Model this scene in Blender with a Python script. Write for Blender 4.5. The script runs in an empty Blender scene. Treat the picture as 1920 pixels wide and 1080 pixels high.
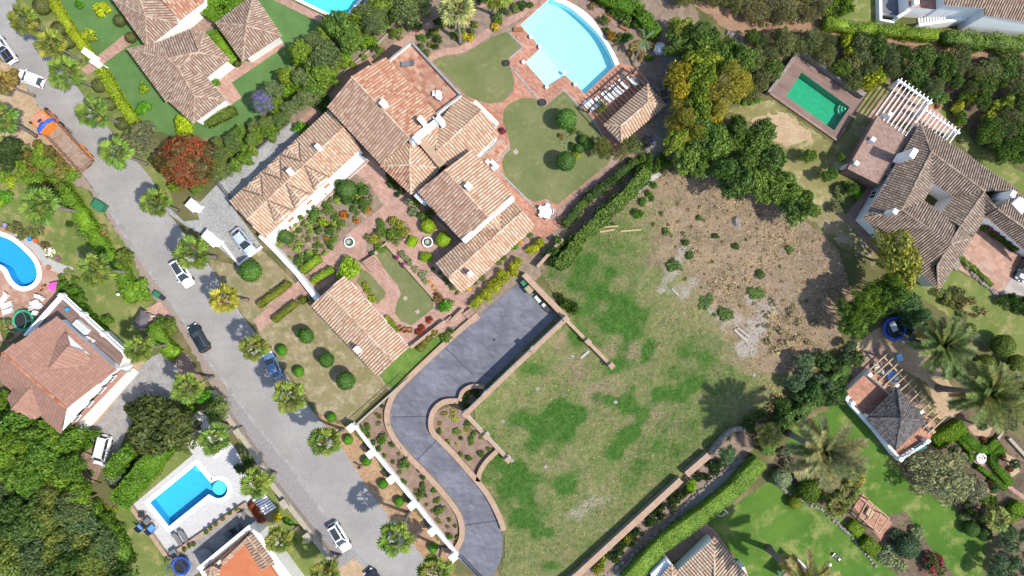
import bpy, bmesh, math, random
import numpy as np
from mathutils import Vector, Matrix
from mathutils.geometry import tessellate_polygon
random.seed(7); RNG = np.random.default_rng(11)
SC = bpy.context.scene; COL = SC.collection
# ------------------------------------------------------------------ camera
S = 0.08            # metres of ground per photograph pixel
H = 105.0           # height of the drone above the ground
cam = bpy.data.cameras.new('camera'); cam.sensor_width = 36; cam.lens = 36*H/(1920*S); cam.clip_end = 2000
co = bpy.data.objects.new('camera', cam); COL.objects.link(co); co.location = (0, 0, H); SC.camera = co
# ------------------------------------------------------------------ light
ELEV, SUNX, SUNY = 56.0, 0.92, -0.39          # horizontal direction towards the sun
wd = bpy.data.worlds.new('World'); SC.world = wd; wd.use_nodes = True
nt = wd.node_tree; sky = nt.nodes.new('ShaderNodeTexSky'); sky.sky_type = 'NISHITA'; sky.sun_disc = False
sky.sun_elevation = math.radians(ELEV); sky.sun_rotation = math.atan2(SUNX, SUNY)
nt.links.new(sky.outputs[0], nt.nodes['Background'].inputs[0]); nt.nodes['Background'].inputs[1].default_value = 0.15
sun = bpy.data.lights.new('sun', 'SUN'); sun.energy = 3.5; sun.angle = math.radians(0.5); sun.color = (1, 0.945, 0.86)
so = bpy.data.objects.new('sun', sun); COL.objects.link(so)
hl = math.hypot(SUNX, SUNY); ce = math.cos(math.radians(ELEV))
so.rotation_euler = Vector((SUNX/hl*ce, SUNY/hl*ce, math.sin(math.radians(ELEV)))).to_track_quat('Z', 'Y').to_euler()
so.location = (60, -30, 80)
SC.view_settings.view_transform = 'Standard'; SC.view_settings.look = 'None'
SC.view_settings.exposure = 0.8; SC.view_settings.gamma = 1.0
SC.render.engine = 'CYCLES'; cy = SC.cycles
cy.max_bounces = 6; cy.diffuse_bounces = 3; cy.transparent_max_bounces = 8; cy.use_denoising = True
# ------------------------------------------------------------------ helpers
def W(px, py, z=0.0):
    """The place at height z that the photograph shows at this pixel."""
    k = (H-z)/H
    return Vector(((px-960)*S*k, (540-py)*S*k, z))
def G(pts, z=0.0): return [W(p[0], p[1], z) for p in pts]
class MB:
    def __init__(s): s.v = []; s.f = []; s.m = []
    def add(s, vs, fs, m=0):
        n = len(s.v); s.v += [tuple(v) for v in vs]
        for f in fs: s.f.append([i+n for i in f]); s.m.append(m)
        return s
    def box(s, c, d, rz=0, m=0, rx=0, taper=1.0):
        x, y, z = d[0]/2, d[1]/2, d[2]/2; R = Matrix.Rotation(rz, 3, 'Z') @ Matrix.Rotation(rx, 3, 'X'); c = Vector(c)
        vs = [c + R @ Vector((sx*x*(taper if sz > 0 else 1), sy*y*(taper if sz > 0 else 1), sz*z)) for sz in (-1, 1) for sy in (-1, 1) for sx in (-1, 1)]
        return s.add(vs, [(0,2,3,1), (4,5,7,6), (0,1,5,4), (2,6,7,3), (0,4,6,2), (1,3,7,5)], m)
    def bar(s, a, b, w, h, m=0, up=(0,0,1)):
        """A beam from a to b, w wide and h deep, its top centred on a-b."""
        a, b = Vector(a), Vector(b); d = (b-a).normalized(); r = d.cross(Vector(up)).normalized()*w/2; u = r.cross(d).normalized()*h
        vs = []
        for p in (a, b): vs += [p-r-u, p+r-u, p+r, p-r]
        return s.add(vs, [(0,1,2,3), (7,6,5,4), (0,4,5,1), (1,5,6,2), (2,6,7,3), (3,7,4,0)], m)
    def prism(s, pts, z0, z1, m=0, mtop=None):
        n = len(pts); ar = sum(pts[i][0]*pts[(i+1)%n][1]-pts[(i+1)%n][0]*pts[i][1] for i in range(n))
        if ar < 0: pts = pts[::-1]
        vs = [(p[0], p[1], z0) for p in pts]+[(p[0], p[1], z1) for p in pts]
        s.add(vs, [(i, (i+1)%n, (i+1)%n+n, i+n) for i in range(n)], m)
        tr = tessellate_polygon([[Vector((p[0], p[1], 0)) for p in pts]])
        tv = vs[n:]; up = []
        for t in tr:
            a, b, c = [Vector(tv[i]) for i in t]
            up.append(tuple(t) if (b-a).cross(c-a).z > 0 else tuple(t)[::-1])
        s.add(tv, up, m if mtop is None else mtop); s.add(vs[:n], [t[::-1] for t in up], m)
        return s
    def tube(s, path, rad, n=7, m=0, cap=True):
        path = [Vector(p) for p in path]; rings = []
        for i, p in enumerate(path):
            d = (path[min(i+1, len(path)-1)]-path[max(i-1, 0)]).normalized()
            x = d.cross(Vector((0.31, 0.95, 0.07))).normalized(); y = d.cross(x)
            r = rad[i] if hasattr(rad, '__len__') else rad
            rings.append([p+(x*math.cos(2*math.pi*k/n)+y*math.sin(2*math.pi*k/n))*r for k in range(n)])
        vs = [v for r in rings for v in r]; fs = []
        for i in range(len(rings)-1):
            for k in range(n): fs.append((i*n+k, i*n+(k+1)%n, (i+1)*n+(k+1)%n, (i+1)*n+k))
        if cap: fs += [tuple(range(n))[::-1], tuple(range((len(rings)-1)*n, len(rings)*n))]
        return s.add(vs, fs, m)
    def lathe(s, prof, n=16, c=(0,0,0), m=0, cap=True):
        c = Vector(c); vs = [c+Vector((r*math.cos(2*math.pi*k/n), r*math.sin(2*math.pi*k/n), z)) for r, z in prof for k in range(n)]
        fs = [(i*n+k, i*n+(k+1)%n, (i+1)*n+(k+1)%n, (i+1)*n+k) for i in range(len(prof)-1) for k in range(n)]
        if cap: fs += [tuple(range(n))[::-1], tuple(range((len(prof)-1)*n, len(prof)*n))]
        return s.add(vs, fs, m)
    def mesh(s, name, mats, smooth=False):
        me = bpy.data.meshes.new(name); me.from_pydata(s.v, [], s.f)
        for q in (mats if isinstance(mats, (list, tuple)) else [mats]): me.materials.append(q)
        if any(s.m): me.polygons.foreach_set('material_index', s.m)
        if smooth: me.polygons.foreach_set('use_smooth', [True]*len(s.f))
        me.update(); return me
def link(name, me, parent=None, loc=None, rz=0, label=None, cat=None, group=None, kind=None, recentre=False):
    o = bpy.data.objects.new(name, me); COL.objects.link(o)
    if recentre and me is not None and len(me.vertices):
        a = np.empty(len(me.vertices)*3, np.float32); me.vertices.foreach_get('co', a); a = a.reshape(-1, 3)
        c = np.array([(a[:,0].min()+a[:,0].max())/2, (a[:,1].min()+a[:,1].max())/2, a[:,2].min()], np.float32)
        me.vertices.foreach_set('co', (a-c).ravel()); me.update(); loc = Vector(c.tolist())
        q = parent
        while q is not None: loc = loc-q.location; q = q.parent
    if parent is not None: o.parent = parent
    if loc is not None: o.location = loc
    o.rotation_euler = (0, 0, rz)
    if label: o['label'] = label
    if cat: o['category'] = cat
    if group: o['group'] = group
    if kind: o['kind'] = kind
    return o
def thing(name, label, cat, loc=(0,0,0), rz=0, group=None):
    return link(name, None, None, loc, rz, label, cat, group)
def part(name, mb, mats, parent, smooth=False, kind=None, label=None):
    """A part whose mesh is given in world coordinates (parent unrotated)."""
    o = link(name, mb.mesh(name, mats, smooth), parent, kind=kind, label=label, recentre=True)
    return o
def lpart(name, mb, mats, parent, smooth=False, kind=None, loc=None):
    """A part whose mesh is given in its parent's own coordinates."""
    return link(name, mb.mesh(name, mats, smooth), parent, loc=loc, kind=kind)
def copy_tree(o, parent=None):
    c = o.copy(); COL.objects.link(c); c.parent = parent
    for ch in list(o.children): copy_tree(ch, c)
    return c
def smooth_line(pts, n=6, closed=False):
    P = [np.array(p[:2], float) for p in pts]; out = []; N = len(P)
    for i in range(N if closed else N-1):
        p0 = P[(i-1) % N] if closed or i > 0 else P[i]; p1 = P[i]; p2 = P[(i+1) % N]; p3 = P[(i+2) % N] if closed or i+2 < N else p2
        for k in range(n):
            t = k/n; out.append(tuple(0.5*((2*p1)+(-p0+p2)*t+(2*p0-5*p1+4*p2-p3)*t*t+(-p0+3*p1-3*p2+p3)*t**3)))
    if not closed: out.append(tuple(P[-1]))
    return out
def ragged(pts, step=6, amp=2.5, seed=0):
    r = random.Random(seed+len(pts)); out = []; N = len(pts)
    for i in range(N):
        a, b = pts[i], pts[(i+1) % N]; L = math.hypot(b[0]-a[0], b[1]-a[1]); n = max(1, int(L/step))
        for k in range(n):
            t = k/n; out.append((a[0]+(b[0]-a[0])*t+r.uniform(-amp, amp), a[1]+(b[1]-a[1])*t+r.uniform(-amp, amp)))
    return out
def inside(x, y, poly):
    c = False; n = len(poly); j = n-1
    for i in range(n):
        xi, yi, xj, yj = poly[i][0], poly[i][1], poly[j][0], poly[j][1]
        if (yi > y) != (yj > y) and x < (xj-xi)*(y-yi)/(yj-yi)+xi: c = not c
        j = i
    return c
LAYER = {0: 0}
def sheet(name, pts, m, z=None, kind='structure', holes=(), th=0, label=None, cat=None, parent=None, at=0.0):
    """A flat sheet (or slab th thick) over the outline pts, in photograph pixels at height at."""
    if z is None: LAYER[0] += 1; z = at+0.006*LAYER[0]
    rings = [[Vector((*W(p[0], p[1], at)[:2], z)) for p in pts]]+[[Vector((*W(p[0], p[1], at)[:2], z)) for p in h] for h in holes]
    vs = [v for r in rings for v in r]; tr = tessellate_polygon(rings); fs = []
    for t in tr:
        a, b, c = [vs[i] for i in t]
        fs.append(tuple(t) if (b-a).cross(c-a).z > 0 else tuple(t)[::-1])
    mb = MB().add(vs, fs)
    if th:
        k = 0
        for r in rings:
            n = len(r); lo = [(v.x, v.y, z-th) for v in r]
            mb.add(list(r)+lo, [(i, i+n, (i+1) % n+n, (i+1) % n) for i in range(n)])
    return link(name, mb.mesh(name, m), parent, kind=kind, label=label, cat=cat, recentre=True)
# ------------------------------------------------------------------ materials
def lin(*c): return tuple((x/255/12.92 if x/255 <= .04045 else ((x/255+.055)/1.055)**2.4) for x in c)
def newmat(name):
    m = bpy.data.materials.new(name); m.use_nodes = True; t = m.node_tree
    return m, t, t.nodes['Principled BSDF']
def N(t, kind, **kw):
    n = t.nodes.new('ShaderNode'+kind)
    for k, v in kw.items():
        if hasattr(n, k): setattr(n, k, v)
        else: n.inputs[k.replace('_', ' ')].default_value = v
    return n
def noise(t, scale, detail=6, rough=0.6, vec=None):
    n = t.nodes.new('ShaderNodeTexNoise'); n.inputs['Scale'].default_value = scale; n.inputs['Detail'].default_value = detail; n.inputs['Roughness'].default_value = rough
    if vec is None: vec = pos(t)
    t.links.new(vec, n.inputs['Vector']); return n.outputs[0]
def pos(t):
    g = t.nodes.get('POS')
    if g is None: g = t.nodes.new('ShaderNodeNewGeometry'); g.name = 'POS'
    return g.outputs['Position']
def ramp(t, fac, stops, interp='LINEAR'):
    r = t.nodes.new('ShaderNodeValToRGB'); e = r.color_ramp.elements; r.color_ramp.interpolation = interp
    while len(e) < len(stops): e.new(0.5)
    for i, (p, c) in enumerate(stops): e[i].position = p; e[i].color = (*c, 1) if len(c) == 3 else c
    t.links.new(fac, r.inputs[0]); return r.outputs[0]
def mix(t, fac, a, b, mode='MIX'):
    n = t.nodes.new('ShaderNodeMix'); n.data_type = 'RGBA'; n.blend_type = mode
    for sk, v in ((n.inputs[0], fac), (n.inputs[6], a), (n.inputs[7], b)):
        if hasattr(v, 'is_output'): t.links.new(v, sk)
        elif isinstance(v, (int, float)): sk.default_value = v
        else: sk.default_value = (*v, 1)
    return n.outputs[2]
def bumpn(t, h, dist=0.03, strength=0.6):
    b = t.nodes.new('ShaderNodeBump'); b.inputs['Distance'].default_value = dist; b.inputs['Strength'].default_value = strength
    t.links.new(h, b.inputs['Height']); return b.outputs[0]
def mat(name, c1, c2=None, scale=2.0, c3=None, scale2=None, rough=0.85, bump=0.0, metal=0, spec=0.3, lo=0.35, hi=0.65):
    """Two or three tones mingled by noise in world space."""
    m, t, b = newmat(name); b.inputs['Roughness'].default_value = rough; b.inputs['Metallic'].default_value = metal
    b.inputs['Specular IOR Level'].default_value = spec
    if c2 is None: b.inputs['Base Color'].default_value = (*c1, 1)
    else:
        n1 = noise(t, scale); col = ramp(t, n1, [(lo, c1), (hi, c2)])
        if c3 is not None:
            n2 = noise(t, scale2 or scale*6, 4); f = ramp(t, n2, [(0.5, (0,0,0)), (0.68, (1,1,1))]); col = mix(t, f, col, c3)
        t.links.new(col, b.inputs['Base Color'])
        if bump: t.links.new(bumpn(t, noise(t, (scale2 or scale*6)*1.5, 5, 0.7), bump, 0.8), b.inputs['Normal'])
    return m
def ph(r, g, b, k=1.9): return tuple(min(0.85, x/k) for x in lin(r, g, b))   # base colour of a sunlit surface seen as r, g, b
M = {}
def asphalt():
    m, t, b = newmat('asphalt'); b.inputs['Roughness'].default_value = 0.9
    base = ramp(t, noise(t, 0.13, 5), [(0.35, ph(174, 169, 164)), (0.65, ph(194, 189, 183))])
    sp = ramp(t, noise(t, 7, 3), [(0.3, (0.8, 0.8, 0.8)), (0.7, (1.12, 1.12, 1.12))])
    col = mix(t, 1.0, base, sp, 'MULTIPLY')
    st = t.nodes.new('ShaderNodeMapping'); st.inputs['Rotation'].default_value = (0, 0, math.radians(54)); st.inputs['Scale'].default_value = (0.035, 1.1, 1)
    t.links.new(pos(t), st.inputs[0])
    tr = ramp(t, noise(t, 0.9, 3, 0.5, st.outputs[0]), [(0.42, (1, 1, 1)), (0.7, (0.93, 0.93, 0.935))])
    col = mix(t, 1.0, col, tr, 'MULTIPLY')
    v = t.nodes.new('ShaderNodeTexVoronoi'); v.feature = 'DISTANCE_TO_EDGE'; v.inputs['Scale'].default_value = 0.16
    wv = mix(t, 0.12, pos(t), noise(t, 0.7, 3)); t.links.new(wv, v.inputs['Vector'])
    cr = ramp(t, v.outputs['Distance'], [(0.0, (0.55, 0.55, 0.55)), (0.006, (1, 1, 1))])
    col = mix(t, 0.3, col, mix(t, 1.0, col, cr, 'MULTIPLY'))
    t.links.new(col, b.inputs['Base Color']); t.links.new(bumpn(t, noise(t, 20, 3), 0.01, 0.5), b.inputs['Normal'])
    return m
M['asphalt'] = asphalt()
def brickmat(name, tones, mortar, bw=0.42, bh=0.21, rot=0.79, patch=0.35):
    m, t, b = newmat(name); b.inputs['Roughness'].default_value = 0.85
    mp = t.nodes.new('ShaderNodeMapping'); mp.inputs['Rotation'].default_value = (0, 0, rot); t.links.new(pos(t), mp.inputs[0])
    br = t.nodes.new('ShaderNodeTexBrick'); br.inputs['Scale'].default_value = 1; br.inputs['Brick Width'].default_value = bw; br.inputs['Row Height'].default_value = bh
    br.inputs['Mortar Size'].default_value = 0.012; br.inputs['Color1'].default_value = (0,0,0,1); br.inputs['Color2'].default_value = (1,1,1,1); br.inputs['Mortar'].default_value = (0.5,0.5,0.5,1)
    t.links.new(mp.outputs[0], br.inputs['Vector'])
    n = noise(t, 0.5, 4); f = mix(t, 0.5, br.outputs['Color'], n)
    k = len(tones); col = ramp(t, f, [(0.25+0.5*i/(k-1), c) for i, c in enumerate(tones)])
    col = mix(t, br.outputs['Fac'], col, mortar)
    big = ramp(t, noise(t, 0.22, 5), [(0.35, (1-patch,)*3), (0.7, (1.1, 1.1, 1.1))]); col = mix(t, 1.0, col, big, 'MULTIPLY')
    t.links.new(col, b.inputs['Base Color']); return m
M['brick'] = brickmat('brick_paving', [ph(196, 150, 130), ph(210, 166, 146), ph(224, 184, 166)], ph(200, 164, 146), patch=.2)
M['brick_red'] = brickmat('red_brick_paving', [ph(192, 130, 104), ph(212, 150, 122), ph(228, 172, 146)], ph(206, 156, 132), 0.5, 0.25, patch=.2)
M['brick_dull'] = brickmat('worn_pink_paving', [ph(168, 134, 120), ph(184, 150, 134), ph(200, 168, 152)], ph(170, 140, 126), patch=0.2)
M['roof_floor'] = brickmat('roof_terrace_tiles', [ph(196, 128, 98), ph(222, 164, 134), ph(238, 196, 168)], ph(210, 170, 145), 0.75, 0.5)
M['terracotta'] = brickmat('terracotta_floor', [ph(196, 150, 126), ph(210, 166, 142), ph(222, 182, 160)], ph(190, 150, 130), 0.6, 0.6, 0.6, 0.12)
M['cobble'] = brickmat('grey_cobble', [ph(168, 168, 166), ph(188, 188, 186), ph(202, 202, 198)], ph(165, 165, 160), 0.3, 0.2, 0.6, 0.12)
M['slate'] = brickmat('stamped_grey_concrete', [ph(126, 127, 140), ph(136, 137, 149), ph(146, 146, 157)], ph(124, 124, 136), 0.9, 0.45, 0.72, 0.22)
def stained(m, scale=.5, k=.72):
    t = m.node_tree; b = t.nodes['Principled BSDF']; src = b.inputs['Base Color'].links[0].from_socket; st = t.nodes.new('ShaderNodeMapping'); st.inputs['Rotation'].default_value = (0, 0, .75); st.inputs['Scale'].default_value = (.35, 1.4, 1); t.links.new(pos(t), st.inputs[0])
    f = ramp(t, noise(t, scale, 8, .75, st.outputs[0]), [(.35, (k, k, k)), (.55, (1, 1, 1)), (.72, (1.18, 1.17, 1.15))]); t.links.new(mix(t, 1.0, src, f, 'MULTIPLY'), b.inputs['Base Color'])
stained(M['slate'])
M['flag'] = brickmat('pale_flagstones', [ph(188, 178, 168), ph(205, 196, 186), ph(218, 210, 200)], ph(165, 155, 145), 1.3, 0.9, 0.5, 0.15)
M['marble'] = mat('white_deck', ph(226, 223, 220), ph(236, 233, 230), 0.9, ph(212, 208, 206), 3, rough=0.5)
M['deckwood'] = brickmat('weathered_deck', [ph(140, 112, 100), ph(156, 128, 116), ph(170, 142, 130)], ph(130, 104, 94), 3.0, 0.14, 0.6, 0.12)
M['white'] = mat('white_render', (0.78, 0.775, 0.76), (0.83, 0.825, 0.81), 0.7, (0.74, 0.73, 0.71), 3, rough=0.8)
M['offwhite'] = mat('cream_render', (0.7, 0.66, 0.58), (0.76, 0.73, 0.66), 0.7, rough=0.8)
M['coping'] = mat('tan_coping', ph(200, 166, 138), ph(216, 186, 160), 1.5, ph(186, 148, 120), 8, bump=0.01)
M['beigewall'] = mat('beige_wall_cap', ph(196, 182, 160), ph(214, 202, 182), 1.5, ph(178, 164, 144), 6)
M['stone'] = mat('rough_stone', ph(150, 140, 130), ph(190, 182, 172), 2.5, ph(120, 110, 102), 9, bump=0.05)
M['concrete'] = mat('concrete', ph(170, 166, 162), ph(196, 192, 188), 0.8, ph(150, 146, 142), 4, bump=0.005)
M['gravel'] = mat('gravel', ph(138, 134, 136), ph(182, 176, 174), 7, ph(205, 200, 198), 14, bump=0.04, lo=0.3, hi=0.7)
M['pinkgravel'] = mat('pink_gravel', ph(168, 150, 138), ph(196, 178, 164), 5, ph(150, 130, 120), 12, bump=0.04, lo=0.3, hi=0.7)
M['sand'] = mat('sandy_soil', ph(200, 170, 132), ph(222, 196, 160), 0.6, ph(184, 152, 118), 3, bump=0.03)
M['orangedirt'] = mat('orange_dirt', ph(186, 146, 108), ph(212, 178, 138), 0.5, ph(170, 122, 88), 2.5, bump=0.03)
M['soil'] = mat('garden_soil', ph(152, 130, 112), ph(184, 164, 144), 1.2, ph(130, 112, 92), 6, bump=0.05)
M['mulch'] = mat('reddish_soil', ph(158, 130, 112), ph(184, 158, 138), 1.0, ph(136, 112, 92), 6, bump=0.05)
M['scrubsoil'] = mat('scrub_soil', ph(104, 88, 70), ph(150, 126, 104), 0.35, ph(80, 84, 50), 1.5, bump=0.06)
M['track'] = mat('brown_track', ph(176, 138, 110), ph(196, 160, 130), 0.8, ph(150, 116, 90), 4, bump=0.04)
M['chipping'] = mat('white_chippings', ph(205, 198, 192), ph(228, 222, 216), 6, ph(180, 170, 165), 12, bump=0.04)
def lawnmat(name, base, dark, dry, dryness=0.6, scale=0.25, fine=9):
    m, t, b = newmat(name); b.inputs['Roughness'].default_value = 0.95; b.inputs['Specular IOR Level'].default_value = 0.1
    col = ramp(t, noise(t, scale, 5, 0.65), [(0.33, dark), (0.62, base)])
    f = ramp(t, noise(t, scale*2.1, 7, 0.7), [(dryness, (0,0,0)), (dryness+0.14, (1,1,1))]); col = mix(t, f, col, dry)
    g = ramp(t, noise(t, fine, 4, 0.7), [(0.25, (0.72, 0.72, 0.72)), (0.75, (1.22, 1.22, 1.22))]); col = mix(t, 1.0, col, g, 'MULTIPLY')
    t.links.new(col, b.inputs['Base Color']); t.links.new(bumpn(t, noise(t, fine*1.4, 4, 0.8), 0.03, 0.7), b.inputs['Normal'])
    return m
M['ground'] = lawnmat('rough_scrub_ground', ph(132, 126, 86), ph(104, 112, 66), ph(164, 146, 112), 0.5, 0.09)
M['lawn'] = lawnmat('bright_lawn', ph(118, 156, 92), ph(100, 140, 78), ph(142, 164, 106), 0.6, 0.3)
M['lawn_deep'] = lawnmat('deep_green_lawn', ph(110, 148, 62), ph(84, 126, 48), ph(158, 168, 96), 0.5, 0.14)
M['lawn_olive'] = lawnmat('olive_lawn', ph(144, 148, 100), ph(122, 134, 82), ph(172, 162, 120), 0.55, 0.22)
M['lawn_dry'] = lawnmat('dry_lawn', ph(176, 158, 124), ph(144, 144, 92), ph(200, 184, 152), 0.48, 0.3)
M['lawn_mid'] = lawnmat('patchy_lawn', ph(144, 154, 88), ph(116, 138, 66), ph(184, 172, 118), 0.5, 0.2)
M['lawn_tan'] = lawnmat('sun_bleached_grass', ph(166, 158, 104), ph(136, 138, 80), ph(206, 190, 146), 0.5, 0.16)
M['lawn_wall'] = lawnmat('lush_ground_cover', ph(128, 156, 76), ph(96, 132, 56), ph(150, 168, 94), 0.6, 0.8, 6)
def groundmat(name='open_lot_ground'):
    m, t, b = newmat(name); b.inputs['Roughness'].default_value = 0.95; b.inputs['Specular IOR Level'].default_value = 0.1
    at = t.nodes.new('ShaderNodeAttribute'); at.attribute_name = 'cover'
    sep = t.nodes.new('ShaderNodeSeparateColor'); t.links.new(at.outputs['Color'], sep.inputs[0])
    nf = noise(t, 1.5, 9, 0.78); nb = noise(t, 0.35, 7, 0.7)
    dirt = ramp(t, nb, [(0.3, ph(148, 128, 106)), (0.5, ph(176, 152, 126)), (0.7, ph(204, 174, 138))])
    st = ramp(t, noise(t, 2.6, 7, 0.75), [(0.52, (0,0,0)), (0.66, (1,1,1))]); dirt = mix(t, st, dirt, ph(136, 112, 90))
    st2 = ramp(t, noise(t, 3.4, 8, 0.8), [(0.54, (0,0,0)), (0.66, (1,1,1))]); dirt = mix(t, st2, dirt, ph(220, 204, 184))
    straw = ramp(t, nf, [(0.3, ph(108, 124, 68)), (0.47, ph(140, 147, 90)), (0.62, ph(170, 166, 114)), (0.75, ph(194, 182, 140))])
    green = ramp(t, noise(t, 1.1, 8, 0.75), [(0.3, ph(58, 98, 38)), (0.5, ph(80, 122, 50)), (0.72, ph(116, 142, 72))])
    def gate(ch, wdt=0.1, amp=2.2, sc=2.1):
        a = t.nodes.new('ShaderNodeMath'); a.operation = 'ADD'; t.links.new(sep.outputs[ch], a.inputs[0])
        s = t.nodes.new('ShaderNodeMath'); s.operation = 'MULTIPLY_ADD'; t.links.new(mix(t, 0.5, noise(t, sc*.28, 9, 0.72), noise(t, sc, 7, 0.78)), s.inputs[0]); s.inputs[1].default_value = amp; s.inputs[2].default_value = -amp/2
        t.links.new(s.outputs[0], a.inputs[1])
        return ramp(t, a.outputs[0], [(0.5-wdt, (0,0,0)), (0.5+wdt, (1,1,1))])
    col = mix(t, gate(0, 0.3, 3.6), dirt, straw); col = mix(t, gate(1, 0.38, 3.2, 2.0), col, green)
    col = mix(t, gate(2, 0.2, 2.6, 3.3), col, ph(194, 184, 172))
    g = ramp(t, noise(t, 4, 8, 0.85), [(0.3, (0.45, 0.45, 0.45)), (0.5, (1.05, 1.05, 1.05)), (0.7, (1.5, 1.5, 1.5))]); col = mix(t, 1.0, col, g, 'MULTIPLY')
    t.links.new(col, b.inputs['Base Color']); t.links.new(bumpn(t, noise(t, 4, 8, 0.85), 0.2, 0.9), b.inputs['Normal'])
    return m
M['lot'] = groundmat()
def tilemat(name, tones, patch, patchcol, dark=0.0):
    """Barrel tiles: every tile its own tone, weathered and re-tiled patches."""
    m, t, b = newmat(name); b.inputs['Roughness'].default_value = 0.88; b.inputs['Specular IOR Level'].default_value = 0.15
    g = t.nodes.get('POS') or t.nodes.new('ShaderNodeNewGeometry'); g.name = 'POS'
    k = len(tones); col = ramp(t, g.outputs['Random Per Island'], [(i/k, c) for i, c in enumerate(tones)])
    big = noise(t, 0.33, 5, 0.6)
    f = ramp(t, big, [(patch, (0,0,0)), (patch+0.1, (1,1,1))])
    pc = mix(t, 0.45, patchcol, col); col = mix(t, mix(t, 0.75, (0,0,0), f), col, pc)
    d = ramp(t, noise(t, 2.2, 6, 0.7), [(0.35, (0.8-dark, 0.79-dark, 0.78-dark)), (0.62, (1.06, 1.06, 1.06))]); col = mix(t, 1.0, col, d, 'MULTIPLY')
    t.links.new(col, b.inputs['Base Color']); return m
CREAM = [ph(246, 222, 192), ph(238, 206, 174), ph(250, 232, 206), ph(226, 184, 152), ph(246, 224, 196), ph(216, 166, 134), ph(248, 228, 200), ph(236, 200, 168)]
ROSE = [ph(224, 162, 132), ph(238, 196, 164), ph(208, 136, 106), ph(244, 214, 186), ph(216, 150, 120), ph(228, 176, 146), ph(200, 124, 96), ph(236, 200, 172)]
GREY = [ph(190, 172, 152), ph(174, 150, 132), ph(212, 196, 176), ph(156, 134, 118), ph(200, 180, 160), ph(168, 138, 118), ph(206, 188, 168), ph(182, 158, 140)]
TAN = [ph(216, 190, 166), ph(202, 170, 146), ph(230, 208, 184), ph(190, 152, 130), ph(220, 194, 170), ph(206, 172, 150), ph(226, 202, 180), ph(196, 160, 138)]
M['tile_cream'] = tilemat('cream_barrel_tiles', CREAM, 0.69, ph(212, 144, 114))
M['tile_rose'] = tilemat('rose_barrel_tiles', ROSE, 0.66, ph(220, 152, 122))
M['tile_grey'] = tilemat('weathered_barrel_tiles', GREY, 0.74, ph(196, 116, 84), 0.06)
M['tile_tan'] = tilemat('tan_barrel_tiles', TAN, 0.72, ph(196, 140, 112), 0.04)
M['tile_dark'] = tilemat('dark_shingles', [ph(112, 108, 106), ph(128, 122, 120), ph(98, 94, 94), ph(140, 134, 130)], 0.75, ph(150, 144, 140))
M['tile_brown'] = tilemat('brown_flat_tiles', [ph(188, 144, 126), ph(192, 148, 130), ph(184, 140, 122), ph(196, 152, 134)], 0.7, ph(182, 136, 118), -.12)
M['tile_redrim'] = tilemat('red_barrel_tiles', [ph(206, 136, 100), ph(226, 170, 136), ph(190, 112, 80), ph(216, 150, 116)], 0.7, ph(200, 120, 90))
M['pan'] = mat('tile_channels', ph(206, 160, 130), ph(184, 138, 110), 2, rough=0.95)  # darker than the tiles: shade between the rows and dirt painted in
M['pan_grey'] = mat('dirty_shaded_tile_channels', ph(142, 124, 112), ph(116, 102, 92), 2, rough=0.95)  # greyer channels, their colour holding both dirt and painted shade
M['pan_dark'] = mat('shingle_base', ph(84, 80, 80), ph(70, 68, 68), 2, rough=0.95)
M['orangeroof'] = mat('orange_flat_roof', ph(214, 126, 82), ph(226, 142, 98), 0.6, rough=0.8)
M['glass'] = mat('window_glass', (0.03, 0.04, 0.05), rough=0.08, spec=0.5)
M['frame'] = mat('white_frames', (0.75, 0.75, 0.74), rough=0.5)
M['darkwood'] = mat('dark_timber', (0.045, 0.03, 0.025), (0.07, 0.05, 0.04), 4, rough=0.7)
M['wood'] = mat('timber', ph(176, 120, 80), ph(196, 140, 98), 5, rough=0.7)
M['palewood'] = mat('pale_timber', ph(206, 176, 132), ph(222, 196, 156), 5, rough=0.7)
M['iron'] = mat('dark_iron', (0.03, 0.03, 0.035), rough=0.5)
M['steel'] = mat('brushed_steel', (0.5, 0.5, 0.5), rough=0.35, metal=1)
M['rubber'] = mat('rubber', (0.015, 0.015, 0.016), rough=0.8)
M['bark'] = mat('bark', (0.16, 0.12, 0.09), (0.25, 0.2, 0.16), 6, rough=0.95, bump=0.02)
M['palmbark'] = mat('palm_bark', ph(150, 138, 126), ph(176, 164, 152), 5, ph(124, 112, 102), 14, rough=0.95, bump=0.03)
M['grey'] = mat('grey_fabric', (0.12, 0.12, 0.125), (0.15, 0.15, 0.155), 6)
M['green_plastic'] = mat('green_plastic', (0.02, 0.12, 0.06), (0.03, 0.16, 0.08), 3, rough=0.5)
M['net'] = mat('black_net', (0.02, 0.02, 0.022), rough=0.7)
def solid(name, c, rough=0.5, **kw): 
    if name not in M: M[name] = mat(name, c, rough=rough, **kw)
    return M[name]
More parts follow.
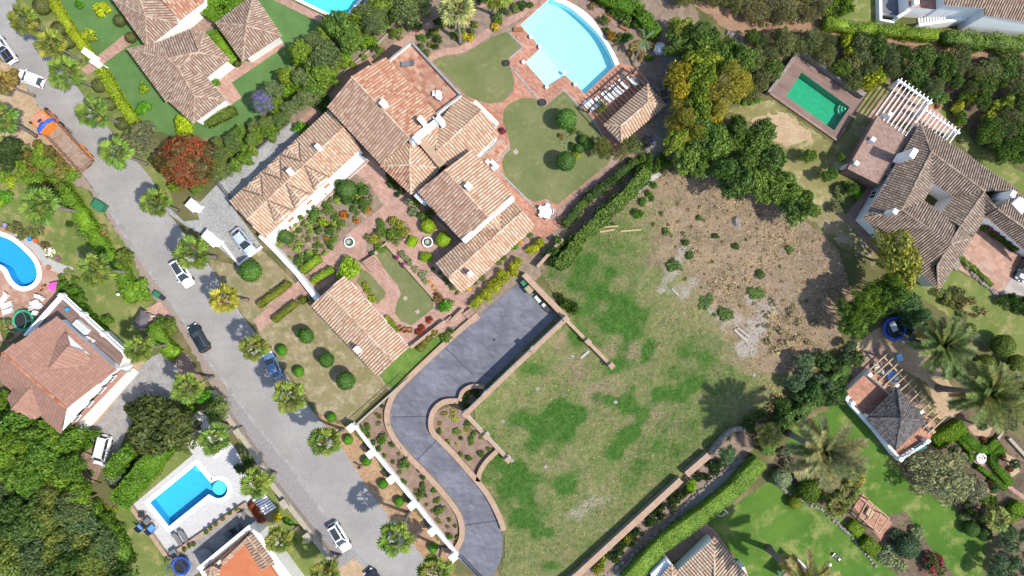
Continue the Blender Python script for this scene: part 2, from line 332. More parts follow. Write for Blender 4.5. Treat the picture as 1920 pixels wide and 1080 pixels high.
def leafmat(name, trans=0.35, lo=0.5, hi=1.5):
    m, t, b = newmat(name); t.nodes.remove(b)
    oi = t.nodes.new('ShaderNodeObjectInfo'); g = t.nodes.new('ShaderNodeNewGeometry'); g.name = 'POS'
    v = ramp(t, g.outputs['Random Per Island'], [(0, (lo, lo, lo*0.9)), (0.5, (1, 1, 1)), (1, (hi*1.06, hi, hi*0.8))])
    col = mix(t, 1.0, oi.outputs['Color'], v, 'MULTIPLY'); col = mix(t, 1.0, col, (1.88, 1.8, 1.75), 'MULTIPLY')
    big = ramp(t, noise(t, 0.5, 3), [(0.35, (0.8, 0.86, 0.85)), (0.65, (1.15, 1.1, 0.95))]); col = mix(t, 1.0, col, big, 'MULTIPLY')
    d = t.nodes.new('ShaderNodeBsdfDiffuse'); tr = t.nodes.new('ShaderNodeBsdfTranslucent'); gl = t.nodes.new('ShaderNodeBsdfGlossy'); gl.inputs['Roughness'].default_value = 0.45
    for n in (d, tr): t.links.new(col, n.inputs[0])
    mx = t.nodes.new('ShaderNodeMixShader'); mx.inputs[0].default_value = trans; t.links.new(d.outputs[0], mx.inputs[1]); t.links.new(tr.outputs[0], mx.inputs[2])
    m2 = t.nodes.new('ShaderNodeMixShader'); m2.inputs[0].default_value = 0.012; t.links.new(mx.outputs[0], m2.inputs[1]); t.links.new(gl.outputs[0], m2.inputs[2])
    t.links.new(m2.outputs[0], t.nodes['Material Output'].inputs[0]); return m
M['leaf'] = leafmat('leaves'); M['needle'] = leafmat('needles', 0.15, 0.5, 1.3); M['petal'] = leafmat('petals', 0.3, 0.7, 1.2)
def watermat(name, tint):
    m, t, b = newmat(name); t.nodes.remove(b)
    tr = t.nodes.new('ShaderNodeBsdfTransparent'); tr.inputs[0].default_value = (*tint, 1)
    gl = t.nodes.new('ShaderNodeBsdfGlossy'); gl.inputs['Roughness'].default_value = 0.04
    fr = t.nodes.new('ShaderNodeFresnel'); fr.inputs[0].default_value = 1.33
    nb = bumpn(t, noise(t, 3.5, 3), 0.05, 0.5); t.links.new(nb, gl.inputs['Normal']); t.links.new(nb, fr.inputs['Normal'])
    mx = t.nodes.new('ShaderNodeMixShader'); t.links.new(fr.outputs[0], mx.inputs[0]); t.links.new(tr.outputs[0], mx.inputs[1]); t.links.new(gl.outputs[0], mx.inputs[2])
    t.links.new(mx.outputs[0], t.nodes['Material Output'].inputs[0]); return m
def paint(name, c, rough=0.25, metal=0.0):
    if name in M: return M[name]
    m, t, b = newmat(name); b.inputs['Base Color'].default_value = (*c, 1); b.inputs['Roughness'].default_value = rough; b.inputs['Metallic'].default_value = metal
    b.inputs['Coat Weight'].default_value = 0.6; b.inputs['Coat Roughness'].default_value = 0.08; M[name] = m; return m
# ------------------------------------------------------------------ roofs and houses
def newell(P):
    n = Vector((0,0,0))
    for i in range(len(P)):
        a, b = P[i], P[(i+1) % len(P)]; n += Vector(((a.y-b.y)*(a.z+b.z), (a.z-b.z)*(a.x+b.x), (a.x-b.x)*(a.y+b.y)))
    n.normalize(); return n if n.z > 0 else -n
def slope(parent, P, m, pan, pitch=0.42, tl=0.5, rh=0.115, th=0.14, flat=False):
    """One roof slope: P[0]-P[1] is its eave. A slab, and rows of barrel tiles laid one by one up the slope."""
    n = newell(P); c = sum(P, Vector())/len(P)
    def onp(p): return Vector((p.x, p.y, c.z-(n.x*(p.x-c.x)+n.y*(p.y-c.y))/n.z))
    Q = [onp(p) for p in P]
    u = Q[1]-Q[0]; u.normalize(); v = n.cross(u).normalized()
    if v.z < 0: v = -v; u = -u
    Q2 = [((q-Q[0]).dot(u), (q-Q[0]).dot(v)) for q in Q]
    slab = MB(); top = [q-n*0.01 for q in Q]; bot = [q-n*th for q in Q]; k = len(Q)
    tr = tessellate_polygon([[Vector((a, b, 0)) for a, b in Q2]])
    slab.add(top, [t for t in tr]); slab.add(bot, [t[::-1] for t in tr]); slab.add(top+bot, [(i, (i+1) % k, (i+1) % k+k, i+k) for i in range(k)])
    so_ = part('roof_slope', slab, pan, parent)
    V = []; F = []; rnd = random.Random(int(abs(c.x*31+c.y*17)))
    u0, u1 = min(a for a, b in Q2), max(a for a, b in Q2); rows = max(2, int((u1-u0)/pitch)); pt = (u1-u0)/rows
    for i in range(rows):
        uc = u0+(i+0.5)*pt; xs = []
        for j in range(k):
            (a0, b0), (a1, b1) = Q2[j], Q2[(j+1) % k]
            if (a0 <= uc) != (a1 <= uc): xs.append(b0+(b1-b0)*(uc-a0)/(a1-a0))
        xs.sort()
        for lo, hi in zip(xs[::2], xs[1::2]):
            if hi-lo < 0.15: continue
            hi -= 0.02; lo -= 0.05 if lo < 0.3 else 0.0; nt_ = max(1, int((hi-lo)/tl+0.5)); st = (hi-lo)/nt_
            for q in range(nt_):
                a, b = lo+q*st, lo+(q+1)*st+0.05; b = min(b, hi)
                w = pt*(0.37 if not flat else 0.485); j1, j2 = rnd.uniform(-.012, .012), rnd.uniform(-.008, .012)
                prof = ((-w, .0), (-w*.6, rh*.8), (w*.6, rh*.8), (w, .0)) if not flat else ((-w, .012), (-w*.9, rh), (w*.9, rh), (w, .012))
                base = len(V)
                for vv, sc, lift in ((a, 1.0, 0.035), (b, 0.86, 0.0)):
                    for du, dh in prof:
                        p = Q[0]+u*(uc+du*sc+j1)+v*vv+n*(dh*sc+lift+j2); V.append((p.x, p.y, p.z))
                F += [(base, base+1, base+5, base+4), (base+1, base+2, base+6, base+5), (base+2, base+3, base+7, base+6), (base+3, base+2, base+1, base)]
    if F:
        mb = MB(); mb.v = V; mb.f = F; mb.m = [0]*len(F); part('roof_tiles', mb, m, so_, kind='stuff')
    return so_
def ridge(parent, a, b, m, r=0.17, tl=0.42):
    """A line of half-round cap tiles."""
    mb = MB(); d = b-a; L = d.length; n = max(1, int(L/tl)); d.normalize(); s = d.cross(Vector((0,0,1))).normalized(); up = s.cross(d).normalized()
    for i in range(n):
        p, q = a+d*(L*i/n), a+d*(min(L, L*(i+1)/n+0.04)); vs = []
        for pt_, rr, lf in ((p, r, .03), (q, r*.86, .01)):
            for k in range(5): t = math.pi*k/4; vs.append(pt_+s*math.cos(t)*rr+up*(math.sin(t)*rr*.75+lf+0.02))
        mb.add(vs, [(k, k+1, k+6, k+5) for k in range(4)]+[(4, 3, 2, 1, 0)])
    return part('ridge_caps', mb, m, parent, kind='stuff')
def roof(parent, V, faces, m='tile_cream', pan='pan', capm=None, caps=True, valley=(), **kw):
    """V: name -> (px, py, z) as the photograph shows it; faces: lists of names, eave first."""
    P = {k: W(*v) for k, v in V.items()}; edges = {}
    for fc in faces:
        mm = m
        if isinstance(fc, tuple): fc, mm = fc
        pts = [P[k] for k in fc]; slope(parent, pts, M[mm], M[pan], **kw)
        nn = newell(pts); cc = sum(pts, Vector())/len(pts)
        for i in range(len(fc)):
            edges.setdefault(frozenset((fc[i], fc[(i+1) % len(fc)])), []).append((nn, cc))
    if caps:
        for e, l in edges.items():
            if len(l) == 2:
                a, b = [P[k] for k in e]
                if l[0][0].dot(l[1][1]-l[0][1]) < 0.02: ridge(parent, a, b, M[capm or m])
                else: part('valley_gutter', MB().bar(a+Vector((0,0,.1)), b+Vector((0,0,.1)), .22, .06), M['pan_dark'], parent)
    for e in valley:
        a, b = P[e[0]], P[e[1]]; part('valley_gutter', MB().bar(a+Vector((0,0,.2)), b+Vector((0,0,.2)), .2, .1), M['pan_grey'], parent)
    return P
def inset(pts, d):
    n = len(pts); ar = sum(pts[i].x*pts[(i+1) % n].y-pts[(i+1) % n].x*pts[i].y for i in range(n)); sg = 1 if ar > 0 else -1; out = []
    for i in range(n):
        a, b, c = pts[i-1], pts[i], pts[(i+1) % n]
        e1 = (b-a).to_2d().normalized(); e2 = (c-b).to_2d().normalized()
        n1 = Vector((-e1.y, e1.x))*sg; n2 = Vector((-e2.y, e2.x))*sg; k = (n1+n2); k = k/max(0.25, k.dot(n1)) if k.length > 1e-4 else n1
        out.append(Vector((b.x+k.x*d, b.y+k.y*d, b.z)))
    return out
def walls(parent, pix, z, m='white', ins=0.35, z0=-0.05, top=None):
    """The walls under an eave outline given in photograph pixels at height z."""
    pts = inset([W(p[0], p[1], z) for p in pix], ins); return part('wall', MB().prism(pts, z0, top if top else z-0.12), M[m], parent)
def window(parent, a, b, t, z, w, h, m='frame', shutter=None):
    """A window (frame, panes) at fraction t of the wall that runs from a to b."""
    a, b = Vector((a[0], a[1], 0)), Vector((b[0], b[1], 0)); d = (b-a).normalized(); p = a+(b-a)*t; nrm = Vector((d.y, -d.x, 0)); rz = math.atan2(d.y, d.x)
    c = p+Vector((0, 0, z)); f = MB()
    f.box(c+Vector((0,0,h/2)), (w+.12, .12, .09), rz).box(c-Vector((0,0,h/2)), (w+.2, .2, .09), rz)
    for sx in (-1, 0, 1): f.box(c+d*sx*w/2, (.07, .11, h), rz)
    fo = part('window', f, M[m], parent); part('pane', MB().box(c, (w, .06, h), rz), M['glass'], fo)
    if shutter:
        for sx in (-1, 1): part('shutter', MB().box(c+d*sx*(w*.75+.05), (w*.5, .09, h), rz), shutter, fo)
    return fo
def chimney(parent, px, py, z0, z1, w=0.8, d=0.8, rz=0.75, m='white', cap=True):
    """A rendered chimney: its top shows at px, py."""
    w, d = w*.68, d*.68; p = W(px, py, z1); mb = MB().box((p.x, p.y, (z0+z1)/2), (w, d, z1-z0), rz)
    o = part('chimney', mb, M[m], parent)
    if cap:
        c = MB().box((p.x, p.y, z1+.05), (w+.1, d+.1, .1), rz)
        for sx in (-1, 1): c.box(Vector((p.x, p.y, z1+.2))+Matrix.Rotation(rz, 3, 'Z')@Vector((sx*w*.36, 0, 0)), (.12, d*.8, .2), rz)
        c.box((p.x, p.y, z1+.34), (w+.06, d+.06, .08), rz); part('chimney_cap', c, M[m], o)
    return o
def wallpath(name, pts, w, h, m, label=None, cat='wall', parent=None, cap=None, z0=-0.05, capw=0.12, at=0.0, caph=0.08, closed=False, group=None):
    """A wall along pixel points, w wide and h high, with an optional coping."""
    P = [W(p[0], p[1], at).to_2d() for p in pts]; n = len(P)
    def strip(ww, za, zb):
        L, R = [], []
        for i in range(n):
            a = P[i-1] if (i > 0 or closed) else P[i]; b = P[(i+1) % n] if (i < n-1 or closed) else P[i]
            d = (b-a).normalized(); nn = Vector((-d.y, d.x))*ww/2; L.append(P[i]+nn); R.append(P[i]-nn)
        vs = [(p.x, p.y, z) for z in (za, zb) for q in (L, R) for p in q]; mb = MB(); fs = []
        for i in range(n if closed else n-1):
            j = (i+1) % n; fs += [(2*n+i, 3*n+i, 3*n+j, 2*n+j), (i, 2*n+i, 2*n+j, j), (n+i, n+j, 3*n+j, 3*n+i), (i, j, n+j, n+i)]
        if not closed: fs += [(0, n, 3*n, 2*n), (n-1, 3*n-1, 4*n-1, 2*n-1)]
        return mb.add(vs, fs)
    if parent is None and cap: 
        parent = thing(name, label, cat, W(*pts[0]), group=group); part('wall', strip(w, z0, h), m, parent); part('coping', strip(w+capw, h, h+caph), cap, parent); return parent
    if parent is None: return link(name, strip(w, z0, h).mesh(name, m), None, label=label, cat=cat, recentre=True, group=group)
    o = part(name, strip(w, z0, h), m, parent)
    if cap: part('coping', strip(w+capw, h, h+caph), cap, o)
    return o
# ------------------------------------------------------------------ plants
def quadmesh(name, C, A, B, m, extra=None):
    """Many loose quads: centre C, half-axes A and B (arrays n x 3)."""
    n = len(C); v = np.empty((n, 4, 3), np.float32); v[:,0] = C-A-B*.35; v[:,1] = C-B; v[:,2] = C+A-B*.1; v[:,3] = C+B
    v = v.reshape(-1, 3); f = np.arange(4*n, dtype=np.int32)
    ev = np.zeros((0, 3), np.float32); et = []
    if extra is not None: ev = np.array(extra.v, np.float32); et = extra.f
    me = bpy.data.meshes.new(name); nv = len(v)+len(ev); me.vertices.add(nv); me.vertices.foreach_set('co', np.concatenate([v, ev]).ravel())
    loops = [f]+[np.array([i+len(v) for i in q], np.int32) for q in et]; lens = np.concatenate([np.full(n, 4), np.array([len(q) for q in et], int)]).astype(np.int32)
    allf = np.concatenate(loops) if et else f
    me.loops.add(len(allf)); me.loops.foreach_set('vertex_index', allf.astype(np.int32)); me.polygons.add(len(lens))
    st = np.concatenate([[0], np.cumsum(lens)[:-1]]).astype(np.int32); me.polygons.foreach_set('loop_start', st); me.polygons.foreach_set('loop_total', lens)
    me.materials.append(m); me.update(calc_edges=True); me.validate(); return me
def unit(a): return a/np.maximum(1e-6, np.linalg.norm(a, axis=1, keepdims=True))
def rdir(n): return unit(RNG.normal(size=(n, 3)))
def leaves(pts, nrm, size, aspect=0.55, wild=0.7):
    n = len(pts); nn = unit(nrm+wild*RNG.normal(size=(n, 3))*.6); t = unit(np.cross(nn, rdir(n))); b = np.cross(nn, t)
    s = size*RNG.uniform(.6, 1.35, (n, 1)); return pts, t*s*.5, b*s*.5*aspect
def lumps(R, hgt, K, rl, seed, low=0.25):
    r = np.random.default_rng(seed); out = []
    for i in range(K):
        a = 2*math.pi*(i*0.618+r.uniform(-.06, .06)); q = math.sqrt((i+.5)/K)*(1-rl*.75)*R*r.uniform(.85, 1.1)
        z = hgt*(low+(1-low)*(1-(q/R)**2)*r.uniform(.55, 1.0))
        out.append((q*math.cos(a), q*math.sin(a), z-rl*R*.5, rl*R*r.uniform(.7, 1.2)))
    return out
def crown(name, R, hgt, K, rl, dens, size, m, seed, low=0.25, aspect=.55, wild=.7, flat=1.0, shell=.25, zmin=0.02):
    L = lumps(R, hgt, K, rl, seed, low); P = []; Nn = []
    for i, (x, y, z, r) in enumerate(L):
        n = int(4*math.pi*r*r*dens); d = rdir(n); d[:,2] = np.where(d[:,2] < -.45, -d[:,2], d[:,2]); rad = r*(1-shell*RNG.random((n, 1))**1.5+.08*RNG.normal(size=(n, 1)))
        p = np.array([x, y, z])+d*rad*np.array([1, 1, flat]); keep = p[:,2] > zmin
        for j, (x2, y2, z2, r2) in enumerate(L):
            if j != i: keep &= np.linalg.norm(p-np.array([x2, y2, z2]), axis=1) > r2*.62
        P.append(p[keep]); Nn.append(d[keep])
    P = np.concatenate(P); Nn = np.concatenate(Nn); C, A, B = leaves(P, Nn, size, aspect, wild); return quadmesh(name, C, A, B, M[m])
def ballmesh(name, R, size, dens, squash=.92, m='leaf'):
    n = int(4*math.pi*R*R*dens); d = rdir(n); p = d*R*(1+.03*RNG.normal(size=(n, 1)))*np.array([1, 1, squash])+np.array([0, 0, R*squash])
    C, A, B = leaves(p, d, size, .7, .55); core = MB(); pr = [(R*.93*math.sin(math.pi*(i+.3)/9), R*squash-R*.93*squash*math.cos(math.pi*(i+.3)/9)) for i in range(9)]; core.lathe(pr, 14)
    return quadmesh(name, C, A, B, M[m], core)
PR = {}
PR['ball'] = [ballmesh('ball_foliage', 1.2, .16, 130) for _ in range(2)]
PR['bush'] = [crown('foliage', .8, .95, 9, .42, 50, .24, 'leaf', s, .3, wild=1.0, shell=.5) for s in (1, 2, 3, 31, 32)]
PR['mound'] = [crown('foliage', .7, .5, 9, .38, 60, .2, 'leaf', s, .4) for s in (4, 5)]
PR['shrub'] = [crown('foliage', 1.5, 2.0, 13, .4, 30, .32, 'leaf', s, .3) for s in (6, 7, 8)]
PR['sprig'] = [crown('foliage', .5, .5, 5, .5, 30, .2, 'leaf', s, .3, wild=1.4, shell=.9) for s in (9, 10)]
PR['tree'] = [crown('crown', 2.8, 2.6, 24, .32, 17, .42, 'leaf', s, .15) for s in (11, 12, 13)]
PR['olive'] = [crown('crown', 2.8, 2.3, 30, .27, 22, .34, 'leaf', s, .15, aspect=.35, wild=1.2, shell=.6) for s in (14, 15)]
PR['conifer'] = [crown('crown', 2.4, 3.2, 26, .3, 22, .5, 'needle', s, .1, aspect=.28, wild=1.1, shell=.55) for s in (17, 18, 19)]
PR['cypress'] = [crown('crown', .9, 3.4, 16, .5, 34, .3, 'needle', s, .05, aspect=.4, shell=.3) for s in (20, 21)]
SIZE = {'ball': 1.2, 'bush': .8, 'mound': .7, 'shrub': 1.5, 'sprig': .5, 'tree': 2.8, 'olive': 2.8, 'conifer': 2.4, 'cypress': .9}
PHGT = {'ball': 2.2, 'bush': .95, 'mound': .5, 'shrub': 2.0, 'sprig': .5, 'tree': 2.6, 'olive': 2.3, 'conifer': 3.2, 'cypress': 3.4}
def trunkmesh(seed, h=2.2, R=1.6):
    r = random.Random(seed); mb = MB(); top = Vector((r.uniform(-.15, .15), r.uniform(-.15, .15), h)); mb.tube([(0,0,-.05), (0.03, 0, h*.5), top], [.2, .15, .13], 7)
    for i in range(6):
        a = i*1.05+r.uniform(-.3, .3); e = Vector((math.cos(a)*R*r.uniform(.6, 1), math.sin(a)*R*r.uniform(.6, 1), h+r.uniform(.8, 1.9))); mid = top.lerp(e, .5)+Vector((0,0,.25)); mb.tube([top-Vector((0,0,.25)), mid, e], [.1, .065, .02], 5)
    return mb.mesh('trunk', M['bark'])
TRUNK = [trunkmesh(s) for s in (1, 2, 3)]
def petals(name, R, hgt, n, size):
    d = rdir(n); d[:,2] = np.abs(d[:,2])*.8+.2; d = unit(d); p = d*np.array([R, R, hgt])*RNG.uniform(.85, 1.08, (n, 1)); C, A, B = leaves(p, d, size, .8, .8); return quadmesh(name, C, A, B, M['petal'])
PETAL = [petals('blossoms', 1, 1.15, 150, .3), petals('blossoms', 1, 1.1, 60, .3), petals('blossoms', 1, 1.08, 3200, .06)]
def jit(c, a=.12):
    k = 1+random.uniform(-a, a); return (c[0]*k*(1+random.uniform(-a, a)*.6), c[1]*k, c[2]*k*(1+random.uniform(-a, a)*.6), 1)
LG = ph(150, 170, 60); MG = ph(100, 132, 56); DG = ph(66, 96, 44); OL = ph(126, 138, 86); YG = ph(146, 156, 58); GG = ph(140, 156, 122); LIME = ph(140, 172, 48); BG = ph(84, 120, 80); DRY = ph(150, 140, 96); RUST = ph(170, 92, 60); YEL = ph(222, 186, 40); BR = ph(96, 158, 48); TOP = ph(88, 128, 62)
NM = {'ball': 'topiary_bush', 'bush': 'bush', 'mound': 'low_shrub', 'shrub': 'shrub', 'sprig': 'weed_plant', 'tree': 'broadleaf_tree', 'olive': 'olive_tree', 'conifer': 'conifer_tree', 'cypress': 'cypress_tree'}
CT = {'ball': 'bush', 'bush': 'bush', 'mound': 'shrub', 'shrub': 'shrub', 'sprig': 'plant', 'tree': 'tree', 'olive': 'tree', 'conifer': 'tree', 'cypress': 'tree'}
def plant(kind, px, py, r, label, group=None, col=MG, h=None, name=None, flower=None, stem=None, sparse=0, cat=None, at=0.0):
    """A plant whose crown shows r pixels round px, py; h: height of its top in metres."""
    k = r*S/SIZE[kind]; tree = kind in ('tree', 'olive', 'conifer', 'cypress'); zs = k
    ch = PHGT[kind]*k
    if h: 
        if tree: zs = k*min(1.6, max(.6, h*.6/ch))
        else: zs = h/PHGT[kind]
    ch = PHGT[kind]*zs; tr = max(0.0, (h or ch*1.35)-ch) if tree else (stem or 0); zt = tr+ch*.55
    p = W(px, py, at+zt); p.z = at; rz = random.uniform(0, 6.283); me = random.choice(PR[kind]); nm = name or NM[kind]; c = jit(col); ax = 1.0 if kind == 'ball' else random.uniform(.8, 1.25)
    if tree or flower or stem or kind == 'ball':
        root = thing(nm, label, cat or CT[kind], p, rz, group)
        o = link('crown' if tree else 'foliage', me, root, (0, 0, tr)); o.scale = (k*ax, k/ax, zs); o.color = c
        if tree:
            t = link('trunk', random.choice(TRUNK), root); t.scale = (k*.9, k*.9, max(.25, (tr+ch*.35)/2.9))
        elif stem or kind == 'ball':
            t = link('trunk', random.choice(TRUNK), root); t.scale = (.35*k, .35*k, max(.1, ((stem or 0)+.5)/2.9))
        if flower:
            f = link('blossoms', PETAL[sparse], root, (0, 0, tr)); f.scale = (k*SIZE[kind]*.95, k*SIZE[kind]*.95, ch*.95); f.color = (*flower, 1)
        return root
    o = link(nm, me, None, p, rz, label, cat or CT[kind], group); o.scale = (k*ax, k/ax, zs*random.uniform(.85, 1.2)); o.color = c
    return o
def many(kind, spots, label, group, col=MG, **kw):
    for s_ in spots: plant(kind, s_[0], s_[1], s_[2], label, group, s_[3] if len(s_) > 3 else col, **kw)
def scatter(poly, spacing, seed=1, n=4000):
    r = random.Random(seed); out = []; x0, x1 = min(p[0] for p in poly), max(p[0] for p in poly); y0, y1 = min(p[1] for p in poly), max(p[1] for p in poly)
    for _ in range(n):
        x, y = r.uniform(x0, x1), r.uniform(y0, y1)
        if inside(x, y, poly) and all((x-a)**2+(y-b)**2 > spacing**2 for a, b in out): out.append((x, y))
    return out
def fill(poly, spacing, opts, group, seed=1):
    """Fill an area with individual plants; opts: (kind, r0, r1, colour, label, height)."""
    r = random.Random(seed*7+1)
    for x, y in scatter(poly, spacing, seed):
        if spacing < 17 and r.random() < .2: continue
        k, r0, r1, c, lb, h = opts[int(r.random()*len(opts))][:6]
        plant(k, x+r.uniform(-2, 2), y+r.uniform(-2, 2), r.uniform(r0*.75, r1*1.1), lb, group, c, h*r.uniform(.75, 1.2))
def hedge(pts, wpx, h, label, col=MG, group=None, dens=55, size=.24, lump=.12, z0=0.0, name='hedge', wild=.7, m='leaf', closed=False, topw=1.0):
    """A clipped or shaggy hedge along pixel points seen at its top."""
    if 'clipped' in label or 'box hedge' in label: lump *= .35; dens *= 1.5; size *= .75
    P = [W(p[0], p[1], h) for p in pts]; w = wpx*S; mb = MB(); PT = []; NR = []
    segs = list(zip(P[:-1], P[1:]))+([(P[-1], P[0])] if closed else [])
    for a, b in segs:
        d = (b-a); L = max(.05, d.to_2d().length); d = Vector((d.x, d.y, 0)).normalized(); nn = Vector((-d.y, d.x, 0)); ext = w*.22
        mb.box(((a.x+b.x)/2, (a.y+b.y)/2, z0+(h-z0)*.46), (L+ext, w*.84, (h-z0)*.9), math.atan2(d.y, d.x))
        for nm_, area in (('t', L*w), ('l', L*h), ('r', L*h), ('e', w*h)):
            n = int(area*dens); s_ = RNG.random(n); q = RNG.random(n)
            D = np.array(d); NN = np.array(nn); A0 = np.array([a.x, a.y, 0])
            if nm_ == 't': p = A0+np.outer(s_*(L+ext)-ext/2, D)+np.outer((q-.5)*w, NN)+np.array([0, 0, h]); v = np.tile([0, 0, 1.0], (n, 1))
            elif nm_ == 'e': e = np.where(RNG.random(n) > .5, L+ext/2, -ext/2); p = A0+np.outer(e, D)+np.outer((q-.5)*w, NN)+np.outer(z0+s_*(h-z0), [0, 0, 1]); v = np.outer(np.sign(e), D)
            else:
                sg = 1 if nm_ == 'l' else -1; p = A0+np.outer(s_*L, D)+np.outer(np.full(n, sg*w*.5), NN)+np.outer(z0+q*(h-z0), [0, 0, 1]); v = np.outer(np.full(n, sg), NN)
            off = lump*(np.sin(p[:,0]*1.9+p[:,1]*1.3)+np.sin(p[:,0]*-1.1+p[:,1]*2.3+1)+RNG.normal(size=n)*.6); p = p+v*off[:,None]; PT.append(p); NR.append(v)
    C, A, B = leaves(np.concatenate(PT), np.concatenate(NR), size, .6, wild)
    o = link(name, quadmesh(name, C, A, B, M[m], mb), None, label=label, cat='hedge', group=group, recentre=True); o.color = (*col, 1); return o
# palms
def fanleaf(seed, reach=2.4, blade=1.3, nseg=13, droop=.32, span=270, wseg=.3):
    r = random.Random(seed); mb = MB(); b0 = reach-blade
    mb.add([(0,-.05,0), (b0,-.03,.05), (b0,.03,.05), (0,.05,0)], [(0,1,2,3)])
    for i in range(nseg):
        a = math.radians(-span/2+span*i/(nseg-1)); L = blade*(.72+.28*math.cos(a*.55))*r.uniform(.9, 1.05); w = wseg
        d = Vector((math.cos(a), math.sin(a), 0)); s_ = Vector((-math.sin(a), math.cos(a), 0)); o = Vector((b0, 0, .05)); z1, z2 = -.05*droop, -droop*L*r.uniform(.35, .6)
        k = .08 if i % 2 else -.08
        vs = [o-s_*.02, o+s_*.02, o+d*L*.62-s_*w*.8+Vector((0,0,z1+k)), o+d*L*.62+s_*w*.8+Vector((0,0,z1-k)), o+d*L-s_*.025+Vector((0,0,z2)), o+d*L+s_*.025+Vector((0,0,z2))]
        mb.add(vs, [(0,2,3,1), (2,4,5,3)])
    return mb.mesh('frond', M['leaf'])
FAN = [fanleaf(s, 2.6, 1.1, 11, .5, 220, .21) for s in (1, 2, 3)]; FANOLD = [fanleaf(s, 2.0, 1.2, 11, 1.1, 190, .2) for s in (4, 5)]
def feather(seed, L=4.2, n=34, droop=.55, ll=.75):
    r = random.Random(seed); mb = MB(); P = []
    for i in range(9):
        t = i/8; P.append(Vector((L*(t-.10*t*t*droop*2), .12*math.sin(t*3+seed), .55*L*t*(.35-droop*t))))
    mb.tube(P, [.06*(1-.85*i/8) for i in range(9)], 4, cap=False)
    for i in range(n):
        t = .12+.88*i/(n-1); q = t*8; k = min(7, int(q)); c = P[k].lerp(P[k+1], q-k); d = (P[k+1]-P[k]).normalized(); l_ = ll*(.45+.75*math.sin(math.pi*min(1, t*.8+.12)))*r.uniform(.85, 1.1)
        for sg in (-1, 1):
            out = (Vector((0, sg, 0))*.8+d*.62+Vector((0,0,.25))).normalized(); tip = c+out*l_+Vector((0,0,-.1*l_)); w = d*.055
            mb.add([c-w, tip, c+w*1.6], [(0,1,2)])
    return mb.mesh('frond', M['leaf'])
FEA = [feather(s) for s in (1, 2, 3)]
RINGS = {}
def palm(px, py, label, h=9.0, group=None, kind='fan', size=1.0, base=None, tint=None, name=None, nf=None):
    """A palm whose crown shows at px, py; trunk foot under it, or at the pixel base."""
    top = W(px, py, h); rq = random.Random(int(px*13+py*5)); size *= rq.uniform(.86, 1.1) if not base else 1; tq = rq.uniform(.85, 1.15); ft = W(*base) if base else Vector((top.x+rq.uniform(-.7, .7), top.y+rq.uniform(-.7, .7), 0)); root = thing(name or ('fan_palm' if kind == 'fan' else 'date_palm'), label, 'palm tree', ft, 0, group)
    d = Vector((top.x-ft.x, top.y-ft.y, h)); r = random.Random(int(px*7+py)); r0 = (.24 if kind == 'fan' else .38)*min(1.15, size)
    bend = Vector((r.uniform(-.15, .15), r.uniform(-.15, .15), 0)); path = [d*t+bend*math.sin(math.pi*t) for t in (0, .08, .25, .5, .75, .93, 1.0)]; path[0].z = -.05
    mb = MB().tube(path, [r0*k for k in (1.5, 1.15, 1, .92, .9, 1.05, .9)], 9); lpart('trunk', mb, M['palmbark'], root, True)
    if kind == 'fan': lev = [(66, 3), (38, 5), (12, 7), (-12, 4)]; meshes = FAN; c0 = tint or tuple(q*tq for q in ph(118+rq.uniform(-14, 16), 138, 62))
    else: lev = [(75, 5), (55, 7), (36, 9), (18, 9), (0, 8), (-15, 4)]; meshes = FEA; c0 = tint or ph(116, 132, 84)
    for el, n in lev:
        n = int(n*(nf or 1)); ph0 = r.uniform(0, 6.28)
        for i in range(n):
            o = link('frond', r.choice(meshes), root, d+Vector((0,0,.1))); e = math.radians(el+r.uniform(-9, 9)); s_ = size*r.uniform(.86, 1.08)*(.8 if el > 60 else 1)
            o.rotation_euler = (r.uniform(-.35, .35), -e, ph0+6.283*i/n+r.uniform(-.16, .16)); o.scale = (s_, s_, s_); k = r.uniform(.62, 1.18)*(.8 if el > 40 else 1.0)
            y = r.uniform(.85, 1.2); o.color = (c0[0]*k*y, c0[1]*k, c0[2]*k, 1)
    for i in range(4):
        o = link('dead_frond', r.choice(FANOLD if kind == 'fan' else FEA), root, d-Vector((0,0,.15))); o.rotation_euler = (0, math.radians(r.uniform(30, 62) if kind == 'fan' else r.uniform(10, 25)), r.uniform(0, 6.28)); s_ = size*.9; o.scale = (s_,)*3; o.color = (*ph(178, 146, 92), 1)
    if kind != 'fan':
        hb = MB().lathe([(.2*size, -.7), (.55*size, -.3), (.5*size, .1), (.2*size, .35)], 10, d); lpart('crown_heart', hb, solid('palm_heart', ph(190, 140, 60)), root)
    return root
def spiky(n, L, w, seed, up=.5):
    r = random.Random(seed); mb = MB()
    for i in range(n):
        a = i*2.4+r.uniform(-.2, .2); e = up+(.9-up)*i/n; l_ = L*r.uniform(.8, 1.1); d = Vector((math.cos(a)*math.cos(e), math.sin(a)*math.cos(e), math.sin(e))); s_ = Vector((-math.sin(a), math.cos(a), 0))*w
        m1 = d*l_*.55; mb.add([-s_*.4, s_*.4, m1+s_, m1-s_, d*l_-Vector((0,0,.1*l_))], [(0,1,2,3), (3,2,4)])
    return mb.mesh('foliage', M['leaf'])
SPK = [spiky(34, .9, .06, 1, .25), spiky(26, .8, .09, 2, .2)]
def agave(px, py, r, label, col=GG, group=None, name='agave_plant', at=0.0):
    o = link(name, random.choice(SPK), None, W(px, py, at), random.uniform(0, 6), label, 'plant', group); k = r*S/.85; o.scale = (k, k, k*.8); o.color = (*col, 1); return o
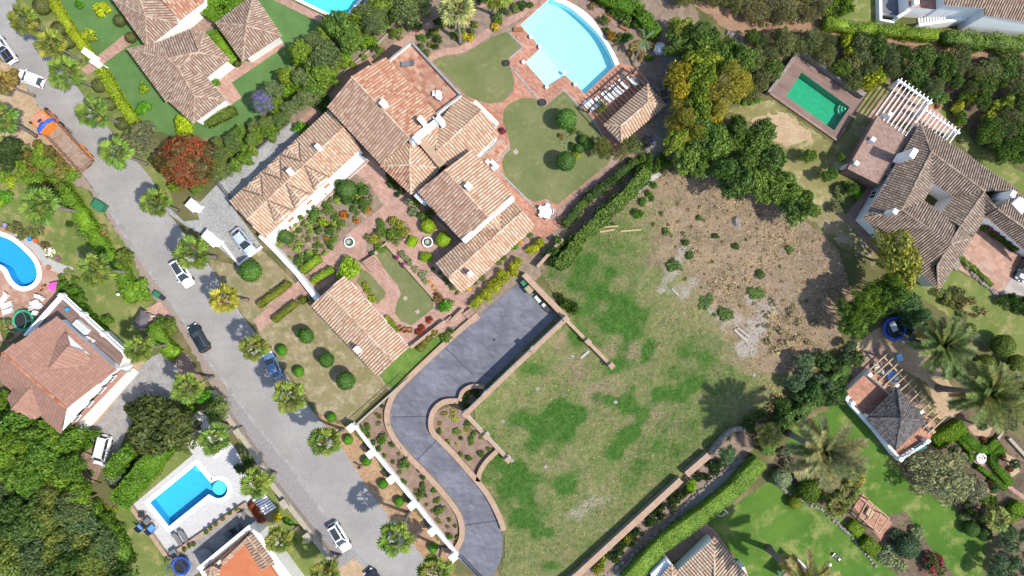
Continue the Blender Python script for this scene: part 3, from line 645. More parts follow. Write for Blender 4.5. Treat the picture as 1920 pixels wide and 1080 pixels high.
# ------------------------------------------------------------------ ground, roads, lawns
ZC = [0]
def lay(name, pts, m, lv=1, rag=0, holes=(), sm=0, kind='structure', step=6):
    if sm: pts = smooth_line(pts, sm, True)
    if rag: pts = ragged(pts, step, rag, len(name)+int(pts[0][0]))
    ZC[0] = (ZC[0]+1) % 8
    return sheet(name, pts, M[m], z=0.012*lv+0.0012*ZC[0], kind=kind, holes=holes)
def ribbon_pts(pts, w, sm=5):
    p = [np.array(q) for q in (smooth_line(pts, sm) if sm and len(pts) > 2 else pts)]; L, R = [], []
    for i in range(len(p)):
        d = p[min(i+1, len(p)-1)]-p[max(i-1, 0)]; d = d/max(1e-6, np.linalg.norm(d)); n = np.array([-d[1], d[0]])*w/2; L.append(tuple(p[i]+n)); R.append(tuple(p[i]-n))
    return L+R[::-1]
def ribbon(name, pts, w, m, lv=3, sm=5, rag=0):
    q = ribbon_pts(pts, w, sm)
    return lay(name, q, m, lv, rag)
def circ(x, y, r, n=24, ry=None): return [(x+r*math.cos(6.2832*k/n), y+(ry or r)*math.sin(6.2832*k/n)) for k in range(n)]
# pool outlines, in photograph pixels at ground level
POOL_VILLA = [(976,47),(1031,-3),(1035,0)]+smooth_line([(1035,0),(1066,14),(1090,33),(1113,55),(1129,75),(1143,100),(1152,124)], 4)[1:]+[(1097,176),(1060,141),(1025,163),(985,117),(1014,90)]
POOL_TOP = [(518,-22),(642,38),(682,-10),(600,-70)]
POOL_KIDNEY = smooth_line([(-60,455),(-30,437),(0,442),(24,452),(47,471),(63,489),(70,507),(69,522),(59,534),(43,538),(30,532),(20,520),(14,507),(6,499),(-8,495),(-40,500),(-62,480)], 4, True)
POOL_DECK = [(368,871),(394,902)]+[(410+17.5*math.cos(t), 917+17.5*math.sin(t)) for t in np.linspace(-2.35, 2.05, 22)]+[(392,927),(317,987),(281,942)]
POOL_GREEN = [(1503,136),(1593,201),(1564,245),(1474,180)]
POOLS = [POOL_VILLA, POOL_TOP, POOL_KIDNEY, POOL_DECK, POOL_GREEN]
frame = [(-1400,-1000),(3320,-1000),(3320,2080),(-1400,2080)]
sheet('ground', frame, M['ground'], z=0.0, holes=POOLS)
# road
RL = [(-260,-290),(-60,0),(-10,75),(25,122),(60,180),(105,250),(150,318),(180,360),(207,397),(240,453),(287,520),(320,567),(347,607),(377,660),(425,722),(480,797),(537,867),(610,967),(667,1040),(700,1080),(900,1340)]
RR = [(-130,-290),(40,20),(75,75),(110,120),(150,170),(190,225),(235,277),(283,333),(317,403),(387,490),(443,577),(490,640),(535,700),(590,777),(640,830),(683,900),(733,970),(800,1047),(830,1085),(1030,1340)]
lay('road', RL+RR[::-1], 'asphalt', 3)
gut = ribbon('kerb', [(p[0]+1, p[1]) for p in RL[7:]], 7, 'concrete', 4, sm=3)
ribbon('road_edge_strip', [(p[0]-2, p[1]) for p in RR[8:]], 5, 'concrete', 4, sm=3)
lay('gravel_verge', [(112,330),(150,318),(180,360),(287,520),(320,567),(377,660),(425,722),(450,800),(420,790),(395,720),(360,660),(330,610),(290,560),(265,520),(245,470),(215,430),(170,360)], 'pinkgravel', 2, 3)
lay('gravel_verge', [(425,722),(480,797),(537,867),(610,967),(690,1066),(700,1080),(640,1080),(600,1020),(560,970),(513,905),(470,850),(430,800)], 'gravel', 2, 2)
lay('dirt_shoulder', [(-20,110),(25,122),(60,180),(105,250),(95,300),(70,280),(40,260),(0,255),(-60,200)], 'sand', 4, 4)
lay('dirt_verge', [(590,772),(640,795),(662,808),(735,902),(812,1000),(853,1047),(845,1062),(800,1052),(733,975),(683,905),(640,835)], 'orangedirt', 4, 3)
lay('brick_crossing', [(636,1065),(664,1046),(690,1068),(672,1090),(640,1090)], 'sand', 4)
# neighbour's garden, top
lay('lawn', [(98,-40),(560,-40),(530,0),(640,50),(640,70),(540,135),(490,215),(430,255),(365,262),(330,258),(255,232),(165,120)], 'lawn', 1, 1.5)
lay('grass_verge', [(10,-40),(98,-40),(165,120),(255,232),(310,330),(330,395),(317,403),(283,333),(190,225),(110,120),(40,20)], 'lawn_mid', 2, 2)
lay('brick_path', [(153,130),(232,66),(250,80),(188,124),(165,141)], 'brick', 3)
lay('brick_terrace', [(392,150),(467,112),(527,75),(536,86),(435,155),(453,183),(432,198),(405,168)], 'brick', 3)
lay('pink_terrace', [(338,55),(392,14),(404,50),(362,72)], 'brick_dull', 3)
ribbon('brick_pool_edge', [(516,-6),(648,58)], 14, 'brick', 3, 0)
lay('grey_paving', [(662,40),(690,-10),(740,-20),(722,20),(690,45)], 'concrete', 3, 1)
lay('grass_strip', [(378,230),(450,190),(455,215),(400,250)], 'lawn', 3, 1)
# villa grounds
lay('garden_soil', [(395,330),(545,222),(640,115),(760,25),(850,-30),(1290,-30),(1320,60),(1300,190),(1255,300),(1140,410),(1000,530),(880,610),(735,740),(500,455),(430,380)], 'soil', 1, 2, [POOL_VILLA])
lay('cobble_drive', [(405,348),(415,333),(541,229),(562,240),(560,262),(430,380),(490,460),(447,496),(382,440),(350,424),(318,402),(300,372),(345,415),(374,412),(367,388)], 'cobble', 5)
ribbon('brick_path', [(552,245),(588,212),(628,178),(655,140),(725,100),(775,68),(833,34),(880,12),(960,-12)], 18, 'brick', 3)
ribbon('brick_path', [(795,122),(812,106),(835,97),(860,94),(890,80),(923,55),(950,42),(985,20),(1010,-10)], 13, 'brick', 4)
ribbon('brick_path', [(1090,-5),(1125,28),(1160,55),(1200,68),(1245,75),(1262,95)], 20, 'brick_dull', 3)
lay('villa_terrace', [(862,172),(890,187),(917,195),(940,192),(960,178),(965,150),(957,128),(950,100),(953,62),(976,40),(1024,-8),(1060,-8),(1110,36),(1162,118),(1196,128),(1215,150),(1172,200),(1185,262),(1160,300),(1140,320),(1095,356),(1050,392),(1060,420),(1005,455),(960,375),(900,320),(900,290),(930,240),(905,205)], 'brick_red', 3, 0, [POOL_VILLA])
lay('courtyard_paving', [(655,318),(690,290),(720,320),(770,365),(870,460),(885,545),(870,600),(800,640),(765,650),(640,515),(575,560),(545,540),(620,470),(650,440),(720,385),(690,340)], 'brick', 3)
lay('lawn', [(813,117),(833,107),(867,103),(900,84),(930,67),(955,62),(978,88),(955,108),(958,130),(963,155),(955,178),(938,190),(917,193),(890,186),(868,172),(840,143)], 'lawn_olive', 5, 0, sm=3)
lay('lawn', [(945,207),(955,195),(980,183),(1003,185),(1021,201),(1057,171),(1103,217),(1125,250),(1152,285),(1140,308),(1090,348),(1045,384),(1024,373),(1003,379),(977,366),(950,340),(940,305),(957,272),(950,245),(943,225)], 'lawn_olive', 5)
for p in ([(955,62),(981,88),(957,109)], [(957,124),(1021,200),(1056,168),(1110,223),(1150,285)], [(902,296),(939,262),(956,279),(929,304)], [(926,312),(1008,394),(1024,376),(1042,398)]): ribbon('stone_edging', p, 3.2, 'cobble', 7, 0)
ribbon('brick_path', [(1160,290),(1125,330),(1075,372),(1035,412)], 13, 'brick_dull', 4)
ribbon('brick_path', [(870,572),(935,505),(1005,438)], 14, 'brick_dull', 4)
ribbon('brick_path', [(820,510),(868,556),(880,575)], 26, 'brick', 4)
lay('lawn', [(702,474),(723,457),(813,558),(813,577),(773,610),(753,603),(741,588),(744,567),(752,552),(747,537),(720,503)], 'lawn_olive', 5)
lay('lawn', [(668,528),(678,504),(693,512),(723,547),(722,557),(707,571)], 'lawn_olive', 5)
lay('flower_bed', [(507,457),(597,367),(624,353),(664,331),(691,350),(715,377),(713,385),(680,411),(667,423),(643,427),(627,447),(622,467),(603,484),(563,518),(540,493)], 'soil', 5)
for p in ([(540,418),(606,484)], [(660,388),(688,409)], [(624,356),(700,340),(716,380)]): ribbon('brick_edging', p, 3.5, 'coping', 6, 0)
lay('flower_bed', [(687,443),(710,423),(733,406),(763,416),(771,433),(743,450),(723,457),(697,482),(687,473)], 'soil', 5)
lay('entrance_lawn', [(392,485),(447,497),(485,462),(556,532),(473,612),(443,577),(395,500)], 'lawn_dry', 2, 1.5)
lay('entrance_lawn', [(478,622),(575,552),(592,575),(712,706),(728,720),(658,797),(600,775),(540,700),(490,640)], 'lawn_dry', 2, 1.5)
lay('brick_path', [(476,600),(552,531),(577,550),(487,622)], 'brick', 5)
lay('ground_cover_strip', [(712,704),(766,652),(845,605),(830,650),(745,732),(725,722)], 'lawn_wall', 3, 1.5)
# driveway
DL = smooth_line([(975,527),(900,590),(830,652),(757,722),(738,747),(729,780),(737,812),(763,848),(813,900),(853,948),(868,978),(869,1010),(853,1040)], 5)
DR = [(1045,592),(975,660),(908,725),(888,722),(868,732),(858,750)]+smooth_line([(858,750),(832,752),(814,766),(807,787),(812,812),(847,850),(893,903),(917,937),(937,980),(942,1010),(940,1045),(926,1076)], 5)[1:]
lay('driveway', DL+[(862,1050),(905,1090),(930,1100)]+DR[::-1], 'slate', 4)
for p in ([(836,653),(888,703)], [(780,865),(818,826)], [(868,985),(938,975)], [(735,782),(806,780)]): ribbon('expansion_joint', p, 1.2, 'iron', 6, 0)
lay('planted_bed', [(668,803),(745,730),(729,780),(738,815),(813,902),(866,985),(858,1035),(848,1042)], 'mulch', 3)
lay('planted_bed', [(816,772),(857,756),(873,780),(930,843),(902,872),(893,898),(850,852),(812,806)], 'mulch', 3)
lay('planted_bed', [(863,748),(870,734),(888,726),(906,736),(880,768)], 'soil', 5)
# right-hand neighbours
lay('dry_grass', [(1360,205),(1450,190),(1560,270),(1640,215),(1600,320),(1560,400),(1620,410),(1680,480),(1620,480),(1540,430),(1480,350),(1420,240)], 'lawn_tan', 1, 4, [])
lay('bleached_grass_patch', [(1405,230),(1440,212),(1480,214),(1515,245),(1518,262),(1480,275),(1450,262),(1425,250)], 'sand', 2, 5)
lay('dry_grass', [(1500,400),(1570,380),(1600,420),(1650,470),(1640,500),(1560,440)], 'lawn_dry', 2, 4)
lay('pool_deck', [(1502,92),(1622,180),(1570,262),(1443,172)], 'deckwood', 3, 0, [POOL_GREEN])
lay('side_lawn', [(1590,180),(1660,150),(1690,165),(1690,220),(1625,230),(1575,310),(1560,300),(1625,180)], 'lawn_tan', 2, 2)
lay('side_lawn', [(1680,140),(1740,170),(1830,270),(1930,330),(1930,370),(1890,350),(1790,260)], 'lawn_mid', 2, 3)
lay('house_terrace', [(1640,335),(1655,345),(1605,405),(1690,485),(1668,500),(1582,408)], 'brick_dull', 3)
lay('pergola_floor', [(1622,222),(1680,160),(1755,205),(1800,245),(1790,258),(1725,240),(1690,228)], 'terracotta', 3)
lay('scrub_floor', [(1390,110),(1480,60),(1700,80),(1930,110),(1930,290),(1860,290),(1740,160),(1620,160),(1510,88),(1440,175),(1400,190)], 'scrubsoil', 1, 4)
lay('paved_yard', [(1772,490),(1830,435),(1850,415),(1930,465),(1930,540),(1880,555)], 'terracotta', 3)
lay('parking_strip', [(1875,552),(1930,470),(1930,560)], 'flag', 4)
ribbon('drain_joint', [(1800,468),(1880,527)], 1.5, 'concrete', 5, 0)
lay('sloping_lawn', [(1700,540),(1790,505),(1880,560),(1960,600),(1960,720),(1860,660),(1760,580)], 'lawn_mid', 1, 3)
lay('sandy_court', [(1680,588),(1740,655),(1815,770),(1790,800),(1760,790),(1740,720),(1690,690),(1640,660),(1600,700),(1550,725),(1535,705),(1605,645)], 'sand', 2, 1)
lay('great_lawn', [(1150,1100),(1440,905),(1490,800),(1590,748),(1650,835),(1685,880),(1705,905),(1790,950),(1850,1015),(1840,1110),(1500,1200),(1250,1200)], 'lawn_deep', 1, 2)
lay('knot_garden', [(1760,800),(1820,760),(1960,860),(1960,970),(1880,930),(1800,870)], 'scrubsoil', 3, 1)
for q in ([(1815,800),(1840,788),(1862,800),(1850,822),(1825,815)], [(1885,850),(1905,860),(1912,885),(1895,895)], [(1850,915),(1870,925),(1850,940)]): lay('sandy_bed', q, 'sand', 4, 1)
ribbon('terracotta_path', [(1801,819),(1828,846),(1840,859),(1854,874),(1885,907),(1930,940)], 7, 'brick', 5)
lay('fountain_court', circ(1840,859,15), 'brick', 6)
lay('shrub_bed', [(1440,880),(1470,900),(1520,940),(1580,970),(1650,1050),(1700,1090),(1800,1090),(1740,1020),(1700,960),(1640,970),(1600,900),(1520,860),(1460,850)], 'scrubsoil', 2, 2)
lay('shrub_bed', [(1690,870),(1705,905),(1790,950),(1840,1000),(1960,960),(1960,1090),(1850,1090),(1900,900),(1760,830)], 'scrubsoil', 2, 2)
lay('lane', [(1100,1100),(1160,1060),(1260,973),(1357,883),(1400,860),(1420,880),(1330,960),(1200,1060),(1150,1110)], 'iron' if False else 'asphalt', 2, 1)
lay('soil_strip', [(1060,1090),(1083,1078),(1287,890),(1330,853),(1395,803),(1420,830),(1393,863),(1300,933),(1210,1020),(1130,1100)], 'soil', 3, 1.5)
lay('stone_terrace', [(1595,700),(1620,660),(1650,640),(1750,790),(1700,860),(1680,855)], 'brick_dull', 3)
ribbon('dirt_track', [(1290,-10),(1330,15),(1380,32),(1440,42),(1507,50),(1607,60),(1707,74),(1773,88),(1840,97),(1960,115)], 22, 'track', 2, rag=2)
lay('dirt_clearing', [(1330,30),(1440,40),(1470,90),(1420,130),(1390,110),(1370,60)], 'track', 2, 4)
ribbon('stone_path', [(1236,322),(1205,352),(1185,385),(1168,418)], 15, 'flag', 4)
lay('stone_yard', [(1235,110),(1280,95),(1285,160),(1270,200),(1240,300),(1215,300),(1180,270),(1250,200)], 'stone', 4, 1)
lay('upper_lawn', [(1540,-30),(1660,-30),(1655,40),(1600,45),(1545,20)], 'lawn_mid', 2, 1)
# left-hand neighbours
lay('back_lawn', [(0,255),(90,290),(170,365),(250,480),(290,560),(255,660),(230,640),(110,545),(60,430),(-40,400),(-40,260)], 'lawn_mid', 1, 3)
lay('pool_terrace', [(-60,430),(20,425),(60,445),(112,510),(113,550),(60,610),(20,640),(-60,640)], 'terracotta', 3, 0, [POOL_KIDNEY])
ribbon('chipping_bed', [(28,432),(60,458),(95,495),(135,510)], 17, 'chipping', 4, rag=1.5)
lay('entrance_court', [(258,590),(300,565),(318,590),(322,640),(300,650),(278,620)], 'brick', 3, 1)
lay('concrete_drive', [(140,800),(255,690),(300,660),(335,690),(330,740),(240,800),(215,870),(185,880)], 'concrete', 3, 1)
lay('brick_verge', [(330,660),(352,665),(400,740),(385,745),(330,690)], 'brick_dull', 3, 2)
lay('side_path', [(170,805),(195,780),(255,700),(262,690),(280,668),(270,660),(220,712)], 'coping', 4)
lay('gravel_yard', [(138,850),(170,828),(190,880),(185,895),(155,925),(135,900)], 'mulch', 4, 1)
lay('lower_lawn', [(215,960),(335,815),(365,850),(250,950),(320,1046),(330,1100),(250,1100),(200,1000)], 'lawn_mid', 2, 2)
lay('white_deck', [(332,807),(370,770),(385,777),(443,843),(465,890),(480,925),(460,945),(314,1045),(245,950),(362,852)], 'marble', 3, 0, [POOL_DECK])
lay('sunken_court', [(314,1045),(460,945),(500,985),(480,1000),(370,1075),(345,1090)], 'concrete', 4)
lay('front_garden', [(440,800),(480,850),(560,960),(640,1075),(640,1100),(500,1100),(490,1000),(470,930)], 'lawn_mid', 2, 1)
ribbon('brick_path', [(512,1048),(560,1080),(590,1100)], 14, 'brick_red', 4)
ribbon('garden_path', [(512,985),(528,1040),(540,1090)], 14, 'flag', 3)
lay('white_stepping_path', [(440,945),(476,935),(512,968),(496,985)], 'mulch', 3)
# the open lot: patchy grass and bare earth
LOT = [(1008,502),(1060,440),(1150,402),(1228,335),(1290,300),(1400,350),(1500,400),(1575,470),(1610,590),(1535,690),(1430,790),(1340,835),(1287,885),(1083,1072),(1055,1100),(930,1100),(942,1045),(943,1010),(938,978),(918,936),(896,903),(903,873),(931,844),(875,780),(908,738),(1062,600)]
def lot():
    st = 4.0; x0, y0 = 890, 295; nx, ny = 182, 203
    X, Y = np.meshgrid(x0+np.arange(nx)*st, y0+np.arange(ny)*st)
    ins = np.zeros((ny, nx), bool); j = len(LOT)-1
    for i in range(len(LOT)):
        xi, yi = LOT[i]; xj, yj = LOT[j]
        if yi != yj: ins ^= ((yi > Y) != (yj > Y)) & (X < (xj-xi)*(Y-yi)/(yj-yi)+xi)
        j = i
    R = np.clip((1430-X+(Y-620)*.55)/150, 0, 1)*.62+.1; R = np.where(Y > 700, np.maximum(R, .74), R); R += .12*np.sin(X*.045+1.3)*np.sin(Y*.038+.4)-.1*(R < .4)
    Gn = np.full(R.shape, .3)*np.clip((1400-X+(Y-640)*.6)/120, .1, 1); B = np.zeros_like(R)
    def el(A, x, y, rx, ry, v, rot=0.0):
        c, s_ = math.cos(rot), math.sin(rot); u = (X-x)*c+(Y-y)*s_; w = -(X-x)*s_+(Y-y)*c; rr = np.sqrt((u/rx)**2+(w/ry)**2)+.22*np.sin(X*.11+Y*.07)+.2*np.sin(Y*.13-X*.05+2); A += v*1.15*np.clip(1.35-rr, 0, 1)
    for e in [(1090,520,55,45,.4,.5),(1150,470,70,50,.2,0),(1170,595,36,52,.75,-.2),(1120,590,50,60,.35,0),(1060,470,60,40,.15,0),(1212,655,15,18,.8,0),(1165,685,28,14,.8,0),(1083,640,22,20,.45,0),(1000,690,24,16,.5,0),(1038,800,52,34,.95,-.6),(1000,790,45,25,.6,0),(1062,770,28,26,.8,0),(1168,822,58,17,.75,-.75),(1182,757,18,22,.9,0),(1135,750,25,14,.5,0),(1263,735,55,16,.6,-.3),(1060,905,26,24,.7,-.5),(975,905,30,30,.8,.2),(940,880,40,30,.5,0),(990,970,32,24,.85,-.6),(1005,1000,12,12,.6,0),(1300,700,60,40,.3,0),(1330,650,60,30,.3,0),(1280,800,70,60,.22,0),(920,830,20,30,.2,0),(1220,850,60,40,.2,0),(1030,1000,12,10,.7,0),(1035,1062,18,8,.6,0),(1190,890,30,30,.25,0),(1380,720,40,30,.2,0),(950,940,25,30,.35,0)]: el(Gn, *e)
    for e in [(1130,735,35,22,.9,0),(1195,782,38,16,.9,-.75),(1240,790,40,30,.6,0),(1170,660,50,22,.5,0),(1060,640,30,20,.45,0),(1090,690,26,30,.55,0),(1085,420,70,22,.7,-.3),(1030,520,22,30,.7,0),(1090,540,8,22,.6,0),(1240,480,30,40,.4,.4)]: el(R, e[0], e[1], e[2], e[3], -e[4], e[5])
    for e in [(1260,500,14,50,.5,.6),(1410,620,30,60,.45,.3),(1440,570,40,60,.3,0),(1280,540,30,20,.5,0),(1100,950,70,14,.45,-.4),(1160,1000,60,30,.25,0),(1340,470,80,80,.12,0),(1400,650,25,20,.5,0),(1350,600,30,30,.4,0)]: el(B, *e)
    F = []; idx = -np.ones((ny, nx), int); V = []; cov = []
    rel = .10*np.sin(X*.021+1)*np.sin(Y*.027)+.05*np.sin(X*.09+Y*.05)+.05*RNG.normal(size=X.shape)*(R < .4)
    def vid(a, b):
        if idx[a, b] < 0:
            p = W(X[a, b], Y[a, b]); idx[a, b] = len(V); V.append((p.x, p.y, .13+float(rel[a, b])*.6)); cov.append((R[a, b], Gn[a, b], B[a, b], 1))
        return idx[a, b]
    for a in range(ny-1):
        for b in range(nx-1):
            if ins[a, b] and ins[a+1, b] and ins[a, b+1] and ins[a+1, b+1]: F.append((vid(a+1, b), vid(a+1, b+1), vid(a, b+1), vid(a, b)))
    me = bpy.data.meshes.new('open_lot'); me.from_pydata(V, [], F); me.materials.append(M['lot'])
    at = me.attributes.new('cover', 'FLOAT_COLOR', 'POINT'); at.data.foreach_set('color', np.array(cov, np.float32).ravel())
    me.polygons.foreach_set('use_smooth', [True]*len(F)); link('open_lot', me, kind='structure')
    # loose grass and straw over the lot
    n = 26000; xs = RNG.uniform(890, 1610, n); ys = RNG.uniform(300, 1090, n); ia = ((ys-y0)/st).astype(int).clip(0, ny-1); ib = ((xs-x0)/st).astype(int).clip(0, nx-1)
    g = Gn[ia, ib]+RNG.normal(size=n)*.18; k = ins[ia, ib]; P = np.stack([(xs-960)*S, (540-ys)*S, np.full(n, .2)], 1)
    for nm, sel, col, lb in (('grass', k & (g > .42), ph(92, 132, 52), 'short green grass tufts over the open lot'), ('straw', k & (g <= .42) & (g > .1), ph(176, 160, 116), 'dry straw tufts over the open lot')):
        p = P[sel]; C, A, B2 = leaves(p, np.tile([0, 0, 1.0], (len(p), 1)), .3, .3, 1.6); o = link(nm, quadmesh(nm, C, A, B2, M['leaf']), kind='stuff', label=lb); o.color = (*col, 1)
lot()
def debris():
    n = 9000; xs = RNG.uniform(1230, 1600, n); ys = RNG.uniform(330, 760, n); k = np.array([inside(x, y, LOT) for x, y in zip(xs, ys)]) & (xs-1240 > (ys-400)*.55) & (RNG.random(n) < .35+.65*np.sin(xs*.031)*np.sin(ys*.043+.7))
    P = np.stack([(xs-960)*S, (540-ys)*S, RNG.uniform(.17, .3, n)], 1)
    for nm, a, b, col, lb in (('dry_brush', 0, .55, ph(190,170,140), 'dry pale brush strewn over the bare slope'), ('dead_twigs', .55, .8, ph(104,86,70), 'dead brown twigs strewn over the bare slope'), ('weeds', .8, 1, ph(110,126,70), 'sparse green weeds over the bare slope')):
        u = (np.arange(n)/n); p = P[k & (u >= a) & (u < b)]; C, A, B2 = leaves(p, np.tile([0, 0, 1.0], (len(p), 1)), .42, .28, 1.0); o = link(nm, quadmesh(nm, C, A, B2, M['leaf']), kind='stuff', label=lb); o.color = (*col, 1)
debris()
# pools
def pool(outline, depth, label, floor, tint, cop='white', copw=6, floorpts=None, wlev=-.12, shelf=None, tilec=None):
    c = W(sum(p[0] for p in outline)/len(outline), sum(p[1] for p in outline)/len(outline)); root = thing('swimming_pool', label, 'swimming pool', c)
    P = G(outline); n = len(P); mb = MB(); lo = [(p.x, p.y, -depth) for p in P]; hi = [(p.x, p.y, .02) for p in P]
    mb.add(hi+lo, [(i, (i+1) % n, (i+1) % n+n, i+n) for i in range(n)])
    tr = tessellate_polygon([[Vector((p.x, p.y, 0)) for p in P]]); mb.add(lo, [tuple(t) for t in tr]); part('basin', mb, floor, root)
    part('water', MB().add([(p.x, p.y, wlev) for p in P], [tuple(t) for t in tr]), watermat('pool_water', tint), root)
    if cop:
        q = [Vector((p.x, p.y, 0)) for p in P]; o_ = inset(q, -copw*S); i_ = inset(q, .03); cm = MB()
        vs = [(v.x, v.y, z) for z in (.02, .14) for r in (o_, i_) for v in r]; fs = []
        for i in range(n):
            j = (i+1) % n; fs += [(2*n+i, 3*n+i, 3*n+j, 2*n+j), (i, 2*n+i, 2*n+j, j), (n+i, n+j, 3*n+j, 3*n+i)]
        part('coping', cm.add(vs, fs), M[cop], root)
    return root
pm = mat('pale_blue_pool_tiles', (0.5, .74, .78), (.62, .82, .84), 5, (.8, .92, .92), 9, rough=.4)
pb = mat('blue_pool_tiles', (.06, .36, .58), (.08, .42, .64), 4, (.1, .46, .68), 9, rough=.4)
pk = mat('turquoise_pool_tiles', (.16, .52, .62), (.2, .58, .68), 4, rough=.4)
pg = mat('algae_pool_floor', (.03, .3, .2), (.05, .36, .25), 1.2, (.07, .4, .28), 5, rough=.5)
pv = pool(POOL_VILLA, 1.5, 'large pale turquoise pool with curved edge and square shallow end beside the villa', pm, (.66, .94, .955), None)
part('shallow_floor', MB().prism(G([(1014,91),(1059,141),(1025,162),(986,117)]), -1.49, -.3), mat('white_shelf', (.8, .82, .8)), pv)
arc = smooth_line([(1031,-8),(1056,0),(1086,16),(1111,37),(1135,73),(1150,98),(1161,121)], 5); arci = smooth_line([(1031,-4),(1037,1),(1066,14),(1090,33),(1113,55),(1129,75),(1143,100),(1153,125)], 5)
def resample(L, n):
    q = np.array(L); d = np.concatenate([[0], np.cumsum(np.hypot(*np.diff(q, axis=0).T))]); t = np.linspace(0, d[-1], n); return list(zip(np.interp(t, d, q[:,0]), np.interp(t, d, q[:,1])))
oa, ia = [G(resample(q, 30), 0) for q in (arc, arci)]; cv = [(p.x, p.y, z) for z in (.0, .3) for L in (oa, ia) for p in L]
part('curved_coping', MB().add(cv, [f for i in range(29) for f in ((60+i, 90+i, 91+i, 61+i), (i, 60+i, 61+i, i+1), (30+i, 31+i, 91+i, 90+i))]), M['white'], pv)
pool(POOL_TOP, 1.5, 'turquoise pool with white coping behind the hedge and tiled garden hut', mat('cyan_pool_tiles', (.22, .62, .68), (.28, .68, .74), 4), (.55, .92, .95), 'white', 5)
pool(POOL_KIDNEY, 1.6, 'deep blue kidney-shaped pool with white rim on the terracotta terrace', pb, (.5, .82, .95), 'white', 8)
pd = pool(POOL_DECK, 1.6, 'blue rectangular pool with round end on the white stone deck', pb, (.62, .93, .98), 'white', 8)
for k in range(4):
    mb = MB(); mb.prism([W(368+r_*math.cos(t), 871+r_*math.sin(t)) for r_ in [4+k*4.5] for t in np.linspace(.72, 2.35, 9)]+[W(368, 872)], -1.55, -.25-.33*k); part('step', mb, pk, pd)
part('seat_ledge', MB().prism([W(*p) for p in circ(409, 917, 13.5, 20)], -1.55, -.55), pk, pd)
pgn = pool(POOL_GREEN, 1.5, 'green unused pool set in a weathered deck behind a stone parapet', pg, (.5, .85, .7), None)
for k in range(3):
    part('step', MB().prism([W(1590+r_*math.cos(t), 203+r_*math.sin(t)) for r_ in [5+k*4.5] for t in np.linspace(2.2, 3.9, 8)]+[W(1590, 203)], -1.45, -.3-.3*k), mat('pale_green_steps', (.2, .5, .38)), pgn)
# ------------------------------------------------------------------ the villa
vil = thing('villa', 'large cream-tiled villa of joined wings round a brick courtyard', 'house', W(760, 310))
# long west wing with small hipped gables
e, r = 3.6, 5.2
VW = dict(w=(430,378,e), n=(615,208,e), q=(677,278,e), s=(496,447,e), a=(645,238,r), b=(463,412,r))
roof(vil, VW, ['wnab', 'qsba'])
walls(vil, [(430,378),(615,208),(677,278),(496,447)], e)
part('gable', MB().add([W(431,379,e-.2), W(495,446,e-.2), W(463.5,411,r-.15)], [(0,1,2)]), M['white'], vil)
for M_, I, c1, c2 in [((540,275),(564,302),(527,291),(561,264)), ((503,310),(528,336),(491,323),(526,296)), ((468,342),(493,367),(455,356),(490,330))]:
    roof(vil, dict(m=(*M_,e+1.25), i=(*I,r-.02), c=(*c1,e+.05), d=(*c2,e+.05)), ['mic', 'mid'], valley=('ci', 'di'))
    part('gable', MB().add([W(*c1,e), W(*c2,e), W(*M_,e+1.2)], [(0,1,2)]), M['white'], vil)
for M_, I, c1, c2 in [((600,340),(573,312),(618,332),(590,356)), ((563,373),(538,345),(581,364),(553,391)), ((530,404),(503,377),(549,394),(517,421))]:
    roof(vil, dict(m=(*M_,e+1.25), i=(*I,r-.02), c=(*c1,e+.05), d=(*c2,e+.05)), ['mic', 'mid'], valley=('ci', 'di'))
    part('gable', MB().add([W(*c1,e), W(*c2,e), W(*M_,e+1.2)], [(0,1,2)]), M['white'], vil)
part('loggia_floor', MB().prism(G([(672,288),(690,300),(508,466),(492,450)]), 0.02, .35), M['white'], vil)
wallpath('loggia_wall', [(691,302),(600,384),(509,468)], .2, .55, M['white'], parent=vil, cap=M['brick'], capw=.05)
for x, y in [(597,276),(544,322)]: chimney(vil, x, y, 4, 6.1, .9, 1.1)
# main two-storey block and its roof terrace
e, r = 6.2, 8.2
VM = dict(w=(615,201,e), s=(714,308,e), a=(659,143,r), b=(769,260,r), n=(722,107,e), e=(817,212,e))
roof(vil, VM, ['wsba', (['n','e','b','a'], 'tile_rose')], m='tile_tan', capm='tile_cream')
walls(vil, [(615,201),(722,107),(817,212),(769,258),(714,308)], e, top=5.9)
for p in (('w','n','a'), ('s','e','b')):
    A = [W(*VM[k]) for k in p]; c = (A[0]+A[1])/2; part('gable', MB().add([A[0]-Vector((0,0,.1)), A[1]-Vector((0,0,.1)), A[2]-Vector((0,0,.12))], [(0,1,2)]), M['white'], vil)
T = [(729,113),(771,78),(864,178),(818,213)]
part('roof_terrace', MB().prism([W(*p,5.0) for p in T], 0, 5.0, 0, 1), [M['white'], M['roof_floor']], vil)
for p in ([T[0],T[1]], [T[1],T[2]], [T[2],T[3]]): wallpath('parapet', p, .2, 5.7, M['white'], parent=vil, z0=5.0, at=5.7, cap=M['concrete'], capw=.05)
part('parapet', MB().bar(W(770,262,8.0), W(820,226,7.2), .7, 2.6), M['white'], vil)
for x, y, w, d, z in [(719,194,1.2,1.2,9.0),(791,226,1.0,1.6,8.6),(825,225,1.1,1.5,7.6),(780,259,.9,.9,8.8)]: chimney(vil, x, y, z-2.6, z, w, d)
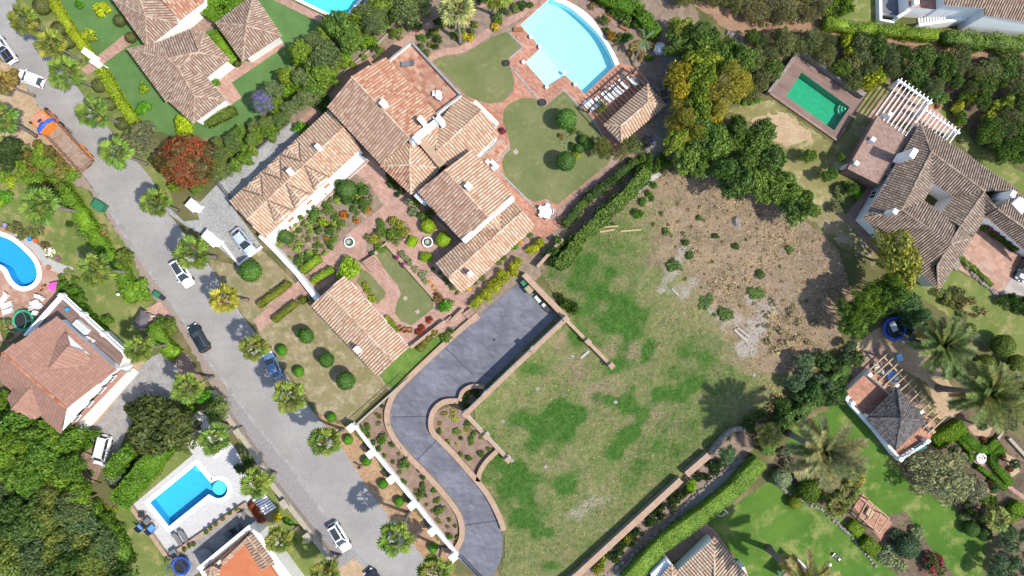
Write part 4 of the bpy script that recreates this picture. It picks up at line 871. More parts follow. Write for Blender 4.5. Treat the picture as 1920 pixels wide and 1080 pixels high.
# east wing
e, r = 4.0, 5.6
VE = dict(n=(864,178,e), w=(821,232,e+.6), a=(904,206,r), b=(818,286,r), e=(937,251,e), s=(850,332,e))
roof(vil, VE, ['nwba', 'esba'])
walls(vil, [(864,178),(937,251),(898,291),(850,300),(822,225)], e)
part('gable', MB().add([W(865,179,e-.1), W(936,250,e-.1), W(903,207,r-.1)], [(0,1,2)]), M['white'], vil)
part('parapet', MB().bar(W(889,190,4.6), W(932,232,4.6), .6, 1.2), M['white'], vil)
window(vil, W(937,252,2), W(898,292,2), .4, 1.5, 1.2, 1.5)
# hub pyramid
z0, zr = 4.6, 6.4
VH = dict(p=(768,309,zr), a=(770,262,z0+1), b=(714,311,z0), c=(771,364,z0), d=(825,315,z0+.3))
roof(vil, VH, ['abp', (['b','c','p'],'tile_rose'), 'cdp', 'dap'])
walls(vil, [(770,262),(714,311),(771,364),(825,315)], z0)
roof(vil, dict(a=(771,262,6.0), b=(821,232,6.2), c=(819,285,5.2), d=(797,268,5.3)), [['d','c','b','a']])
part('roof_walkway', MB().prism([W(*p,6.0) for p in [(781,264),(793,256),(836,305),(823,314)]], 5.2, 6.0), M['coping'], vil)
# south wing
e, r = 6.0, 7.5
VS = dict(n=(884,280,e), w=(783,359,e), a=(834,318,r), b=(916,408,r), e=(962,368,e), s=(867,451,e))
roof(vil, VS, ['neba', (['w','s','b','a'],'tile_tan')], capm='tile_cream')
walls(vil, [(884,280),(962,368),(867,451),(783,359)], e)
for p in (('s','e','b'), ('n','w','a')):
    A = [W(*VS[k]) for k in p]; part('gable', MB().add([A[0]-Vector((0,0,.1)), A[1]-Vector((0,0,.1)), A[2]-Vector((0,0,.1))], [(0,1,2)]), M['white'], vil)
wallpath('parapet', [(868,452),(916,410),(962,370)], .6, 6.7, M['white'], parent=vil, z0=4.0, at=6.5)
chimney(vil, 878, 349, 6, 8.4, 1.1, 1.1)
part('stair_wall', MB().prism([W(*p,4.5) for p in [(781,362),(795,376),(790,381),(776,367)]], 0, 4.5), M['white'], vil)
# low south-east wing
e, r = 3.4, 4.9
VL = dict(a=(841,521,r), b=(981,395,r), n=(961,375,e), w=(817,495,e), e=(1002,425,e), s=(865,550,e))
roof(vil, VL, ['wnba', 'seba'])
walls(vil, [(817,495),(961,375),(1002,425),(865,550)], e)
for p in (('w','s','a'), ('n','e','b')):
    A = [W(*VL[k]) for k in p]; part('gable', MB().add([q-Vector((0,0,.1)) for q in A], [(0,1,2)]), M['white'], vil)
roof(vil, dict(m=(921,413,5.4), i=(937,431,4.85), c=(905,428,4.4), d=(938,400,4.4)), ['cmi', 'mdi'])
chimney(vil, 882, 513, 4, 6.2, .9, .9)
for t in (.15, .38, .62, .85): window(vil, W(865,549,2), W(1001,425,2), t, 1.5, 1.1, 1.3)
for t in (.2, .5, .8): window(vil, W(783,361,5), W(866,450,5), t, 4.3, 1.1, 1.3); window(vil, W(783,363,2), W(866,450,2), t, 1.5, 1.1, 1.6)
# hot-tub terrace tiles
lay('tiled_patio', [(904,295),(939,264),(953,279),(929,302)], 'roof_floor', 7)
# long outbuilding
ob = thing('garage_building', 'long cream-tiled outbuilding with one white chimney between drive and entrance lawn', 'building', W(675,612))
e, r = 3.3, 4.7
VB = dict(w=(583,572,e), s=(707,704,e), n=(644,517,e), e=(766,650,e), a=(613,547,r), b=(738,678,r))
roof(ob, VB, ['wsba', 'enab']); walls(ob, [(583,572),(707,704),(766,650),(644,517)], e)
for p in (('w','n','a'), ('s','e','b')):
    A = [W(*VB[k]) for k in p]; part('gable', MB().add([q-Vector((0,0,.1)) for q in A], [(0,1,2)]), M['white'], ob)
chimney(ob, 670, 656, 3, 5.2, .8, 1.3)
for t in (.15, .4, .65, .88): window(ob, W(765,651,2), W(645,519,2), t, 1.5, 1.0, 1.3)
# pool pavilion and its dark pergola
pa = thing('pool_pavilion', 'small hipped pavilion with cream barrel tiles beside the villa pool', 'pavilion', W(1190, 215))
e, r = 3.0, 4.4
roof(pa, dict(w=(1133,234,e), n=(1214,158,e), e=(1248,197,e), s=(1166,267,e), a=(1164,236,r), b=(1215,192,r)), ['wnba', 'neb', 'esab', 'swa'])
walls(pa, [(1133,234),(1214,158),(1248,197),(1166,267)], e, ins=.5)
window(pa, W(1134,236,1.5), W(1166,266,1.5), .5, 1.5, 1.4, 1.3)
pe = thing('dark_pergola', 'dark timber pergola over the white loungers between pool and pavilion', 'pergola', W(1150, 190))
a0, a1 = np.array([1106., 203.]), np.array([1192., 128.]); off = np.array([27., 30.])
for k, q in enumerate((a0, a0+(a1-a0)*.5, a1)):
    p = W(*q, 2.6); part('post', MB().box((p.x, p.y, 1.3), (.22, .22, 2.6), .75), M['darkwood'], pe)
part('beam', MB().bar(W(*(a0-[2,-1]), 2.7), W(*(a1+[3,-3]), 2.7), .22, .25), M['darkwood'], pe)
for k in range(15):
    q = a0+(a1-a0)*k/14; part('rafter', MB().bar(W(*(q-[5,5.5]), 2.86), W(*(q+off), 2.9), .12, .16), M['darkwood'], pe)
# ------------------------------------------------------------------ house at the top
hd = thing('tiled_house', 'brown-tiled house of hipped roofs on the bright lawn by the street', 'house', W(330, 110))
e, r = 3.6, 5.6
roof(hd, dict(w=(213,0,e), s=(276,88,e), e=(334,44,e), a=(273,30,r), n=(250,-45,r), m=(320,-10,e+.4), o=(186,-40,e)), [['o','w','a','n'], ['w','s','a'], ['s','e','a'], ['e','m','n','a']], m='tile_tan', pan='pan_grey', pitch=.36)
roof(hd, dict(a=(300,-4,5.0), b=(382,-2,5.0), c=(334,36,3.9), d=(386,6,3.9)), [['c','d','b','a']], m='tile_rose')
walls(hd, [(213,-2),(276,88),(334,44),(384,4),(380,-40),(190,-40)], e)
VD = dict(w=(240,92,e), n=(354,56,e), k=(383,60,e+.6), e=(430,112,e), m=(388,145,e), s=(313,192,e), a=(315,110,r), b=(334,127,r), c=(372,98,r), h=(296,80,e+.6))
roof(hd, VD, [['w','s','b','a'], ['h','n','c','a'], ['w','h','a'], ['n','k','c'], ['k','e','c'], ['e','m','b','c'], ['a','b','c']], m='tile_tan', pan='pan_grey', pitch=.36)
walls(hd, [(240,92),(354,56),(430,112),(388,145),(313,192)], e)
VD2 = dict(l=(313,186,e), s=(363,231,e), e=(423,187,e), m=(388,145,e), b=(334,127,r), a=(365,180,r-.2))
roof(hd, VD2, [['l','s','a','b'], ['s','e','a'], ['e','m','b','a']], m='tile_tan', pan='pan_grey', pitch=.36)
walls(hd, [(316,186),(363,231),(423,187),(388,145),(335,130)], e)
hh = thing('garden_hut', 'square brown-tiled hut with pyramid roof beside the clipped hedge', 'hut', W(465, 55))
roof(hh, dict(w=(405,43,3.2), s=(455,115,3.2), e=(528,67,3.2), n=(476,-10,3.2), a=(462,48,5.2)), ['wsa', 'sea', 'ena', 'nwa'], m='tile_tan', pan='pan_grey', pitch=.36)
walls(hh, [(405,43),(455,115),(528,67),(476,-10)], 3.2, ins=.6)
# ------------------------------------------------------------------ pink-brown house on the left
he = thing('gabled_house', 'tall white house with smooth brown tiled roof and balustraded terrace', 'house', W(120, 700))
e, r = 6.0, 9.0
VP = dict(n=(107,594,e), e=(219,693,e), a=(4,661,r), b=(124,766,r), s=(115,813,e+.4), w=(-40,680,e+.4), a2=(-70,600,r), n2=(-40,560,e), s2=(-30,714,e+.4))
roof(he, dict(n=(107,594,e), e=(219,693,e), a=(4,661,r), b=(124,766,r)), ['neba'], m='tile_brown', flat=True, pitch=.45, tl=.6, rh=.04, caps=False)
roof(he, dict(a=(4,661,r), b=(124,766,r), s=(115,813,e), w=(-18,697,e)), ['wsba'], m='tile_brown', pan='pan_grey', flat=True, pitch=.45, tl=.6, rh=.04, caps=False)
walls(he, [(2,661),(107,594),(219,693),(123,790),(112,812),(-18,697)], e-.5, ins=.4)
ridge(he, W(4,661,r), W(124,766,r), M['tile_redrim'], .2)
g = [W(115,811,e-.2), W(218,694,e-.2), W(124,767,r-.2)]; part('gable', MB().add(g, [(0,1,2)]), M['white'], he)
# dormers
roof(he, dict(i=(93,692,8.3), p=(129,649,8.2), l=(107,641,7.2), f=(125,624,6.6), rr=(172,669,6.6), q=(160,686,7.0)), [['l','f','p','i'], ['rr','q','i','p']], m='tile_brown', flat=True, pitch=.45, tl=.6, rh=.04)
part('dormer_wall', MB().add([W(127,628,6.4), W(170,667,6.4), W(130,651,8.0), W(170,668,5.0), W(126,629,5.0)], [(0,1,2), (4,3,1,0)]), M['white'], he)
roof(he, dict(i=(58,728,7.9), p=(22,768,7.6), l=(28,725,6.8), f=(16,747,6.2), rr=(66,786,6.0), q=(81,774,6.4)), [['f','l','i','p'], ['rr','q','i','p']], m='tile_brown', flat=True, pitch=.45, tl=.6, rh=.04)
walls(he, [(18,750),(60,735),(78,774),(64,786),(24,770)], 6.0, ins=.2)
# terrace with white balustrade
TB = [(113,553),(234,664),(222,692),(107,594),(45,628)]
part('terrace_slab', MB().prism([W(*p,3.2) for p in TB], 2.85, 3.2, 0, 1), [M['white'], M['deckwood']], he)
part('wall', MB().prism(inset([W(*p,3.2) for p in TB], .3), 0, 2.85), M['offwhite'], he)
def balustrade(parent, pts, z, h=1.0, m='white', at=None, step=.55):
    for a, b in zip(pts[:-1], pts[1:]):
        A, B = W(*a, z+h), W(*b, z+h); A.z = B.z = z+h; L = (B-A).length; n = max(2, int(L/step))
        part('handrail', MB().bar(A, B, .3, .14), M[m], parent); part('plinth', MB().bar(A-Vector((0,0,h-.14)), B-Vector((0,0,h-.14)), .3, .14), M[m], parent)
        mb = MB()
        for k in range(n+1):
            p = A.lerp(B, k/n); mb.box((p.x, p.y, z+h*.5), (.14, .14, h-.28))
        part('balusters', mb, M[m], parent)
balustrade(he, [(45,629),(113,554),(234,664)], 3.2); 
for q in ((113,554),(154,590),(193,627),(234,664)): p = W(*q,4.3); part('pillar', MB().box((p.x,p.y,3.8),(.5,.5,1.3),.74), M['white'], he)
a, b = W(218,694,5), W(118,812,5)
for t in (.18, .42, .66, .86): window(he, W(121,806,5), W(219,696,5), t, 4.5, 1.0, 1.1)
# lean-to strip and lower facade
part('lean_to_roof', MB().add([W(118,812,3.4), W(226,694,3.4), W(236,700,2.9), W(128,812,2.9), W(118,812,3.2), W(226,694,3.2), W(236,700,2.7), W(128,812,2.7)], [(0,3,2,1),(3,7,6,2),(4,5,6,7),(0,4,7,3),(1,2,6,5)]), M['tile_brown'], he)
part('wall', MB().prism([W(*p,2.7) for p in [(118,811),(226,695),(234,700),(126,812)]], 0, 2.7), M['offwhite'], he)
part('terrace_floor', MB().prism(G([(140,806),(240,708),(252,690),(262,697),(155,818)]), 0, .5), M['offwhite'], he)
for t in (.2, .5, .8): window(he, W(130,812,1.4), W(238,702,1.4), t, 1.4, 1.0, 1.3)
# ------------------------------------------------------------------ orange-roofed house at the bottom
hf = thing('orange_roof_house', 'house with flat orange roof edged in red barrel tiles below the white pool deck', 'house', W(440, 1050))
part('wall', MB().prism([W(*p,3.4) for p in [(372,1066),(466,988),(487,1000),(560,1100),(420,1160)]], 0, 3.4), M['offwhite'], hf)
part('flat_roof', MB().prism([W(*p,4.0) for p in [(405,1072),(460,1012),(505,1060),(540,1110),(430,1160)]], 3.4, 4.0), M['orangeroof'], hf)
part('parapet', MB().bar(W(370,1067,3.7), W(467,987,3.7), .35, .5), M['white'], hf)
roof(hf, dict(a=(376,1073,3.5), b=(474,992,3.5), c=(460,1006,4.3), d=(398,1060,4.3)), [['a','b','c','d']], m='tile_redrim', pan='pan_grey')
roof(hf, dict(a=(414,1054,4.6), b=(464,1007,4.6), c=(466,1013,4.15), d=(418,1060,4.15)), [['d','c','b','a']], m='tile_tan')
roof(hf, dict(a=(464,1006,4.7), b=(504,1060,4.7), c=(492,1070,4.15), d=(455,1012,4.15), f=(516,1060,4.2), h=(474,1003,4.2)), [['h','f','b','a'], ['c','d','a','b']], m='tile_tan')
roof(hf, dict(a=(398,1062,5.0), b=(390,1082,4.3), c=(408,1090,4.3), d=(413,1070,4.3), f=(385,1070,4.3)), [['f','b','a'], ['b','c','a'], ['c','d','a'], ['d','f','a']], m='tile_tan')
# ------------------------------------------------------------------ white house, top right
hg = thing('white_terraced_house', 'white rendered house with outside stairs above the flowering hedge', 'house', W(1790, 10))
e, r = 6.5, 8.5
roof(hg, dict(a=(1773,7,e), b=(1849,18,e), c=(1846,30,e-.4), d=(1960,44,e-.4), f=(1960,-60,r+1), g=(1835,-60,r+1), h=(1780,-60,r)), [['a','b','g','h'], ['c','d','f','g']], m='tile_tan', pan='pan_grey', pitch=.36)
part('wall', MB().prism([W(*p,6.0) for p in [(1776,6),(1846,16),(1846,30),(1960,42),(1960,-60),(1776,-60)]], 0, 6.0), M['white'], hg)
part('wall', MB().prism([W(*p,3.4) for p in [(1704,14),(1757,18),(1780,24),(1790,-50),(1700,-50)]], 0, 3.4, 0, 1), [M['white'], M['brick_red']], hg)
part('wall', MB().prism([W(*p,.8) for p in [(1652,-40),(1700,-40),(1683,30),(1652,24)]], 0, .8, 0, 1), [M['white'], M['slate']], hg)
part('garage_wall', MB().prism([W(*p,2.6) for p in [(1682,30),(1712,12),(1716,14),(1686,34)]], 0, 2.6), M['white'], hg)
wallpath('parapet', [(1651,-30),(1652,37),(1677,41)], .4, 1.2, M['white'], parent=hg, at=1.2)
for k in range(15):
    t = k/14; p = W(1725+75*t, 40-9*t, .3+2.4*t); part('step', MB().box((p.x, p.y, p.z/2), (.36, 1.0, p.z), .1), M['white'], hg)
wallpath('stair_wall', [(1724,46),(1815,34)], .35, 2.4, M['white'], parent=hg, at=2.4)
part('lower_wall', MB().prism([W(*p,2.6) for p in [(1814,36),(1920,48),(1960,52),(1960,40),(1818,30)]], 0, 2.6), M['white'], hg)
for x in (1826, 1846, 1895): p = W(x, 48-(1850-x)*.06, 1.6); part('window', MB().box((p.x, p.y, 1.3), (1.3, .25, 1.2), -.1), M['glass'], hg)
part('balcony_box', MB().box(W(1716, 6, 3.9), (.7, .7, .9)), M['white'], hg)
# ------------------------------------------------------------------ courtyard house, right
hr = thing('courtyard_house', 'weathered brown-tiled house round a small open courtyard with white chimneys', 'house', W(1760, 390))
e, r, i = 3.8, 5.7, 4.4
VR = dict(A=(1725,231,e), E=(1910,357,e), F=(1845,408,e), Gg=(1824,445,e), Z=(1759,545,e), D=(1621,409,e), C=(1649,343,e), R1=(1746,285,r), R2=(1798,314,r), R3=(1846,358,r), R4=(1800,425,r-.1), R5=(1780,458,r), R6=(1691,393,r), I1=(1749,343,i), I2=(1788,369,i), I3=(1763,401,i), I4=(1731,377,i), R7=(1757,499,r-.2))
roof(hr, VR, [['D','A','R1','R6'], ['A','E','R3','R1'], ['D','Z','R7','R5','R6'], ['Z','Gg','R5','R7'], ['I4','I1','R1','R6'], ['I1','I2','R3','R1'], ['I3','I2','R3','R4'], (['I4','I3','R4','R5','R6'], 'tile_grey'), ['Gg','F','R3','R4'], ['Gg','R4','R5']], m='tile_grey', pan='pan_grey', pitch=.36)
OUT = ['D','A','E','F','Gg','Z']
ring = inset([W(*VR[k]) for k in OUT], .4); inn = inset([W(*VR[k]) for k in ('I1','I2','I3','I4')], -.3)
mb = MB(); n_ = len(ring); mb.add([(p.x,p.y,z) for z in (0, e-.1) for p in ring], [(k, (k+1)%n_, (k+1)%n_+n_, k+n_) for k in range(n_)]); part('wall', mb, M['white'], hr)
mb = MB(); mb.add([(p.x,p.y,z) for z in (0, i-.1) for p in inn], [(k, (k+1)%4, (k+1)%4+4, k+4) for k in range(4)]); part('courtyard_wall', mb, M['white'], hr)
roof(hr, dict(a=(1846,361,e+1.6), b=(1870,392,r-.2), c=(1960,455,r-.2), d=(1960,500,e), f=(1848,407,e), g=(1960,395,e), h=(1905,362,e)), [['f','d','c','b'], ['g','h','b','c'], ['f','b','a']], m='tile_grey', pan='pan_grey', pitch=.36)
part('wall', MB().prism(inset([W(*p,e) for p in [(1848,407),(1960,490),(1960,395),(1905,362)]], .35), 0, e-.15), M['white'], hr)
for x, y, z, w, d in [(1711,288,7.6,1.0,1.9),(1677,397,7.0,.9,.9),(1897,364,7.4,.9,1.2)]: chimney(hr, x, y, 3.6, z, w, d, -.55)
part('light_well', MB().prism([W(*p,5.2) for p in [(1898,382),(1912,369),(1930,378),(1916,402)]], 3, 5.2), M['white'], hr)
for t in (.2, .5, .8): window(hr, W(1649,345,2), W(1724,232,2), t, 1.6, 1.2, 1.6, shutter=solid('green_shutter', (.05, .16, .14)))
for t in (.3, .7): window(hr, W(1622,410,2), W(1648,345,2), t, 1.6, 1.1, 1.5)
# west terrace wall with white pillars, and white pergola
part('raised_terrace', MB().prism([W(*p,3.0) for p in [(1649,217),(1700,246),(1722,235),(1648,346),(1592,318)]], 0, 3.0), M['brick_dull'], hr)
part('terrace_wall', MB().bar(W(1649,218,3.9), W(1592,318,3.9), .5, .95), M['brick_dull'], hr)
for x, y in ((1670,214),(1638,261),(1607,306)): p = W(x, y, 4.6); part('pillar', MB().box((p.x,p.y,2.3),(.6,.6,4.6),-.55), M['white'], hr)
pw = thing('white_pergola', 'white timber pergola stepping past the end of the courtyard house', 'pergola', W(1740, 210))
def perg(a, b, n, v, z, m, parent, w=.11, hgt=.2, ext=7):
    a, b, v = np.array(a, float), np.array(b, float), np.array(v, float)
    d = (b-a)/np.linalg.norm(b-a); part('beam', MB().bar(W(*(a-d*5), z), W(*(b+d*5), z), .3, .3), M[m], parent)
    for k in range(n):
        q = a+(b-a)*k/(n-1); part('rafter', MB().bar(W(*(q-v/np.linalg.norm(v)*ext), z+hgt+.003), W(*(q+v), z+hgt+.003), w, hgt), M[m], parent)
    for k in (0, 1): q = a+(b-a)*k; p = W(*q, z); part('post', MB().box((p.x,p.y,(z-.3)/2),(.5,.5,z-.3),-.6), M[m], parent)
perg((1688,152),(1744,191), 9, (-46,64), 3.0, 'white', pw); perg((1736,206),(1796,247), 10, (-22,30), 3.0, 'white', pw)
# ------------------------------------------------------------------ gazebo pavilion, lower right
gz = thing('gazebo', 'pavilion with dark shingled pyramid roof on a red terrace beside the date palms', 'gazebo', W(1680, 780))
roof(gz, dict(w=(1625,784,3.6), n=(1682,727,3.6), e=(1737,789,3.6), s=(1679,844,3.6), a=(1690,784,6.0)), ['wna', 'nea', 'esa', 'swa'], m='tile_dark', pan='pan_dark', flat=True, pitch=.32, tl=.5, rh=.05)
TZ = [(1586,735),(1632,692),(1755,795),(1742,830),(1690,862),(1680,858)]
part('terrace', MB().prism([W(*p,1.6) for p in TZ], 0, 1.6, 0, 1), [M['white'], M['brick_red']], gz)
for x, y in ((1632,783),(1682,734),(1730,789),(1679,836)): p = W(x, y, 3.4); part('pillar', MB().box((p.x,p.y,2.5),(.45,.45,1.9),.75), M['white'], gz)
balustrade(gz, [(1586,748),(1640,806),(1690,862)], 1.6, .9); balustrade(gz, [(1690,862),(1745,826)], 1.6, .9); wallpath('parapet', [(1632,703),(1740,795),(1752,812)], .4, 2.6, M['white'], parent=gz, z0=1.6, at=2.6, cap=M['coping'])
for x, y in ((1590,746),(1600,757),(1690,862),(1740,828),(1682,722),(1728,772),(1632,703)): p = W(x, y, 2.9); part('post', MB().box((p.x,p.y,2.2),(.55,.55,1.5),.75), M['white'], gz)
px_ = thing('timber_pergola', 'pale timber pergola over tables beside the dark gazebo', 'pergola', W(1690, 700))
a, b = np.array([1633., 692.]), np.array([1742., 812.]); v = np.array([26., -24.])
for k in range(13):
    q = a+(b-a)*k/12; part('rafter', MB().bar(W(*(q-v*.1), 3.0), W(*(q+v*1.25), 3.0), .16, .2), M['palewood'], px_)
part('beam', MB().bar(W(*(a+v*.95), 2.8), W(*(b+v*.95), 2.8), .2, .22), M['palewood'], px_)
for t in (0, .5, 1): p = W(*(a+(b-a)*t+v*.95), 2.7); part('post', MB().box((p.x,p.y,1.29),(.2,.2,2.58),.7), M['palewood'], px_)
# ------------------------------------------------------------------ house at the bottom edge
hj = thing('lawn_house', 'house with cream barrel-tiled hip roof on the deep green lawn by the clipped hedge', 'house', W(1330, 1060))
e, r = 3.6, 5.4
roof(hj, dict(n=(1338,1006,e), e=(1420,1100,e), w=(1240,1098,e), a=(1340,1098,r), z=(1345,1160,r), q=(1470,1160,e), p=(1190,1150,e)), [['n','e','q','z','a'], ['w','n','a','z','p']], m='tile_cream', pan='pan_grey')
walls(hj, [(1338,1006),(1470,1160),(1190,1150)], e, ins=.5)
roof(hj, dict(a=(1259,1057,3.9), b=(1228,1095,3.4), c=(1278,1085,3.4), d=(1262,1110,4.2)), [['b','a','d'], ['a','c','d']], m='tile_cream', pan='pan_grey')
part('terrace_floor', MB().prism(G([(1318,976),(1342,996),(1410,1090),(1400,1098),(1330,1010),(1210,1085),(1190,1080),(1300,990)]), .0, .2), M['brick_dull'], hj)
part('wall', MB().prism([W(*p,3.0) for p in [(1250,1048),(1262,1060),(1235,1090),(1220,1078)]], 0, 3.0), M['white'], hj)
part('wall', MB().prism([W(*p,2.6) for p in [(1380,1070),(1396,1062),(1402,1080),(1385,1085)]], 0, 2.6), M['white'], hj)
sh = thing('lawn_shelter', 'small red-roofed shelter with white edge on the great lawn', 'shelter', W(1500, 1075))
part('roof', MB().prism([W(*p,2.6) for p in [(1462,1085),(1495,1050),(1514,1068),(1490,1100)]], 2.3, 2.6), M['brick_dull'], sh)
part('fascia', MB().bar(W(1496,1049,2.75), W(1515,1068,2.75), .25, .4), M['white'], sh)
for x, y in ((1470,1083),(1495,1055),(1510,1069)): p = W(x, y, 2.3); part('post', MB().box((p.x,p.y,1.15),(.25,.25,2.3)), M['white'], sh)
# ------------------------------------------------------------------ garden and boundary walls
sw = thing('street_wall', 'low white wall with six square pillars between dirt verge and planted bed', 'wall', W(755, 925))
PS = [(658,803),(694,852),(733,900),(772,949),(810,998),(850,1046)]
for a, b in zip(PS[:-1], PS[1:]): wallpath('wall', [(a[0]+8, a[1]-4), (b[0]+8, b[1]-4)], .32, 1.3, M['white'], parent=sw, cap=M['white'], at=1.3)
for q in PS: p = W(*q, 2.3); o = part('pillar', MB().box((p.x, p.y, 1.1), (.85, .85, 2.2), .68), M['white'], sw); part('pillar_cap', MB().box((p.x, p.y, 2.26), (1.05, 1.05, .12), .68), M['white'], o)
def kerbwall(pts, w, h, label, m='coping', z=0): return wallpath('kerb_wall', pts, w, h, M[m], label, 'wall', z0=-.05, at=h)
kerbwall([(p[0]-4, p[1]) for p in DL[5:]], .8, .55, 'tan kerb wall curving between the grey driveway and street planting')
kerbwall([(p[0]+(4 if i > 20 else 1), p[1]+2) for i, p in enumerate(DR[5:48])], .8, .8, 'tan kerb wall bordering the lot side of the curved driveway')
kerbwall(smooth_line([(862,752),(866,737),(876,728),(890,724),(908,727)], 5), .6, .9, 'small semicircular tan wall round the drive planter')
kerbwall(smooth_line([(896,903),(900,885),(912,866),(932,846)], 5), .7, .8, 'short curved tan wall at the lot end of the planted bed')
def postwall(pts, posts, w, h, label, m='white'):
    r_ = wallpath('boundary_wall', pts, w, h, M[m], label, 'wall', cap=M['coping'], at=h, capw=.15)
    for q in posts: p = W(*q, h+.5)-r_.location; lpart('pillar', MB().box((p.x, p.y, (h+.6)/2), (.62, .62, h+.6), .75), M['white'], r_); lpart('pillar_cap', MB().box((p.x, p.y, h+.66), (.8, .8, .12), .75), M['coping'], r_)
    return r_
postwall([(874,776),(968,686),(1062,598)], [(873,777),(910,741),(1000,656),(1062,598)], .5, 3.0, 'tall white wall with tan coping shading the grey driveway')
postwall([(875,780),(953,862)], [(912,818),(953,862)], .35, 1.2, 'low wall with capped posts beside the planted drive bed')
postwall([(1062,600),(1147,686)], [(1103,641),(1147,686)], .35, 1.2, 'low wall with capped posts running out into the open lot')
wallpath('boundary_wall', [(982,514),(1060,594)], .7, 2.0, M['white'], 'tan-capped wall at the head of the grey driveway', 'wall', cap=M['coping'], at=2.0)
wallpath('boundary_wall', [(1008,500),(1055,448)], .35, 1.6, M['white'], 'short garden wall beside the flower hedge and bare slope', 'wall', cap=M['coping'], at=1.6)
wallpath('garden_wall', [(487,441),(520,474),(558,515),(594,562)], .6, 2.2, M['white'], 'thick white wall between entrance lawn and courtyard', 'wall', at=2.2)
wallpath('garden_wall', [(845,603),(868,580)], .35, .9, M['white'], 'short brick-capped wall by the courtyard side gate', 'wall', cap=M['coping'], at=.9)
wallpath('garden_wall', [(770,652),(833,603)], .35, 1.0, M['white'], 'brick-capped wall behind the red flowering pots', 'wall', cap=M['coping'], at=1.0)
wallpath('garden_wall', [(697,480),(723,456),(815,560)], .35, .7, M['white'], 'low retaining wall round the sunken courtyard lawn', 'wall', cap=M['coping'], at=.7)
wallpath('garden_wall', [(408,340),(475,283),(541,227)], .4, .8, M['concrete'], 'low grey wall along the cobbled strip and hedge', 'wall', cap=M['iron'], at=.8, capw=.02)
wallpath('garden_wall', [(590,185),(630,148),(700,88),(728,62)], .25, .6, M['beigewall'], 'low pale wall along the villa shrub border', 'wall', at=.6)
wallpath('forecourt_wall', [(412,452),(447,496),(490,462)], .3, .6, M['white'], 'low white wall round the parked silver car', 'wall', at=.6)
wallpath('roadside_wall', [(395,735),(432,790),(475,850),(513,913),(570,985),(628,1062)], .75, 1.3, M['beigewall'], 'long beige wall between gravel verge and pool gardens', 'wall', at=1.3)
for q in ((413,772),(447,812),(533,945),(577,1008)):
    p = W(*q, 1.9); r_ = thing('wall_pier', 'square beige pier standing on the roadside wall', 'pier', (p.x, p.y, 0), group='roadside piers'); lpart('pier', MB().box((0, 0, 1.0), (.8, 1.2, 2.0), .6), M['beigewall'], r_); lpart('pier_cap', MB().box((0, 0, 2.06), (.95, 1.35, .12), .6), M['beigewall'], r_)
wallpath('deck_wall', [(222,935),(245,950),(314,1046)], .45, .6, M['beigewall'], 'low tan wall between the lower lawn and white deck', 'wall', cap=M['coping'], at=.6)
wallpath('deck_wall', [(318,1043),(388,995),(462,944)], .45, .5, M['beigewall'], 'low wall with potted plants above the sunken court', 'wall', cap=M['coping'], at=.5)
wallpath('retaining_wall', [(1040,1112),(1083,1078),(1180,989),(1277,900)], .8, 1.5, M['stone'], 'long tan-topped retaining wall above the open lot', 'wall', cap=M['coping'], at=1.5)
wallpath('retaining_wall', [(1287,890),(1330,853)], .8, 1.5, M['stone'], 'short tan-topped retaining wall past the gap in the lane border', 'wall', cap=M['coping'], at=1.5)
wallpath('retaining_wall', smooth_line([(1333,850),(1360,818),(1378,806),(1398,803)], 4), .5, 1.2, M['stone'], 'curved stone wall end under the palm shadow', 'wall', cap=M['stone'], at=1.2)
def stones(name, pts, label, n, r0=.25, r1=.5, m='stone'):
    root = thing(name, label, 'wall', W(*pts[0])); P = smooth_line(pts, 10)
    for k in range(n):
        q = P[int(k*(len(P)-1)/(n-1))]; p = W(q[0]+random.uniform(-1.5, 1.5), q[1]+random.uniform(-1.5, 1.5)); r_ = random.uniform(r0, r1); mb = MB(); mb.lathe([(r_*.6, -.1), (r_, .08), (r_*.85, r_*.6), (r_*.4, r_*.85)], 6, p)
        part('stone', mb, M[m], root)
    return root
stones('stone_edge', [(1130,1085),(1210,1020),(1260,973),(1300,933),(1357,883),(1395,862)], 'line of rough stones beside the shaded lane', 60)
stones('stone_edge', [(1808,496),(1830,520),(1862,548),(1885,568)], 'rough stone border below the terracotta yard', 26)
stones('stone_edge', [(1455,905),(1480,925),(1530,950),(1570,980),(1600,1010),(1640,1060)], 'stone border curving round the palm shrub bed', 46, .2, .4)
stones('stone_edge', [(1165,140),(1190,150),(1215,160),(1235,170)], 'pale rocks along the slope behind the pool', 14, .3, .6)
pp = wallpath('parapet_wall', [(1502,90),(1562,134),(1622,178)], .7, 1.3, M['stone'], 'grey stone parapet along the far side of the green pool', 'wall', at=1.3)
pp2 = wallpath('parapet_wall', [(1500,92),(1472,133),(1442,173)], .5, 1.3, M['stone'], 'stone parapet with posts at the shrub end of the green pool', 'wall', at=1.3)
wallpath('kerb_wall', [(1443,174),(1570,263),(1585,240)], .3, .35, M['brick_dull'], 'low brick kerb along the lawn side of the green pool', 'wall', at=.35)
def railing(pts, h, label, name='railing', step=.28, m='iron', z0=0.0, cat='railing', at=None):
    root = thing(name, label, cat, W(*pts[0]))
    for a, b in zip(pts[:-1], pts[1:]):
        A, B = W(*a, h), W(*b, h); part('top_rail', MB().bar(A, B, .07, .07), M[m], root); part('bottom_rail', MB().bar(A-Vector((0,0,h-z0-.15)), B-Vector((0,0,h-z0-.15)), .05, .05), M[m], root)
        n = int((B-A).length/step)
        for k in range(n+1): p = A.lerp(B, k/n); part('bar', MB().box((p.x, p.y, (h+z0)/2), (.045, .045, h-z0-.08)), M[m], root)
    return root
